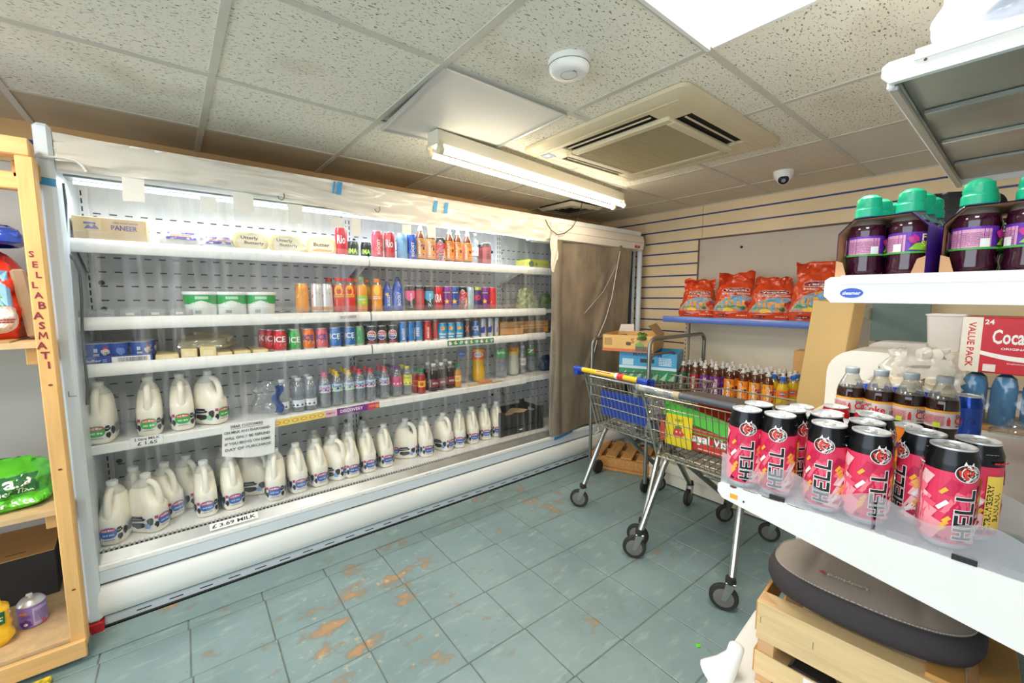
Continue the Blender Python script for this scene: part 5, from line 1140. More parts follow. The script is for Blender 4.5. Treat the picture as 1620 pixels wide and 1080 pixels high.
# cardboard produce tray
def ptray(w, h): return Dec().text('FRESH PRODUCE', w * .1, h * .28, ink('8a6232'), w=w * .6, h=h * .14).lines(-w * .05, -h * .4, w * .4, -h * .05, 4, ink('5a4a28'), 4)
a0 = at(790, 525, 1, 2.575).x; b0 = at(868, 520, 1, 2.575).x; w_ = b0 - a0; h0 = .105
pt = M0(mat('tray_cardboard', C('c8965a'), .75, var=.08, vs=7)); pt.box(-w_ / 2, w_ / 2, 0, .006, 0, h0).box(-w_ / 2, w_ / 2, .24, .246, 0, h0).box(-w_ / 2, -w_ / 2 + .006, 0, .24, 0, h0).box(w_ / 2 - .006, w_ / 2, 0, .24, 0, h0).box(-w_ / 2, w_ / 2, 0, .24, 0, .006).box(-w_ / 2, w_ / 2, -.004, .05, h0 - .003, h0)
pt.use(mat('slot_black', (0, 0, 0))).box(-w_ / 2 + .01, w_ / 2 - .01, -.0015, .0, h0 * .54, h0 * .57)
pt = tag(pt.build('produce_tray'), 'brown cardboard produce tray at the end of the third shelf', 'box'); pt.location = ((a0 + b0) / 2, 2.575, SH[2] + .001); decal('print', ptray(w_, h0), face_map((0, -.0018, h0 / 2), (1, 0, 0), (0, 0, 1), (0, -1, 0)), pt)
# lettuce bag, herbs behind the blind edge
o, fn = pillow('salad_bag', .19, .13, .17, mat('salad_green', C('a7b486'), .35, var=.25, vs=30, dirt=C('5f7a44'), ds=18, dl=.5, coat=.4), 13, n=20, k=.22); X = at(834, 475, 1, 2.62).x; o.location = (X, 2.64, SH[1] + .002); tag(o, 'bag of pale green lettuce at the end of the second shelf', 'lettuce')
M0(clear_mat('red_film', tint=(.8, .5, .5), haze=.3, gloss=.3, haze_col=(.5, .3, .3))).grid(lambda u, v: (-.02 + .05 * u, .0 + .01 * sin(5 * u), .15 + .05 * v), 4, 4, flip=True).build('bag_top', o)
for (px, py, y, z, col, lab, r_) in ((862, 470, 2.66, SH[1], '5e7a4a', 'leafy green bag against the blind edge', .05), (863, 580, 2.7, SH[3], '2c3c58', 'dark blue wrapped pack against the blind edge', .06)):
    o, fn = pillow('produce_bag', r_ * 2.2, r_ * 1.8, .13, mat('bag_' + col, C(col), .4, var=.3, vs=25), px, n=12, k=.2); X = at(px, py, 1, y).x; o.location = (X, y, z + .002); tag(o, lab, 'bag')
# black plastic crate with paper bag
cp = mat('black_crate_plastic', C('26282b'), .4, var=.15)
X0 = at(795, 640, 1, 2.50).x; X0 = 1.97; X1 = 2.33
crt = empty('plastic_crate', (2.16, 2.66, .332), -.05, 'black ventilated plastic crate on the bottom deck', 'crate')
cb = M0(cp); W_, D_, H_ = .20, .13, .185
cb.box(-W_, W_, -D_, D_, 0, .006)
for sy in (-1, 1):
    cb.box(-W_, W_, sy * D_ - .004, sy * D_ + .004, 0, .05, .001).box(-W_, W_, sy * D_ - .008, sy * D_ + .008, .15, .165, .002).box(-W_, W_, sy * D_ - .004, sy * D_ + .004, .06, .15)
for sx in (-1, 1):
    cb.box(sx * W_ - .004, sx * W_ + .004, -D_, D_, 0, .10).box(sx * W_ - .004, sx * W_ + .004, -D_, -.05, .10, H_).box(sx * W_ - .004, sx * W_ + .004, .05, D_, .10, H_).box(sx * W_ - .004, sx * W_ + .004, -.05, .05, .15, H_)
    for sy in (-1, 1): cb.box(sx * W_ - .022, sx * W_ + .022, sy * D_ - .012, sy * D_ + .012, 0, H_ + .01, .004)
cb.build('shell', crt)
rb = M0(cp)
for k in range(10): x = -W_ + .04 + k * .036; rb.box(x - .002, x + .002, -D_ - .009, -D_ - .002, .01, .15)
rb.build('rib', crt)
M0(wh).box(-.03, .0, -D_ - .0105, -D_ - .0092, .026, .036).build('tag', crt)
o = M0(mat('kraft_paper', C('b59a70'), .7, var=.1)).grid(lambda u, v: (-.12 + .26 * u, -.02 + .10 * v, .03 * sin(u * 3) + .012 * sin(9 * u + 4 * v)), 12, 6).build('paper_bag'); o.location = (2.18, 2.60, .46); tag(o, 'crumpled brown paper with dry stalks in the black crate', 'paper')
# ================================================================= BACK WALL SHELVING
creamw = mat('shelf_cream', C('e9e0cc'), .45, var=.04, vs=3, dirt=C('cdbfa3'), ds=6, dl=.66)
blue_lip = mat('blue_price_rail', C('5b78c4'), .22, var=.08, vs=5, spec=.8)
ws = empty('shelving_unit', (3.4, 1.3, 0), 0, 'cream wall shelving with a blue-edged shelf above a wide lower shelf', 'shelving')
Yb0, Yb1 = .80, 1.96
def wsb(m, name, smooth=35): return m.build(name, ws, world=True, smooth=smooth)
wsb(M0(creamw).box(3.585, 3.615, Yb0, 1.90, .72, 1.235), 'back_panel')
for y in (1.925, .85):
    u = M0(creamw).box(3.555, 3.615, y - .014, y + .014, 0, 1.25, .003); u.use(darkm); z = .1
    while z < 1.22: u.box(3.5545, 3.556, y - .003, y + .003, z, z + .018); z += .036
    wsb(u, 'upright')
top = wsb(M0(creamw).box(3.20, 3.6, Yb0, 1.925, 1.235, 1.262, .003), 'shelf')
M0(blue_lip).loft([[(x, y, z) for x, z in ((3.200, 1.272), (3.192, 1.270), (3.186, 1.25), (3.186, 1.235), (3.192, 1.223), (3.20, 1.221))] for y in (Yb0, 1.935)], cap=True).build('price_rail', top, world=True)
low = wsb(M0(creamw).box(2.78, 3.6, .60, 1.86, .70, .728, .004), 'shelf')
M0(creamw).box(2.765, 2.782, .60, 1.86, .695, .735, .003).build('shelf_edge', low, world=True)
wsb(M0(creamw).box(2.85, 3.6, -.4, 1.80, .13, .155, .003).box(2.86, 2.872, -.4, 1.80, .01, .15).box(2.845, 2.858, -.4, 1.80, .10, .18, .003), 'base_deck')
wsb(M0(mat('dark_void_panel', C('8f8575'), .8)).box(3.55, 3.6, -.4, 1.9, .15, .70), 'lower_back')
for y in (.82, 1.84): wsb(M0(creamw).add([(3.58, y, .70), (2.85, y, .70), (2.85, y, .67), (3.58, y, .50)], [(0, 1, 2, 3)]), 'bracket')

# rice bags
rice = mat('orange_red_film', C('d2461a'), .3, var=.06, vs=12, coat=.5)
def rice_bag(px, yc, w, h, lean, seed, label, word=True):
    o, fn = pillow('rice_bag', w, .16, h, rice, seed, n=34, k=.10, p=2.5, taper=.30)
    u0 = .75; pw = 2 * w * 1.1
    def lm(s, z, l): return tuple(Vector(fn(u0 + s / (pw * 1.05), z / h, l)))
    d = Dec()
    if word:
        d.ell(0, h * .66, w * .26, h * .055, ink('f0e2d8'), 20, p=2.6).ell(0, h * .66, w * .25, h * .048, ink('8c1c22'), 20, p=2.6).text('Veetee', 0, h * .662, wh, w=w * .38, h=h * .05)
        d.text('Broken Basmati', 0, h * .575, wh, w=w * .5, h=h * .035)
    pts = [(-w * .42, h * .17), (w * .32, h * .17), (w * .34, h * .42), (w * .18, h * .52), (-w * .02, h * .53), (-w * .22, h * .43), (-w * .36, h * .28)]
    d.poly([(x * 1.06, z + (h * .006)) for x, z in pts], ink('e0a24a')).poly(pts, ink('6fa4cc'))
    d.poly([(-w * .38, h * .17), (w * .30, h * .17), (w * .32, h * .27), (-w * .30, h * .29)], ink('d0883a')).poly([(-w * .34, h * .24), (w * .1, h * .25), (.0, h * .30), (-w * .30, h * .30)], ink('3f9a44'))
    for k in range(5): x = -w * .22 + w * .075 * k; d.rect(x, h * .29, x + w * .05, h * (.36 + .02 * (k % 3)), ink('e89a2c')).ell(x + w * .025, h * (.37 + .02 * (k % 3)), w * .028, h * .02, ink('f2b44a'), 10)
    d.blob(w * .20, h * .34, w * .09, ink('b83a2a'), 3).blob(w * .22, h * .26, w * .07, ink('d8562a'), 8).blob(w * .08, h * .24, w * .04, ink('3f6a3a'), 5).blob(-w * .1, h * .20, w * .05, ink('f0c040'), 4, asp=2)
    d.rect(-w * .42, h * .155, w * .36, h * .172, ink('c85a5a')).ell(-w * .2, h * .07, w * .12, h * .026, ink('6e1a1c'), 12).text('Veetee', -w * .2, h * .07, ink('e8c8b8'), w=w * .17, h=h * .025).text('Broken Basmati', w * .14, h * .07, ink('f6dcc8'), w=w * .26, h=h * .03)
    decal('bag_print', d, lm, o, ds=w * .05, eps=.0012)
    # crimped, folded-over top
    tm_ = M0(rice)
    def tf(u, v):
        x = -w * .36 + w * .72 * u; z = h * (.84 + .22 * v) ; y = -.01 + .045 * sin(u * 7 + seed) * v + .03 * noise.noise(Vector((u * 5, v * 4, seed))) + .05 * v * sin(seed)
        return (x * (1 - .12 * v * sin(seed * 2)), y, z + .025 * noise.noise(Vector((u * 4 + seed, v * 3, 1))) - .05 * abs(u - .5) * (1 - v))
    tm_.grid(tf, 24, 10, flip=True); tm_.build('folded_top', o, smooth=80)
    X = 3.33; Y = at(px, 470, 0, X).y
    o.location = (X, Y, 1.264); o.rotation_euler = (radians(lean), 0, -pi / 2 + faceme(X, Y) * 0 + radians(24) )
    return tag(o, label, 'rice', 'orange rice bags on the blue-edged shelf')
rice_bag(1106, 0, .31, .29, -6, 3, 'orange rice bag leaning left beside the slatted wall')
rice_bag(1164, 0, .33, .32, -4, 11, 'orange rice bag with its top panel standing up, second from the slats')
rice_bag(1224, 0, .34, .29, -4, 20, 'orange rice bag with a crumpled top, third from the slats')
rice_bag(1296, 0, .36, .37, -3, 31, 'tallest orange rice bag, partly behind the leaning carton')

# energy drink bottles on the lower shelf, in files three deep
files = [(1080, 'emergegreen'), (1098, 'emergewine'), (1115, 'emergepurple'), (1132, 'emergepurple'), (1153, 'emerge'), (1174, 'emerge'), (1195, 'emergemix'), (1216, 'emergemix'), (1240, 'emergered')]
colw = {'emergegreen': 'green and red', 'emergewine': 'wine red', 'emergepurple': 'purple', 'emerge': 'orange', 'emergemix': 'orange and purple', 'emergered': 'scarlet'}
ordw = ['nearest the cage trolley', 'second from the cage trolley', 'third from the cage trolley', 'fourth from the cage trolley', 'fifth from the cage trolley', 'sixth from the cage trolley', 'seventh from the cage trolley', 'eighth from the cage trolley', 'beside the orange sodas']
for i, (px, key) in enumerate(files):
    X = 2.90; Y = at(px, 610, 0, X).y
    for k in range(4):
        kk = key if k < 2 else ('emergewine' if (i + k) % 2 else 'emerge')
        place(kk, D[kk], X + .075 * k + random.uniform(-.006, .006), Y + random.uniform(-.005, .005) - .004 * k, .7295, '%s label sports bottle, %s row, %s' % (colw[kk], ('front', 'second', 'third', 'fourth')[k], ordw[i]), 'bottle', 'sports bottles on the lower wall shelf', random.uniform(-.3, .3))
def d_fo(d, r, a, b): d.ell(.0, (a + b) / 2 + .004, .02, .01, ink('2c3f9a'), 12).text('FANTA', 0, (a + b) / 2 + .004, wh, w=.032, h=.009)
D['fantasmall'] = lambda: make_bottle('soda_bottle', P500c, bmats(P500c, .172, mat('yellow_orange_soda', C('d8b420'), .1), clr_n), (.085, .132, ink('f07a2a')), (ink('2a6fd0'), .0165, .19, .212, 'flat'), d_fo, n=18)
for px, X, lab in ((1262, 2.93, 'yellow soda bottle with blue cap, first behind the cans'), (1277, 2.87, 'yellow soda bottle with blue cap, in front'), (1293, 2.97, 'yellow soda bottle with blue cap against the small carton'), (1299, 3.05, 'yellow soda bottle with blue cap, deepest of the four')):
    Y = at(px - 50 + 50 * 0, 610, 0, X).y if False else at(px - 38, 600, 0, X).y
    place('fantasmall', D['fantasmall'], X, Y, .7295, lab, 'bottle', 'blue-capped orange sodas')
cb1 = tag(M0(card).box(-.06, .06, -.10, .10, 0, .36, .003).build('cardboard_box'), 'narrow upright brown carton standing behind the orange sodas', 'box'); q = at(1278, 620, 0, 3.10); cb1.location = (3.12, q.y - .02, .729)
M0(mat('tape_brown', C('a87a44'), .3)).box(-.0612, -.0602, -.1, .1, .17, .20).build('parcel_tape', cb1)
# tall leaning carton
lb = M0(mat('tall_carton', C('cfae74'), .7, var=.04, vs=3)); lb.box(-.07, .07, -.09, .09, 0, .86, .004)
lb = tag(lb.build('tall_carton'), 'tall narrow cardboard carton leaning on the wall shelving', 'box')
lb.location = (2.70, .765, .52); lb.rotation_euler = (radians(5), 0, radians(-8)); lb.location = (2.68, .70, .545)

# items beyond the end of the near shelving
def rbox(name, px0, px1, py0, py1, X, dep_, m, label, cat, edge=.003, d=None, round_=None):
    a = at(px0, (py0 + py1) / 2, 0, X); b = at(px1, (py0 + py1) / 2, 0, X); zt = at((px0 + px1) / 2, py0, 0, X).z; zb = at((px0 + px1) / 2, py1, 0, X).z
    w_ = a.y - b.y; h_ = zt - zb; mb = M0(m)
    if round_:
        pts = [(-w_ / 2, 0), (w_ / 2, 0), (w_ / 2, h_ - round_)] + [(w_ / 2 - round_ + round_ * cos(radians(t)), h_ - round_ + round_ * sin(radians(t))) for t in range(15, 91, 15)] + [(-w_ / 2, h_)]
        mb.prism(pts, 0, dep_, axis=0)
    else: mb.box(0, dep_, -w_ / 2, w_ / 2, 0, h_, edge)
    o = mb.build(name); o.location = (X, (a.y + b.y) / 2, zb)
    if d: decal('print', d(w_, h_), face_map((-.0004, 0, h_ / 2), (0, -1, 0), (0, 0, 1), (-1, 0, 0)), o)
    return tag(o, label, cat), w_, h_
tab = tag(M0(creamw).box(2.05, 2.98, -.6, .60, .88, .91, .004).box(2.05, 2.07, -.6, .6, .80, .88).box(2.1, 2.9, .56, .58, 0, .88).box(2.1, 2.9, -.5, -.48, 0, .88).build('display_table'), 'cream table beyond the near shelving holding cartons and bags', 'table')
encl = mat('white_melamine', C('ece8e0'), .4, var=.02)
rbox('bread_bin', 1305, 1418, 555, 690, 2.40, .26, encl, 'white panel box with one rounded top corner behind the cola bottles', 'box', round_=.11)
rbox('bread_bin', 1366, 1462, 541, 610, 2.80, .12, encl, 'smaller white rounded box behind the first one', 'box', round_=.07)
gb = tag(M0(mat('slate_green_paint', C('6f8683'), .6, var=.12, vs=6, coords='World')).box(3.35, 3.37, .36, .62, 1.16, 1.50, .003).build('green_board'), 'slate green painted board hanging below the middle shelf', 'board')
up = empty('shelf_upright', (3.52, .63, 0), 0, 'slotted cream shelf post beside the slate green board', 'post')
u = M0(creamw).box(-.02, .03, -.02, .02, 0, 1.55, .003); u.use(darkm); z = .8
while z < 1.5: u.box(-.0208, -.019, -.004, .004, z, z + .022); z += .05
u.build('post', up)
M0(creamw).add([(-.01, 0, 1.36), (-.40, 0, 1.36), (-.40, 0, 1.33), (-.01, 0, 1.26)], [(0, 1, 2, 3)]).build('bracket', up)
tb = M0(mat('white_tub_plastic', C('efece6'), .35)); 
def rr(hx, hy, z, r=.02, n=3):
    P = []
    for (sx, sy, a0) in ((1, 1, 0), (-1, 1, 90), (-1, -1, 180), (1, -1, 270)):
        for k in range(n + 1): a = radians(a0 + 90 * k / n); P.append((sx * (hx - r) + r * cos(a), sy * (hy - r) + r * sin(a), z))
    return P
tb.loft([rr(.09, .085, 0), rr(.12, .105, .22), rr(.128, .112, .222), rr(.128, .112, .232), rr(.118, .102, .232), rr(.088, .082, .01)]); tb = tag(tb.build('plastic_tub'), 'white rounded plastic tub on the table beside the cola carton', 'tub'); q = at(1497, 530, 0, 2.95); tb.location = (2.92, q.y + .0, at(1497, 559, 0, 2.85).z); tb.scale = (.62, .62, .80)
bx = tag(M0(creamw).box(-.10, .12, -.16, .14, 0, .01 + at(1497, 559, 0, 2.85).z - .912, .004).build('plain_box'), 'plain cream box under the white tub', 'box'); bx.location = (2.90, q.y + .01, .911); bx.scale = (.8, .62, 1)
# cola carton on shrink-wrapped water packs
cola = ink('c81e2c')
def dco(w, h):
    d = Dec().rect(-w / 2, -h / 2, -w / 2 + w * .20, h / 2, ink('e9e2d2')).text('VALUE PACK', -w / 2 + w * .10, 0, cola, w=h * .82, h=w * .075, rot=-90)
    d.text('24', -w * .24, h * .42, wh, w=w * .09, h=h * .09).text('Coca-Cola', w * .10, h * .16, wh, w=w * .60, h=h * .26).text('ORIGINAL TASTE', w * .10, -h * .05, wh, w=w * .42, h=h * .04)
    d.poly([(-w * .3 + .8 * w * t, -h * .17 - h * .10 * sin(t * 3.0)) for t in [k / 10 for k in range(11)]] + [(-w * .3 + .8 * w * t, -h * .10 - h * .085 * sin(t * 3.0) + h * .08 * (1 - t) * 0) for t in [k / 10 for k in range(10, -1, -1)]], wh)
    return d.text('Delicious & Refreshing', w * .16, -h * .31, ink('f2c8c8'), w=w * .4, h=h * .035).rect(-w * .26, -h * .47, -w * .14, -h * .34, ink('e8ddd8'))
cc, cw, chh = rbox('drinks_carton', 1519, 1700, 503, 594, 2.45, .20, ink('c81e2c'), 'red and white 24-can cola carton lettered VALUE PACK', 'box', d=dco)
zc_ = at(1560, 594, 0, 2.45).z
wbm = clear_mat('pack_film', tint=(.9, .95, 1), haze=.07, gloss=.2, rough=.1, haze_col=(.6, .75, .85))
wpk = empty('water_pack', (2.56, cc.location.y, .93), 0, 'shrink-wrapped pack of blue bottles under the cola carton', 'pack')
hh_ = zc_ - .93
for i in range(5):
    for j in range(2):
        M0(mat('blue_wrap_bottle', C('1c7cae'), .2, var=.15, vs=20)).lathe([(0, 0), (.034, 0), (.036, .01), (.036, hh_ * .72), (.03, hh_ * .9), (.014, hh_ - .004), (0, hh_ - .003)], 14, Matrix.Translation((-.07 + .09 * j, .17 - .08 * i, 0))).build('bottle', wpk)
M0(wbm).grid(lambda u, v: (-.115 + .01 * sin(u * 30) * sin(v * 7), .225 - .46 * u, hh_ * v), 24, 8, flip=True).build('film', wpk)
tag(M0(mat('tray_cardboard', (1, 1, 1))).box(2.43, 2.72, cc.location.y - .25, cc.location.y + .26, .911, .929, .003).build('card_tray'), 'flat cardboard tray under the blue water pack', 'tray')
o, fn = pillow('carrier_bag', .26, .20, .31, clear_mat('cloudy_bag', tint=(.95, .93, .88), haze=.55, gloss=.15, rough=.3, haze_col=(.85, .82, .74)), 77, n=26, k=.2, p=2.2); q = at(1445, 600, 0, 2.2); o.location = (2.28, q.y, .912); o.rotation_euler = (0, 0, -1.2); tag(o, 'crumpled cloudy carrier bag behind the cola bottles', 'bag')
o2, fn = pillow('carrier_bag', .34, .16, .20, mat('cream_bag', C('e6dcc6'), .4, alpha=.9), 40, n=24, k=.35, p=2.2); q = at(1420, 625, 0, 2.12); o2.location = (2.12, q.y, .915); o2.rotation_euler = (0, 0, -1.4); tag(o2, 'cream crumpled plastic bag lying in front of the cloudy one', 'bag')
o3, fn = pillow('carrier_bag', .16, .12, .07, clear_mat('pack_film', haze=.2), 55, n=16, k=.3); o3.location = (2.30, .0, .912); tag(o3, 'torn clear film heaped at the corner of the card tray', 'bag')

# ================================================================= CAGE TROLLEY WITH BOXES
tubem = mat('dull_galvanised', C('8f908a'), .38, .85, var=.15, vs=12)
cg = empty('cage_trolley', (2.95, 2.02, 0), 0, 'galvanised flatbed trolley with tubular hoops holding two produce boxes', 'trolley')
def hoop(p0, p1, z0, z1, r=.013, rc=.06, mid=None):
    p0 = Vector(p0); p1 = Vector(p1); u = (p1 - p0).normalized(); P = [Vector((p0.x, p0.y, z0))]
    for k in range(6): a = pi / 2 * k / 5; P.append(Vector((p0.x, p0.y, z1)) + u * (rc * (1 - cos(a))) + Vector((0, 0, -rc + rc * sin(a))))
    for k in range(6): a = pi / 2 * k / 5; P.append(Vector((p1.x, p1.y, z1)) - u * (rc * (1 - sin(a))) + Vector((0, 0, -rc + rc * cos(a))))
    P.append(Vector((p1.x, p1.y, z0))); return P
Zt = .80
for (a, b, zt) in (((2.58, 2.17, 0), (3.30, 2.17, 0), 1.10), ((2.52, 1.62, 0), (3.28, 1.62, 0), 1.14)):
    M0(tubem).tube(hoop(a, b, .12, zt), .014, 10).build('end_hoop', cg, world=True)
M0(tubem).tube(hoop((2.53, 1.62, 0), (2.86, 1.62, 0), .62, 1.03), .010, 8).build('inner_hoop', cg, world=True)
dkm = M0(tubem)
for k in range(13): y = 1.62 + .55 * k / 12; dkm.bar((2.56, y, Zt), (3.30, y, Zt), .006, .006)
for k in range(9): x = 2.56 + .74 * k / 8; dkm.bar((x, 1.62, Zt - .006), (x, 2.17, Zt - .006), .006, .006)
dkm.tube([(2.56, 1.62, Zt), (2.56, 2.17, Zt)], .012, 8).tube([(3.3, 1.62, Zt), (3.3, 2.17, Zt)], .012, 8); dkm.build('wire_deck', cg, world=True)['kind'] = 'stuff'
for x in (2.62, 3.24):
    for y in (1.68, 2.12): M0(mat('black_rubber', C('2a2927'), .7, var=.15)).lathe([(0, -.012), (.05, -.012), (.055, -.008), (.055, .008), (.05, .012), (0, .012)], 20, Matrix.Translation((x, y, .0555)) @ Matrix.Rotation(pi / 2, 4, 'X')).build('wheel', cg, world=True)
def carton(name, loc, w, d_, h, rz, m, label, dfront=None, dside=None, thick=.005, inner_m=None, lid=None):
    t = empty(name, loc, rz, label, 'box'); mb = M0(m)
    mb.box(-w / 2, w / 2, -d_ / 2, d_ / 2, 0, .004).box(-w / 2, w / 2, -d_ / 2, -d_ / 2 + thick, 0, h).box(-w / 2, w / 2, d_ / 2 - thick, d_ / 2, 0, h).box(-w / 2, -w / 2 + thick, -d_ / 2, d_ / 2, 0, h).box(w / 2 - thick, w / 2, -d_ / 2, d_ / 2, 0, h)
    mb.build('carton', t)
    if dfront: decal('front_print', dfront(w, h), face_map((0, -d_ / 2 - .0004, h / 2), (1, 0, 0), (0, 0, 1), (0, -1, 0)), t)
    if dside: decal('side_print', dside(d_, h), face_map((-w / 2 - .0004, 0, h / 2), (0, -1, 0), (0, 0, 1), (-1, 0, 0)), t)
    return t
def d_blue(w, h):
    d = Dec().rect(-w / 2, -h / 2, w / 2, h / 2, ink('4aa3d4')).rect(-w / 2, -h * .12, w / 2, -h * .02, ink('cfe6ee')).rect(-w / 2, -h / 2, w / 2, -h * .12, ink('2f8a5c'))
    for k in range(7): x = -w / 2 + w * (k + .5) / 7; d.poly([(x - .03, -h * .48), (x + .01, -h * .5), (x + .03, -h * .18)], ink('a8d4b0'))
    return d.rect(-w * .12, h * .12, w * .12, h * .26, ink('1c2a34')).text('MARISFARM', 0, h * .42, ink('1c4a78'), w=w * .5, h=h * .12).lines(w * .2, h * .05, w * .42, h * .35, 5, ink('e0f0f6'), 3).rect(-w * .44, -.0, -w * .24, h * .24, ink('bfe0ee'))
carton('produce_box', (2.93, 1.86, Zt + .006), .42, .36, .205, radians(-68), ink('4aa3d4'), 'blue and green produce box on the cage trolley', d_blue, d_blue)
def d_top(w, h): return Dec().rect(-w / 2, -h / 2, w / 2, -h * .32, ink('c86a30')).text('S', w * .10, h * .18, ink('b0502a'), w=w * .07, h=h * .3).ell(w * .02, 0, w * .05, h * .11, ink('4a3a28'), 12, p=4).lines(-w * .46, -h * .12, -w * .3, h * .34, 5, ink('8a6a3c'), 3).blob(w * .24, -h * .10, h * .22, ink('6f9a3c'), 4, asp=1.5).rect(w * .16, -h * .42, w * .38, -h * .14, ink('6a5a48'))
ob = carton('produce_box', (2.86, 1.98, Zt + .215), .38, .44, .125, radians(-68), mat('pale_carton', C('d9ae6c'), .7, var=.05), 'open brown produce box with a leafy print on top of the blue box', d_top, d_top)
M0(card_in).add([(.19, -.1, .122), (.19, .2, .122), (.13, .2, .20), (.12, -.08, .19)], [(0, 1, 2, 3)]).build('flap', ob)
M0(mat('white_flap', C('e8e2d8'), .7)).add([(-.18, .212, .12), (-.05, .212, .12), (-.05, .20, .185), (-.16, .2, .18)], [(0, 1, 2, 3)]).build('flap', ob)
o, fn = pillow('parsley', .10, .06, .05, mat('leaf_green', C('5c7a34'), .6, var=.4, vs=60), 3, n=14, k=.6); o.location = (2.70, 1.80, 1.11); tag(o, 'bunch of green leaves poking from the open produce box', 'herbs')

# pallet: every plank its own part
pal = empty('pallet', (3.0, 2.06, 0), radians(-66), 'small worn wooden pallet under the trolleys', 'pallet'); pw = mat('pallet_wood', C('c08a4e'), .75, var=.18, vs=6, stretch=(8, 1, 8), bump=.2, bs=20)
for k in range(5): x = -.26 + .125 * k; M0(pw).box(x - .045, x + .045, -.2, .2, .10, .118, .003).build('plank', pal)
for y in (-.185, 0, .185): M0(pw).box(-.31, .31, y - .018, y + .018, .02, .098, .003).build('bearer', pal)
for y in (-.185, .185): M0(pw).box(-.31, .31, y - .04, y + .04, .001, .019, .002).build('bottom_plank', pal)

# ================================================================= SHOPPING TROLLEYS
chrome = mat('zinc_wire', C('b4b3a8'), .28, .9, var=.1, vs=20); tubz = mat('zinc_tube', C('a9aaa4'), .25, .92, var=.08, vs=10)
rub = mat('grey_rubber', C('6d6a66'), .7, var=.12); rubd = mat('black_rubber', (1, 1, 1))
def trolley(loc, rz, label, wr, wf, handle_m, kind, wheels):
    t = empty('shopping_trolley', loc, rz, label, 'trolley')
    hr = .27; hf = .17; L = .78
    # corner positions: rear top/bottom, front top/bottom; local +x runs forward
    RT, RB, FT, FB = (0.02, wr, .935), (.12, wr - .03, .575), (L, wf, .86), (L - .06, wf - .03, .615)
    def lerp(a, b, t_): return tuple(a[i] + (b[i] - a[i]) * t_ for i in range(3))
    def S_(p, s): return (p[0], p[1] * s, p[2])
    def wire(mb, a, b, r=.0021): mb.tube([a, b], r, 4, cap=False)
    for s in (1, -1):
        mb = M0(chrome)
        for k in range(1, 22): u = k / 22; wire(mb, S_(lerp(RB, FB, u), s), S_(lerp(RT, FT, u), s))
        for v in (.25, .5, .75): wire(mb, S_(lerp(RB, RT, v), s), S_(lerp(FB, FT, v), s), .0026)
        o = mb.build('side_wires', t)
    mb = M0(chrome)
    for k in range(1, 16): u = k / 16 * 2 - 1; wire(mb, (RB[0], RB[1] * u, RB[2]), (RT[0], RT[1] * u, RT[2] - .02))
    for v in (.0, .42, .60, .80, .955): p = lerp(RB, RT, v); wire(mb, (p[0], -p[1], p[2]), (p[0], p[1], p[2]), .003)
    mb.build('rear_gate', t)
    mb = M0(chrome)
    for k in range(1, 12): u = k / 12 * 2 - 1; wire(mb, (FB[0], FB[1] * u, FB[2]), (FT[0], FT[1] * u, FT[2]))
    for v in (.33, .66): p = lerp(FB, FT, v); wire(mb, (p[0], -p[1], p[2]), (p[0], p[1], p[2]), .0026)
    mb.build('front_wires', t)
    mb = M0(chrome)
    for k in range(0, 11): u = k / 10 * 2 - 1; wire(mb, (RB[0], RB[1] * u, RB[2]), (FB[0], FB[1] * u, FB[2]), .0026)
    for k in range(1, 9): p = lerp(RB, FB, k / 9); wire(mb, (p[0], -p[1], p[2] - .003), (p[0], p[1], p[2] - .003), .0024)
    mb.build('base_wires', t)
    mb = M0(chrome); 
    mb.tube([S_(RT, 1), S_(FT, 1), S_(FT, -1), S_(RT, -1)], .0048, 8); mb.tube([S_(RB, 1), S_(FB, 1), S_(FB, -1), S_(RB, -1), S_(RB, 1)], .0045, 8)
    for s in (1, -1): mb.tube([S_(RB, s), S_(RT, s)], .0055, 8); mb.tube([S_(FB, s), S_(FT, s)], .0045, 8)
    mb.build('rim', t)
    # handle
    hz = .965; hx = -.035
    if handle_m == 'yellow':
        M0(mat('yellow_handle', C('f2c21c'), .3)).tube([(hx, -wr + .02, hz), (hx, wr - .02, hz)], .0155, 14).build('handle', t)
        for s in (1, -1): M0(mat('blue_handle_end', C('1d3fa8'), .3)).tube([(hx, s * (wr + .025), hz), (hx, s * (wr - .045), hz)], [.019, .0175], 12).box(hx - .02, hx + .055, min(s * (wr - .01), s * (wr + .025)), max(s * (wr - .01), s * (wr + .025)), hz - .04, hz + .01, .006).build('handle_end', t)
        M0(mat('red_button', C('d03030'), .3)).tube([(hx, -.075, hz), (hx, -.115, hz)], .0185, 12).build('button', t)
        M0(wp).tube([(hx, -.055, hz), (hx, -.075, hz)], .018, 12).build('collar', t)
        decal('handle_print', Dec().rect(-.07, -.007, .07, .007, wh).lines(-.06, -.004, .06, .004, 1, ink('b03030'), 3, .8), lambda s, z, l: (hx - (.0157 + l) * cos(z / .0157 - .6), -(s - .03), hz - (.0157 + l) * sin(z / .0157 - .6)), t)
    else:
        M0(mat('grey_handle', C('5c6068'), .35, .3, var=.1)).tube([(hx, -wr - .01, hz), (hx, wr + .01, hz)], .0165, 14).build('handle', t)
        for y in (.20, .10, .02): M0(mat('old_tape', C('b5a788'), .6)).tube([(hx, y - .018, hz), (hx, y + .02, hz)], .0172, 12).build('tape_wrap', t)
        M0(clear_mat('clear_sleeve', haze=.2, gloss=.5)).tube([(hx, .24, hz), (hx, .03, hz)], .0178, 12).build('sleeve', t)
    for s in (1, -1): M0(tubz).tube([(hx, s * wr, hz), (.0, s * wr, .94), (.03, s * wr, .90)], .008, 8).build('handle_bracket', t)
    # A-frame legs of bent tube, castors
    (r1, r2, f1, f2) = wheels
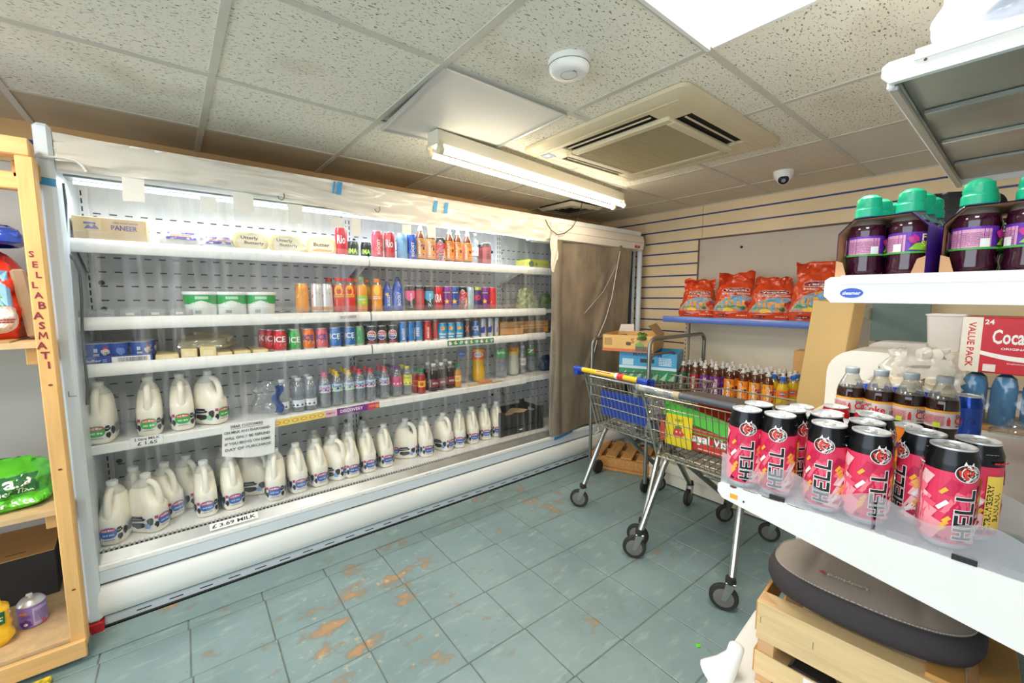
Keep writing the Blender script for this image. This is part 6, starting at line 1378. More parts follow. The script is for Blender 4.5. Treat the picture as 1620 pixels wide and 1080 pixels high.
    for wr_, wf_, s in ((r1, f1, 1), (r2, f2, -1)):
        P = []; top = Vector((.20, s * (wr - .045), .565)); a = Vector((wr_[0] + .01, wr_[1], .155)); b = Vector((wf_[0] - .01, wf_[1], .155))
        P.append(a); P.append(a.lerp(top, .5)); P.append(a.lerp(top, .85)); P.append(top + Vector((.01, 0, -.01))); P.append(top + Vector((.06, 0, .004))); P.append(b.lerp(top + Vector((.06, 0, 0)), .85)); P.append(b.lerp(top + Vector((.06, 0, 0)), .5)); P.append(b)
        M0(tubz).tube(P, .0165, 10).build('leg_tube', t)
    M0(tubz).tube([(.52, -wf + .03, .38), (.52, wf - .03, .38)], .011, 8).build('cross_bar', t); M0(tubz).tube([(.20, -wr + .04, .56), (.20, wr - .04, .56)], .010, 8).build('cross_bar', t)
    for (x, y, an, big_) in ((*r1, -.95, 1), (*r2, -1.15, 1), (*f1, -.55, .9), (*f2, .15 if kind == 'seat' else -1.2, .9)):
        M = Matrix.Translation((x, y, 0)) @ Matrix.Rotation(an, 4, 'Z'); c_ = empty('castor', (0, 0, 0)); c_.parent = t; c_.location = (x, y, 0); c_.rotation_euler = (0, 0, an)
        R = .062 * big_
        M0(rubd).lathe([(0, -.012), (R * .78, -.013), (R * .95, -.012), (R, -.006), (R, .006), (R * .95, .012), (R * .78, .013), (0, .012)], 24, Matrix.Translation((-.025, 0, R)) @ Matrix.Rotation(pi / 2, 4, 'X')).build('tyre', c_)
        M0(rub).lathe([(0, -.0155), (R * .45, -.0155), (R * .70, -.0135), (R * .70, .0135), (R * .45, .0155), (0, .0155)], 20, Matrix.Translation((-.025, 0, R)) @ Matrix.Rotation(pi / 2, 4, 'X')).build('hub', c_)
        f = M0(tubz)
        for s in (1, -1): f.prism([(-.035, R - .01), (-.015, R - .012), (.022, .135), (-.018, .14)], s * .017 - .0015, s * .017 + .0015, axis=1)
        f.box(-.02, .024, -.0185, .0185, .133, .142, .002); f.build('fork', c_)
        M0(rubd).lathe([(.0, .138), (.021, .138), (.023, .144), (.021, .165), (0, .166)], 14).build('stem_cover', c_)
    if kind == 'seat':
        M0(mat('blue_seat_flap', C('1f3f9c'), .35, var=.05)).prism([(-wr + .10, .66), (wr - .07, .66), (wr - .06, .82), (-wr + .08, .82)], .115, .121, axis=0).build('child_seat', t)
    else:
        M0(mat('dark_grey_panel', C('5d5a56'), .5, var=.1)).add([(.16, wr - .05, .925), (.16, -wr + .05, .925), (.50, -wf + .04, .88), (.50, wf - .04, .88), (.16, wr - .05, .920), (.16, -wr + .05, .920), (.50, -wf + .04, .875), (.50, wf - .04, .875)], [(0, 1, 2, 3), (7, 6, 5, 4), (0, 4, 5, 1), (3, 2, 6, 7)]).build('child_seat', t)
        decal('panel_print', Dec().lines(-.08, -.012, .10, .012, 2, ink('b04a44'), 7), face_map((.28, 0, .911), (0, -1, 0), (.95, 0, -.13), (0, 0, 1)), t)
    return t
t1 = trolley((2.04, 1.555, 0), radians(-4), 'nearer-the-fridge shopping trolley with a yellow handle and blue child seat', .26, .20, 'yellow', 'seat', ((.04, .27), (.0, -.25), (.70, .12), (.68, -.12)))
t2 = trolley((1.86, 1.0, 0), radians(-2), 'shopping trolley with a taped grey handle carrying fruit boxes', .245, .20, 'grey', 'panel', ((.04, .25), (.04, -.24), (.82, .145), (.80, -.13)))
# water bottle pack in the first trolley
o, fn = pillow('bottle_pack', .22, .18, .17, clear_mat('pack_clear', tint=(.9, .93, .97), haze=.25, gloss=.3, haze_col=(.7, .76, .85)), 21, n=16, k=.3); o.location = (2.36, 1.44, .60); tag(o, 'crinkled clear pack in the blue-seat trolley basket', 'bag')
o = tag(M0(mat('navy_plastic', C('1c2c5c'), .4)).box(-.05, .05, -.06, .06, 0, .10, .01).build('navy_pack'), 'dark blue pack lying in the blue-seat trolley', 'pack'); o.location = (2.27, 1.35, .61)
# fruit boxes in the second trolley
def d_royal(w, h): return Dec().rect(-w / 2, -h / 2, w / 2, h / 2, ink('c8342a')).text('Royal Vision', .0, .0, bl_k, w=w * .80, h=h * .5).text('Royal Vision', .003, .003, wh, w=w * .80, h=h * .5).lines(-w * .2, -h * .42, w * .4, -h * .32, 1, ink('f0c8b0'), 3)
def d_yel(w, h): return Dec().rect(-w / 2, -h / 2, w / 2, h / 2, ink('e8d020')).blob(0, -.01, .034, ink('d83a2c'), 2).ell(.0, .02, .022, .008, ink('4a8a34'), 8).ell(-.01, -.005, .005, .006, wh, 8).ell(.01, -.005, .005, .006, wh, 8).text('VERY', 0, h * .36, ink('3a7a34'), w=w * .3, h=h * .1)
bxa = carton('fruit_box', (2.25, 1.02, .622), .50, .30, .12, radians(-90), ink('c8342a'), 'red fruit box lettered Royal Vision in the grey-handled trolley', None, None)
decal('print', d_royal(.34, .115), face_map((.05, -.1504, .06), (1, 0, 0), (0, 0, 1), (0, -1, 0)), bxa)
decal('front_print', d_royal(.38, .115), face_map((.05, -.1506, .06), (1, 0, 0), (0, 0, 1), (0, -1, 0)), bxa)
yb = tag(M0(ink('e8d020')).box(-.004, .004, -.075, .075, 0, .17, .001).build('yellow_card'), 'upright yellow card with a tomato picture in the trolley', 'card'); yb.location = (2.085, 1.145, .622)
decal('print', d_yel(.15, .16), face_map((-.0045, 0, .085), (0, -1, 0), (0, 0, 1), (-1, 0, 0)), yb)
gm = M0(mat('green_card', C('4fb83c'), .6, var=.04)); gm.grid(lambda u, v: (-.02 + .012 * v, .24 - .48 * u, .045 * (1 - u) + .075 * v - .03 * u * u), 16, 3, flip=True).box(-.02, .16, -.23, .23, -.02, -.016)
gb2 = tag(gm.build('green_tray'), 'bright green card tray lying on the red fruit box', 'tray'); gb2.location = (2.11, 1.00, .735)
o = tag(M0(mat('red_card', C('d2301f'), .6)).grid(lambda u, v: (.03 * sin(u * 3), .09 - .18 * u, .12 * v - .03 * u), 8, 3, flip=True).build('red_flap'), 'red card flap standing behind the green tray', 'card'); o.location = (2.29, 1.06, .76)
o = tag(M0(ink('ecd22a')).box(-.002, .002, -.09, .09, 0, .05).build('yellow_flap'), 'small yellow card flap behind the green tray', 'card'); o.location = (2.36, .95, .77)
# ================================================================= NEAR SHELVING (parallel to the fridge)
wsh = mat('white_shelf_enamel', C('eceae6'), .38, var=.02, vs=4)
rust = mat('rusty_chips', C('6d4436'), .8, var=.3)
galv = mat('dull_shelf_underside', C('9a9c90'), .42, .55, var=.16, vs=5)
gd = empty('gondola_shelving', (1.45, .0, 0), 0, 'white metal shelving in the foreground with three cantilever shelves', 'shelving')
XA, XE = .945, 1.955
def gshelf(z, yf, zb_front, zb_back, yb, lipw=.035, name='shelf'):
    """shelf with its tapering end bracket; yf = front edge facing the fridge, yb = back"""
    s_ = M0(wsh).box(XA + .012, XE - .012, yb, yf - .006, z - .004, z, .001)
    s_.box(XA + .01, XE - .01, yf - .012, yf - .002, z - lipw, z, .003)
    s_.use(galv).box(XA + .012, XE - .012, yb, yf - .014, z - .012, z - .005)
    for k in range(3): x = XA + .25 + .25 * k; s_.box(x - .02, x + .02, yb, yf - .02, z - .022, z - .012, .002)
    so = s_.build(name, gd, world=True)
    for x0, nm in ((XA, 'end_bracket'), (XE - .012, 'end_bracket')):
        r = .012; e = M0(wsh)
        e.prism([(yf - .004, z + .006), (yf + .004, z), (yf + .004, z - zb_front + r), (yf - r * .6, z - zb_front), (yb, z - zb_back), (yb, z + .006)], x0, x0 + .011, axis=0)
        e.build(nm, so, world=True)
    return so
s1 = gshelf(1.0, .415, .030, .172, -.45)
d = Dec().rect(0, 0, 1, 1, wsh)
# rust chips and small stickers on the end bracket (facing the viewer, -X)
fmx = lambda y, z: face_map((XA - .0006, y, z), (0, -1, 0), (0, 0, 1), (-1, 0, 0))
decal('orange_sticker', Dec().rect(-.008, -.005, .008, .005, ink('f0a828')), fmx(.383, .982), s1, world=True)
decal('screw_hole', Dec().ell(0, 0, .002, .0024, bl_k, 10), fmx(.362, .978), s1, world=True)
rc = Dec()
for k, (y, w_, h_) in enumerate(((.385, .014, .006), (.35, .03, .0015), (.31, .035, .0022), (.265, .03, .0012))): rc.poly([(.415 - y - w_ / 2, .0062), (.415 - y + w_ / 2, .0062), (.415 - y + w_ / 2, .0062 - h_ * .6), (.415 - y, .0062 - h_), (.415 - y - w_ / 2, .0062 - h_ * .7)], rust)
decal('chipped_paint', rc, face_map((XA - .0006, .415, 1.0), (0, -1, 0), (0, 0, 1), (-1, 0, 0)), s1, world=True)
s2 = gshelf(1.452, .242, .040, .045, -.45)
decal('oval_badge', Dec().ell(0, 0, .0165, .0085, ink('2150c4'), 24).text('sleamer', 0, 0, wh, w=.026, h=.0062), fmx(.205, 1.429), s2, world=True)
s3 = gshelf(1.800, .186, .028, .034, -.45)
for z_ in (1.80,): M0(wsh).box(XA - .002, XA + .0, -.45, .150, 1.795, 1.812).build('ticket_strip', s3, world=True)
M0(wsh).box(XA - .002, XA + .0, -.45, .222, 1.4445, 1.4605).build('ticket_strip', s2, world=True)
M0(mat('steel_rail', C('a8a8a2'), .35, .7)).box(XA + .015, XE - .02, .168, .180, 1.762, 1.772, .002).build('front_rail', s3, world=True)
decal('screw_hole', Dec().ell(0, 0, .0022, .0022, ink('6a4a34'), 10), fmx(.137, 1.792), s3, world=True)
M0(wsh).box(XA, XE, -.50, -.45, .02, 2.0, .004).build('spine', gd, world=True)
M0(wsh).box(XA, XE, -.45, -.14, .06, .16, .004).build('base_shelf', gd, world=True)

# frosted wavy trays with the cans standing in them
frost = bpy.data.materials.new('frosted_tray'); frost.use_nodes = True; N, L = nt(frost); N.remove(N['Principled BSDF']); out = N['Material Output']
t_ = N.new('ShaderNodeBsdfTransparent'); t_.inputs[0].default_value = (.93, .95, .98, 1); d_ = N.new('ShaderNodeBsdfTranslucent'); d_.inputs[0].default_value = (.86, .89, .93, 1); e_ = N.new('ShaderNodeBsdfDiffuse'); e_.inputs[0].default_value = (.86, .89, .93, 1); g_ = N.new('ShaderNodeBsdfGlossy'); g_.inputs['Roughness'].default_value = .2
a1 = N.new('ShaderNodeMixShader'); a2 = N.new('ShaderNodeMixShader'); a3 = N.new('ShaderNodeMixShader'); a1.inputs[0].default_value = .5; a2.inputs[0].default_value = .40; a3.inputs[0].default_value = .07
L.new(d_.outputs[0], a1.inputs[1]); L.new(e_.outputs[0], a1.inputs[2]); L.new(t_.outputs[0], a2.inputs[1]); L.new(a1.outputs[0], a2.inputs[2]); L.new(a2.outputs[0], a3.inputs[1]); L.new(g_.outputs[0], a3.inputs[2]); L.new(a3.outputs[0], out.inputs[0])
def wavy_tray(y0, y1, x0, x1, label):
    """y0 > y1: runs from y0 to y1 towards the right of the picture"""
    t = empty('display_tray', ((x0 + x1) / 2, (y0 + y1) / 2, 1.0062), 0, label, 'tray'); W = (y0 - y1) / 2; Dp = (x1 - x0) / 2
    def wall(p0, p1, n, amp, ph):
        p0 = Vector(p0); p1 = Vector(p1)
        def f(u, v):
            q = p0.lerp(p1, u); zt = .045 + amp * (.5 + .5 * cos(2 * pi * (u * n + ph))); return (q.x, q.y, .0005 + (zt) * v)
        return f
    for nm, a, b, n, ph in (('front_wall', (-Dp, W, 0), (-Dp, -W, 0), 2.0, 0), ('back_wall', (Dp, W, 0), (Dp, -W, 0), 2.0, 0), ('side_wall', (-Dp, W, 0), (Dp, W, 0), 2, .0), ('side_wall', (-Dp, -W, 0), (Dp, -W, 0), 2, .0)):
        M0(frost).grid(wall(a, b, n, .022, ph), 60, 4).build(nm, t, smooth=60)
    M0(frost).box(-Dp, Dp, -W, W, 0, .0012).build('floor', t)
    for k in range(4): y = W - (k + .5) * W / 2; M0(clear_mat('clear_acrylic', haze=.1)).box(-Dp - .004, -Dp - .0006, y - .018, y + .018, .0, .014, .001).build('clip', t)
    return t
wavy_tray(.414, .150, .9475, 1.13, 'frosted wavy-edged tray holding cans at the front corner of the shelf')
wavy_tray(.144, -.12, .9475, 1.13, 'frosted wavy-edged tray holding the nearest can')
for y, nm in ((.298, 'black label clip on the front tray'), (.035, 'black label clip below the nearest can')):
    o = tag(M0(bl_k).box(-.0015, .0015, -.014, .014, 0, .009, .0006).build('label_clip'), nm, 'clip'); o.location = (.9415, y, 1.0075)
hellm = lambda: make_can('drink_can', .033, .167, black_c, d_hell, black_c, n=36)
def hellp():
    o = hellm(); d = Dec(); d_price(d, .033, .167); decal('price_sticker', d, lambda s, z, l: ((.0297 + l) * sin(s / .033), -(.0297 + l) * cos(s / .033), z), o, ds=.004, eps=.0012); return o
HL = [(.975, .378, 'hc', .12, 'pink and black tall can at the outer corner of the front tray'), (1.043, .380, 'hp', .2, 'pink can behind the outer corner one'),
 (.983, .316, 'hp', -.05, 'second tall pink can along the front tray edge'), (1.048, .317, 'hc', .9, 'pink can behind the second front one'),
 (.985, .231, 'hp', -.15, 'third tall pink can in front, with a sticker on its shoulder'), (1.060, .255, 'hc', .7, 'pink can behind the third front one'),
 (.990, .168, 'hc', .5, 'fourth tall pink can in front, barcode side showing'), (1.060, .188, 'hc', .9, 'pink can in the second row behind the fourth'), (1.128, .187, 'hc', .9, 'pink can in the third row, emblem at its edge'),
 (1.056, .104, 'hp', -1.0, 'pink can with a £1 sticker and strawberry banana strip'), (.999, .064, 'hc', .62, 'nearest and largest pink can, barcode side showing'), (1.071, .040, 'hp', -.75, 'pink can behind the nearest one with a shoulder sticker')]
for x, y, k, rz_, lab in HL:
    place(k, hellm if k == 'hc' else hellp, x, y, 1.0078, lab, 'can', 'tall pink drink cans in frosted trays', rz_)
M_ = lambda col, dsg, neck=None: (lambda: make_can('drink_can', .033, .115, shade(col), dsg, neck or shade(col), n=28))
D['gw'] = M_('2fa050', d_big('7', rot=0, w=.02, h_=.04, zc=.06, blobs=('f0f0f0', 'e8d84a', '1f7a3a')), alu); D['rd'] = M_('c8202c', d_big('Cola', rot=0, w=.05, h_=.03, zc=.06, blobs=('e0404a', 'a81820')))
D['or'] = M_('f08a28', d_big('FANTA', rot=0, w=.05, h_=.022, zc=.07, wc='2c4090', base='f08a28', blobs=('f4f0e8', '2c50b0', 'f6b04a')))
for x, y, key, lab in ((1.36, .385, 'gw', 'short green and white can behind the second front pink can'), (1.349, .315, 'gw', 'short silver-topped green can in the middle of the shelf'), (1.435, .325, 'rd', 'short red can behind the silver-topped green one'), (1.275, .256, 'gw', 'short green can between the pink cans'), (1.42, .249, 'rd', 'short red can next to the second cola bottle'), (1.352, .166, 'or', 'short orange and blue can before the third cola bottle')):
    place(key, D[key], x, y, 1.001, lab, 'can', 'short cans on the near shelf')
def d_coke(d, r, a, b):
    d.rect(-pi * r, b - .006, pi * r, b, ink('eda93a'))
    for o_ in (-.08, .055): d.rect(o_, a + .004, o_ + .042, b - .010, ink('e8c8c8')).lines(o_ + .001, a + .006, o_ + .041, b - .012, 10, ink('b8585e'), 5).rect(o_ + .022, a + .002, o_ + .034, a + .014, ink('c6e03a'))
    d.text('Diet', -.012, (a + b) / 2 + .012, ink('3a3a3e'), w=.018, h=.007).text('Coke', .0, (a + b) / 2, ink('d0202c'), w=.046, h=.02).lines(-.02, a + .006, .02, a + .012, 1, ink('505056'), 3)
    d.poly([(-.036, a + .008), (-.030, a + .008), (-.030, a + .022), (-.032, a + .03), (-.034, a + .03), (-.036, a + .022)], ink('c8323a')).barcode(.028, a + .008, .05, a + .024)
PC = [(0, .004), (.022, .003), (.030, .010), (.0325, .028), (.0310, .055), (.0300, .078), (.0322, .092), (.0322, .138), (.0322, .150), (.030, .165), (.024, .182), (.017, .198), (.0140, .207), (.0140, .212)]
D['coke'] = lambda: make_bottle('cola_bottle', PC, bmats(PC, .165, brown_l, clr_n), (.094, .138, ink('d6d4d2')), (mat('grey_cap', C('a9b2b6'), .35), .0165, .205, .222, 'flat'), d_coke, n=32)
for px, lab, rz_ in ((1344, 'cola bottle with grey cap, first beside the white rounded box', 1.0), (1390, 'cola bottle with its red wordmark showing, second', -.3), (1438, 'cola bottle with grey cap, third in line', 1.1), (1491, 'cola bottle with grey cap, nearest the blue can', 1.4)):
    q = at(px, 589, 2, 1.222); X = 1.52; Y = at(px, 640, 0, X).y
    place('coke', D['coke'], X, Y, 1.001, lab, 'bottle', 'grey-capped cola bottles on the near shelf', rz_)
D['bluecan'] = lambda: make_can('drink_can', .030, .150, shade('1c48a8', .2, .5), d_big('', blobs=('2c6ad0', '1a3a90'), base='1d4cb0', side=True), n=28)
for px, X, lab in ((1530, 1.70, 'tall blue can standing at the far right behind the cola bottles'), (1465, 1.70, 'blue can hidden between the third and fourth cola bottles'), (1413, 1.72, 'blue can hidden between the second and third cola bottles'), (1368, 1.72, 'blue can hidden between the first two cola bottles')):
    Y = at(px, 650, 0, X).y; place('bluecan', D['bluecan'], X, Y, 1.001, lab, 'can', 'blue cans behind the cola bottles', .3)

# fruit drink multipacks on the middle shelf
grn_c = mat('teal_green_cap', C('1fb483'), .3); purp = mat('blackcurrant_drink', C('3a0d24'), .08, spec=.7); bodyc = clear_mat('clear_neck', haze=.16)
KF = .87
PF = [(0, .003), (.018, .002), (.026, .008), (.0275, .020), (.0255, .034), (.0265, .045), (.0265, .088), (.0275, .094), (.0265, .108), (.021, .122), (.0135, .130), (.0135, .136)]
PF = scale_prof(PF, KF, .95)
def d_fs(d, r, a, b):
    for o_ in (-.082, .03): d.rect(o_, a + .003, o_ + .05, b - .004, ink('e8a8c8')).lines(o_ + .002, a + .006, o_ + .048, b - .008, 8, ink('b06a98'), 5, .4).rect(o_ + .036, a + .003, o_ + .046, a + .016, wh)
    d.poly([(-.028, a + .006), (.02, a + .002), (.03, a + .02), (-.02, a + .016)], ink('8cc63a')).text('Fruit', .0, (a + b) / 2 + .008, wh, w=.026, h=.011).text('Shoot', .002, (a + b) / 2 - .003, ink('d8f07a'), w=.032, h=.010).rect(-.08, a, .08, a + .003, ink('4aa83a')).blob(-.022, b - .012, .007, ink('c02a8a'), 3)
def fs():
    r = make_bottle('juice_bottle', PF, bmats(PF, .108 * KF, purp, clr_n), (.046 * KF, .086 * KF, ink('5a2a9a')), None, d_fs, n=28)
    M0(grn_c).lathe([(r_ * .95, z_ - .018) for r_, z_ in ((.0195, .127), (.0205, .128), (.0205, .141), (.019, .143), (.0185, .146), (.0195, .148), (.018, .160), (.010, .166), (.0, .167))], 20).build('cap', r); return r
def pack(yc, rz, label, n_deep=3, lab2=''):
    z = 1.4535; t = empty('multipack_sleeve', (1.04, yc, z), rz, label, 'sleeve', 'card sleeves of the fruit drink packs')
    hw = .060
    cs = mat('card_sleeve_inner', C('c99a70'), .7, var=.05); ps = mat('print_5a2a9a', C('6a30b0'), .4)
    x0, x1 = -.09, .09
    sl_ = M0(ps); prof = [(-hw, 0), (-hw, .082), (-hw + .022, .106), (hw - .022, .106), (hw, .082), (hw, 0)]
    sl_.loft([[(x0, a, c) for a, c in prof], [(x1, a, c) for a, c in prof]], cap=False, closed=False); sl_.build('sleeve', t, smooth=0)
    M0(cs).loft([[(x1 - .001, a * .985, c * .985) for a, c in prof], [(x0 + .0005, a * .985, c * .985) for a, c in prof]], cap=False, closed=False).build('sleeve_lining', t, smooth=0)
    for s_ in (-1, 1): M0(cs).prism([(s_ * hw, 0), (s_ * (hw - .018), 0), (s_ * (hw - .010), .03), (s_ * hw, .034)], x0 - .001, x0 + .0005, axis=0).build('gusset', t, smooth=0)
    d = Dec()
    for k in range(4): d.rect(-.08, .055 + .009 * k, -.03, .060 + .009 * k, ink('7fd03a'))
    d.blob(-.05, .02, .02, ink('8cc63a'), 4).text('Fruit Shoot', .03, .06, wh, w=.07, h=.02)
    decal('side_print', d, face_map((0, hw + .0004, 0), (1, 0, 0), (0, 0, 1), (0, 1, 0)), t)
    for i in range(n_deep):
        for j, s in enumerate((1, -1)):
            p = Matrix.Rotation(rz, 4, 'Z') @ Vector((-.055 + .056 * i, s * .0285, 0))
            place('fs', fs, 1.04 + p.x, yc + p.y, z + .0005, 'green-capped blackcurrant bottle, %s, %s of %s' % (('front', 'middle', 'back')[i], ('outer side', 'inner side')[j], lab2), 'bottle', 'green-capped blackcurrant bottles', (.9, .0, -.6)[i] + (1.1 if s > 0 and i == 0 else .2 if i == 0 else 0) * (-1 if lab2.startswith('the second') and s < 0 else 1))
pack(.166, radians(-5), 'open card sleeve round blackcurrant bottles, nearest the oval badge', lab2='the first pack')
pack(.038, radians(0), 'purple card sleeve round blackcurrant bottles in the middle of the shelf', lab2='the second pack')
pack(-.092, radians(0), 'card sleeve of blackcurrant bottles cut off by the picture edge', lab2='the third pack')
# black shrink-wrapped pack behind
o, fn = pillow('wrapped_pack', .17, .15, .225, mat('black_shrink_wrap', C('1b1b1e'), .18, coat=.6, bump=.4, bs=25), 31, n=26, k=.05, p=5); o.location = (1.52, .125, 1.4535); o.rotation_euler = (0, 0, -1.2); tag(o, 'black shrink-wrapped multipack behind the fruit drink packs', 'pack')
decal('pack_print', Dec().lines(-.03, -.03, .03, .0, 4, ink('a8a8ac'), 3).poly([(-.02, .03), (.02, .02), (.03, .04)], ink('c8c8cc')), lambda s, z, l: tuple(Vector(fn(.78 + s / .5, .62 + z / .225, l + .002))), o, ds=.01)
# film-wrapped pack on the top shelf
o, fn = pillow('tissue_pack', .34, .30, .22, mat('white_film_pack', C('aab2c0'), .25, coat=.5, var=.05), 61, n=26, k=.07, p=4); o.location = (1.13, -.02, 1.808); o.rotation_euler = (0, 0, -1.2); tag(o, 'white and blue film-wrapped pack on the top shelf', 'pack')
decal('pack_print', Dec().poly([(-.05, 0), (.10, .0), (.08, .04), (-.04, .05)], ink('2a5cc0')).poly([(-.12, .06), (-.02, .07), (-.05, .10)], ink('3f7ad8')).lines(-.1, .03, .1, .12, 3, ink('8fb0e4'), 5, .3), lambda s, z, l: tuple(Vector(fn(.74 + s / 1.1, .10 + z / .22, l + .003))), o, ds=.012, eps=.001)

# ================================================================= UNDER THE NEAR SHELF: crate, booster seat
cw_ = mat('crate_poplar', C('e2c490'), .7, var=.09, vs=5, stretch=(1, 1, 10), bump=.12, bs=25)
cw2 = mat('crate_pine', C('c99550'), .65, var=.14, vs=5, bump=.12, bs=25)
kr = at(1195, 939, 2, .56)
cr = empty('wooden_crate', (kr.x + .175, kr.y - .235, .30), radians(4), 'thin pale wooden fruit crate under the near shelf', 'crate')
hx_, hy_ = .17, .235   # half sizes: x away, y along the shelf end
for sx in (-1, 1):
    for z0, z1 in ((.03, .10), (.14, .25)): M0(cw_).box(sx * hx_ - .003, sx * hx_ + .003, -hy_, hy_, z0, z1, .001).build('slat', cr)
for sy in (-1, 1):
    for z0, z1 in ((.03, .10), (.16, .25)): M0(cw2).box(-hx_, hx_, sy * hy_ - .004, sy * hy_ + .004, z0, z1, .001).build('slat', cr)
for sx in (-1, 1):
    for sy in (-1, 1): M0(mat('crate_post', C('d3a878'), .75, var=.1)).prism([(sx * (hx_ - .004), sy * (hy_ - .004)), (sx * (hx_ - .045), sy * (hy_ - .004)), (sx * (hx_ - .004), sy * (hy_ - .045))], -.02, .262, axis=2).build('corner_post', cr)
for k in range(4): y = -.18 + .12 * k; M0(cw_).box(-hx_, hx_, y - .05, y + .05, .0, .006, .001).build('base_slat', cr)
for x in (-.15, .10): M0(cw_).box(x - .03, x + .03, -hy_, hy_, .252, .258, .001).build('top_slat', cr)
for y in (-.225, -.14): M0(cw2).box(-hx_, hx_ + .1, y - .032, y + .032, .258, .270, .002).build('top_slat', cr)
decal('paper_label', Dec().rect(-.045, -.032, .045, .032, ink('eeeae2')).text('SELECTION', 0, .012, ink('8a8a90'), w=.05, h=.01, rot=180).lines(-.035, -.024, .035, .0, 3, ink('a8a8a8'), 4, .3), face_map((-hx_ - .0035, .07, .066), (0, -1, 0), (0, 0, 1), (-1, 0, 0)), cr)
decal('blue_label', Dec().rect(-.05, -.032, .05, .032, ink('2d84c4')).text('UNIQUE', .0, .0, wh, w=.08, h=.02, rot=180), face_map((-hx_ - .0035, -.025, .066), (0, -1, 0), (0, 0, 1), (-1, 0, 0)), cr)
for y in (.225, .10, -.12):
    decal('staple', Dec().rect(-.0006, -.01, .0006, .01, ink('5a5048')), face_map((-hx_ - .0035, y, .2), (0, -1, 0), (0, 0, 1), (-1, 0, 0)), cr)
# dark oddments in the crate
for (x, y, s_, col, lab) in ((kr.x + .08, kr.y - .13, .035, '35363a', 'dark metal gadget showing between the crate slats'), (kr.x + .11, kr.y - .30, .05, '1f2022', 'black tool case lying in the crate')):
    o = M0(mat('gadget_' + col, C(col), .35, .5)).box(-s_, s_, -s_ * 1.5, s_ * 1.5, 0, s_ * 1.6, .01)
    for k in range(5): o.box(-s_ - .002, -s_, -s_ + k * s_ * .4, -s_ + k * s_ * .4 + .006, .01, s_ * 1.3)
    o = tag(o.build('gadget'), lab, 'tool'); o.location = (x, y, .308)
# white folding stool with rounded leg under the crate
st = empty('white_stool', (kr.x + .17, kr.y - .22, 0), radians(4), 'white plastic stool carrying the wooden crate', 'stool')
wpl = mat('glossy_white_plastic', C('f2f2f0'), .2)
tp = M0(wpl); tp.loft([[(x - .07, y, z) for x, y, z in rr_] for rr_ in (rr(.28, .30, .262, .07, 6), rr(.295, .315, .27, .07, 6), rr(.295, .315, .286, .07, 6), rr(.28, .30, .296, .07, 6))]); tp.build('top', st, smooth=50)
for sx in (-1, 1):
    for sy in (-1, 1): M0(wpl).tube([(sx * .19, sy * .25, .27), (sx * .20, sy * .262, .2), (sx * .215, sy * .28, .1), (sx * .225, sy * .29, .003)], [.03, .027, .024, .022], 12).build('leg', st, smooth=50)
M0(wpl).tube([(-.215, .31, .28), (-.20, .285, .32), (-.19, .268, .36), (-.187, .262, .392), (-.187, .262, .40)], [.05, .034, .022, .021, .012], 14).build('grip', st, smooth=60)
# booster seat
bs_ = empty('booster_seat', (kr.x + .17, kr.y - .215, .572), radians(4), 'grey and black child booster cushion lying on the crate', 'car seat')
blackf = mat('black_mesh_fabric', C('3b3537'), .75, bump=.15, bs=300, var=.04); greyf = mat('taupe_fabric', C('9a9088'), .8, bump=.12, bs=260, var=.05)
def bring(k, z, n=48):
    P = []
    for i in range(n):
        a = 2 * pi * i / n; c = cos(a); s_ = sin(a); y = .225 * math.copysign(abs(s_) ** .85, s_); x = .165 * math.copysign(abs(c) ** .8, c) - .02 * (abs(y) / .225) ** 2
        P.append((x * k, y * k, z))
    return P
M0(blackf).loft([bring(.80, 0), bring(.96, .012), bring(1.0, .035), bring(1.0, .052), bring(.97, .072), bring(.93, .082)], cap=True).build('shell', bs_, smooth=60)
def gt(u, v):
    a = 2 * pi * v; k = .93 * u; base = bring(1, 0, 96)[int(round(v * 96)) % 96]
    z = .082 + .020 * (1 - u ** 3) - .007 * (math.exp(-((base[1] * k + .11) / .012) ** 2) + math.exp(-((base[1] * k - .11) / .012) ** 2)) * (1 - u ** 4)
    return (base[0] * k, base[1] * k, z)
M0(greyf).grid(gt, 16, 96, flip=False).build('cushion', bs_, smooth=80)
st_ = M0(mat('stitch_white', C('c9c4bc'), .6)); P = bring(.925, .0845, 160)
for i in range(0, 160, 1):
    a = Vector(P[i]); b = Vector(P[(i + 1) % 160]); st_.tube([a, a.lerp(b, .62)], .0011, 4, cap=False)
st_.build('stitching', bs_)['kind'] = 'stuff'
decal('embroidered_name', Dec().text('Ladybird', 0, 0, ink('cfc8be'), w=.085, h=.017, rot=180).ell(-.054, .0, .007, .007, ink('c02a30'), 12), lambda s, z, l: (-.095 + z, .03 - s, .0985 + l + .001), bs_, ds=.02, eps=.001)

# small green leaf scrap near the picture's right edge, on the shelf
o = tag(M0(mat('bright_green_scrap', C('5fd02c'), .5)).add([(0, 0, 0), (.02, -.012, .002), (.035, -.006, .001), (.018, .006, .001)], [(0, 1, 2, 3)]).build('leaf_scrap'), 'tiny bright green scrap lying on the near shelf', 'scrap'); o.location = (1.10, -.01, 1.002)
o = tag(M0(mat('bright_green_scrap', (1, 1, 1))).add([(0, 0, 0), (.015, -.01, .002), (.03, -.002, .001), (.014, .012, .001)], [(0, 1, 2, 3)]).build('leaf_scrap'), 'tiny green leaf fallen on the floor tiles by the trolleys', 'scrap'); q = at(1102, 1024, 2, .002); o.location = q

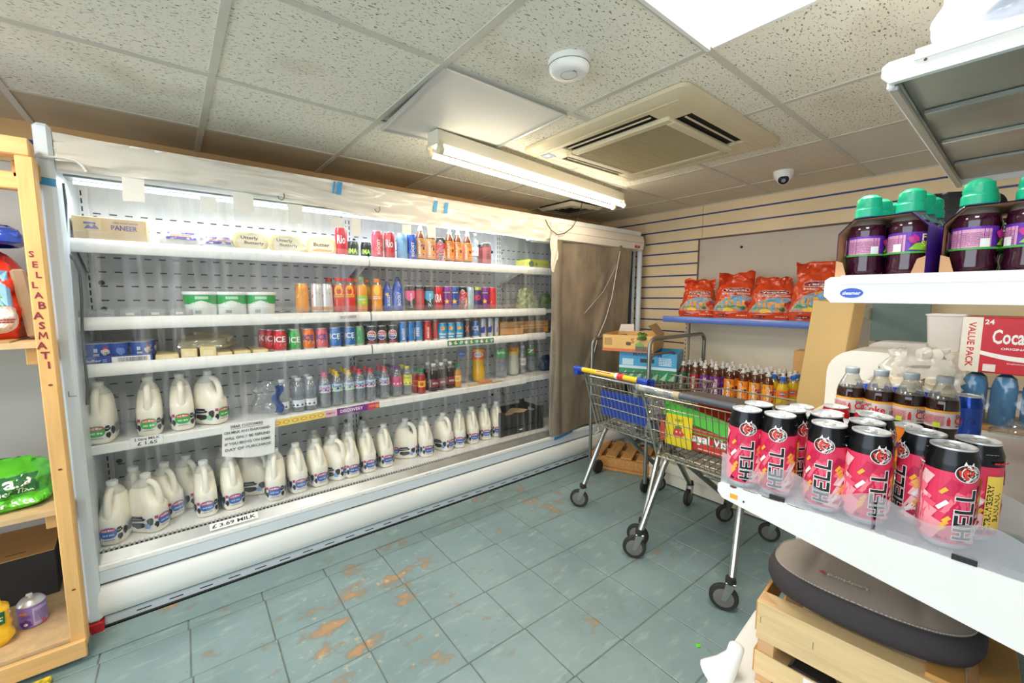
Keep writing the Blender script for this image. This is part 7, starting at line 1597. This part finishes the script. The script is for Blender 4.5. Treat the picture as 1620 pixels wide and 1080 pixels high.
# ================================================================= TIMBER RACK AT THE LEFT
tim = mat('pine_timber', C('e0b06e'), .6, var=.12, vs=4, stretch=(10, 10, 1), bump=.08, bs=20, dirt=C('c08a48'), ds=5, dl=.66)
timh = mat('pine_timber_rail', C('e2b272'), .6, var=.1, vs=4, stretch=(1, 10, 10))
osb = mat('chipboard', C('cfae80'), .75, var=.12, vs=20, bump=.15, bs=60)
rk = empty('timber_rack', (-.9, 2.5, 0), 0, 'home-made pine rack with rice bags beside the refrigerated cabinet', 'rack')
PX0, PX1, PY0, PY1 = -.383, -.338, 2.235, 2.30
rb_ = lambda m, n: m.build(n, rk, world=True)
rb_(M0(tim).box(PX0 + .0, PX1, PY0, PY1, .055, 1.905, .004), 'post')
rb_(M0(tim).box(PX0, PX1, 2.86, 2.92, .0, 1.905, .004), 'post')
rb_(M0(timh).box(-1.7, -.345, PY0 - .001, PY1 + .0, 1.905, 1.965, .004), 'top_rail')
rb_(M0(timh).box(-1.7, -.384, 2.30, 2.35, 1.80, 1.86, .004), 'rail')
rb_(M0(mat('worn_rail_wood', C('c6965a'), .65, var=.15)).box(PX0 - .02, PX1, 2.30, 2.9, 1.84, 1.90, .004), 'rail')
for z, nm in ((1.235, 'a'), (.60, 'b')):
    rb_(M0(osb).box(-1.7, -.36, 2.305, 2.95, z, z + .022, .001).box(-1.7, -.384, 2.26, 2.307, z + .0, z + .022, .001), 'shelf_board')
    rb_(M0(timh).box(PX0 - .04, PX0 - .001, 2.305, 2.85, z - .065, z - .002, .003), 'shelf_block')
rb_(M0(osb).box(-1.7, PX0, 2.245, 2.95, .085, .105, .001), 'bottom_board')
rb_(M0(timh).box(-1.7, PX1, PY0 - .022, PY0 - .002, .025, .095, .003), 'bottom_rail')
rb_(M0(mat('grey_plinth', C('6f8688'), .7, var=.1)).box(-1.7, PX1, 2.25, 2.32, .0, .055), 'plinth')
decal('handwriting', Dec().text('SELLA', 0, .36, ink('8c2a3c'), w=.20, h=.022, rot=-90).text('BASMATI', .004, .17, ink('8c2a3c'), w=.20, h=.026, rot=-90), face_map(((PX0 + PX1) / 2, PY0 - .0006, 1.20), (1, 0, 0), (0, 0, 1), (0, -1, 0)), rk, world=True)
# lettering on the post is stacked letter by letter
bpy.data.objects.remove([c for c in rk.children if c.name.startswith('handwriting')][0])
dh = Dec(); zz = 0.0
for k, chh_ in enumerate('SELLABASMATI'):
  if chh_ == 'M': dh.poly([(-.012 + .6 * a_ * .04, -.036 * k - .013 + .026 * b_) for a_, b_ in ((0, 0), (.15, 0), (.2, .7), (.5, .15), (.8, .7), (.85, 0), (1, 0), (.88, 1), (.75, 1), (.5, .45), (.25, 1), (.12, 1))], ink('8c2a3c'))
  else: dh.text(chh_, .006 * ((k * 7) % 3 - 1), -.036 * k, ink('8c2a3c'), h=.022 if k < 5 else .026)
zs_ = at(55, 402, 1, PY0).z
decal('handwriting', dh, face_map((PX1 - .024, PY0 - .0006, zs_), (1, 0, 0), (0, 0, 1), (0, -1, 0)), rk, world=True)
for z in (1.10, .78, .30): decal('wood_knot', Dec().ell(.0, 0, .006, .004, ink('7a4a20'), 10), face_map((PX1 - .02, PY0 - .0006, z), (1, 0, 0), (0, 0, 1), (0, -1, 0)), rk, world=True)
# rack contents
def big_bag(name, loc, w, d_, h, rz, m, seed, label, cat, dec=None, rx=0, k=.07):
    o, fn = pillow(name, w, d_, h, m, seed, n=26, k=k, p=4); o.location = loc; o.rotation_euler = (rx, 0, rz)
    if dec: decal('bag_print', dec(w, h), lambda s, z, l: tuple(Vector(fn(.75 + s / (w * 2.35), z / h, l + .002))), o, ds=.02, eps=.001)
    return tag(o, label, cat)
def d_red(w, h): return Dec().rect(-w * .1, h * .30, w * .33, h * .70, ink('86b4dc')).rect(-w * .1, h * .30, w * .33, h * .46, ink('5fa03a')).rect(-w * .1, h * .38, w * .33, h * .41, ink('3f7a2c')).ell(w * .26, h * .20, w * .14, h * .14, ink('f0d8cc'), 20).ell(w * .26, h * .20, w * .12, h * .12, wh, 20).lines(w * .18, h * .17, w * .34, h * .22, 2, ink('c03028'), 3)
big_bag('rice_sack', (-.655, 2.50, 1.264), .46, .34, .36, .0, mat('scarlet_film', C('e8381c'), .3, coat=.4), 4, 'scarlet rice sack with a field picture on the timber rack', 'rice', d_red)
o = tag(M0(mat('beige_stripe', C('a88a6c'), .5, var=.1)).box(-.02, .02, -.02, .02, 0, .26, .008).build('brown_sachet'), 'tall narrow beige packet squeezed between red sack and post', 'packet'); o.location = (-.412, 2.42, 1.265); o.rotation_euler = (0, radians(-6), .2)
big_bag('rice_sack', (-.63, 2.52, 1.615), .40, .34, .085, .1, mat('royal_blue_film', C('2c4cb4'), .25, coat=.5), 14, 'royal blue sack lying on top of the scarlet one', 'rice')
o = tag(M0(mat('corrugated_card', C('b08a58'), .8, var=.1)).box(-.30, .12, -.3, .02, 0, .006).build('card_sheet'), 'sheet of corrugated card under the scarlet sack', 'card'); o.location = (-.57, 2.57, 1.2575)
def d_green(w, h): return Dec().rect(-w * .2, h * .36, w * .36, h * .72, ink('2c6a3c')).text('Laila', w * .16, h * .62, wh, w=w * .26, h=h * .2).text('Golden Thick', w * .14, h * .44, ink('d8ecc8'), w=w * .34, h=h * .12).rect(-w * .3, h * .05, w * .46, h * .30, ink('63d02c')).text('Super Rice', w * .1, h * .18, wh, w=w * .34, h=h * .16)
big_bag('rice_sack', (-.635, 2.47, .625), .46, .34, .17, .0, mat('lime_green_film', C('55b82c'), .25, coat=.5), 24, 'lime green rice sack lying on the lower rack shelf', 'rice', d_green)
o = tag(M0(card_in).box(-.3, .2, -.18, .18, 0, .012).build('card_sheet'), 'flat cardboard sheet beneath the lime green sack', 'card'); o.location = (-.70, 2.74, .623)
bb = empty('black_carton', (-.725, 2.80, .106), radians(3), 'black cardboard carton with a brown top in the bottom of the rack', 'box')
M0(mat('black_card', C('2b2a29'), .6, var=.1)).box(-.25, .25, -.17, .17, 0, .20, .003).build('carton', bb)
M0(card).box(-.248, .248, -.168, .168, .2005, .2035).build('top_panel', bb)
M0(bl_k).box(-.02, .03, -.02, -.016, .2032, .2042).box(.10, .16, -.12, -.115, .2032, .2042).build('cut_mark', bb)
M0(mat('string', C('b8a078'), .8)).tube([(.252, -.05, .16), (.258, -.05, .13), (.256, -.04, .11)], .003, 6).build('rope_handle', bb)
sc_ = M0(mat('lilac_tin', C('a98fd0'), .3, .2)).lathe([(0, 0), (.038, 0), (.040, .002), (.040, .088), (.0395, .09)], 28)
sc_.use(alu).lathe([(.0405, .089), (.041, .091), (.039, .096), (.030, .108), (.02, .113), (.0, .113)], 28)
sp = tag(sc_.build('air_freshener'), 'short lilac aerosol tin with a silver dome standing in the rack', 'aerosol'); q = at(54, 992, 2, .106); sp.location = (q.x - .008, q.y + .04, .106); sp.rotation_euler = (0, 0, faceme(q.x, q.y))
M0(wp).lathe([(0, .112), (.007, .112), (.007, .120), (.0, .121)], 12).box(-.012, .006, -.006, .006, .119, .127, .002).build('nozzle', sp)
decal('label', Dec().rect(-.11, .004, .11, .086, ink('9a7cc8')).rect(.0, .006, .05, .08, ink('c8b8e4')).lines(.004, .02, .046, .07, 9, ink('7a62a8'), 3, .4).blob(-.02, .022, .018, ink('5a3a90'), 3).ell(-.02, .02, .006, .006, wh, 8).rect(-.036, .062, -.014, .07, ink('f08a3a')).lines(-.03, .045, -.004, .058, 2, ink('6a4aa0'), 4).blob(.03, .012, .01, ink('e05a8a'), 4), cyl_map(.0402), sp, ds=.01)
def d_y(w, h): return Dec().rect(w * .0, h * .42, w * .3, h * .66, ink('1f5a34')).lines(w * .04, h * .48, w * .26, h * .6, 2, ink('d8ecc8'), 3)
big_bag('crisp_bag', (-.64, 2.36, .107), .18, .07, .20, .25, mat('yellow_film_bag', C('e8b41c'), .25, coat=.5, var=.1), 44, 'bright yellow bag leaning at the rack front', 'bag', d_y, k=.22)
o = tag(M0(mat('yellow_print_scrap', C('c8b02c'), .5, var=.5, vs=60)).box(-.07, .07, -.02, .02, 0, .02, .004).build('packet'), 'flattened yellow and black packet under the timber rack', 'packet'); o.location = (-.5, 2.17, .001)
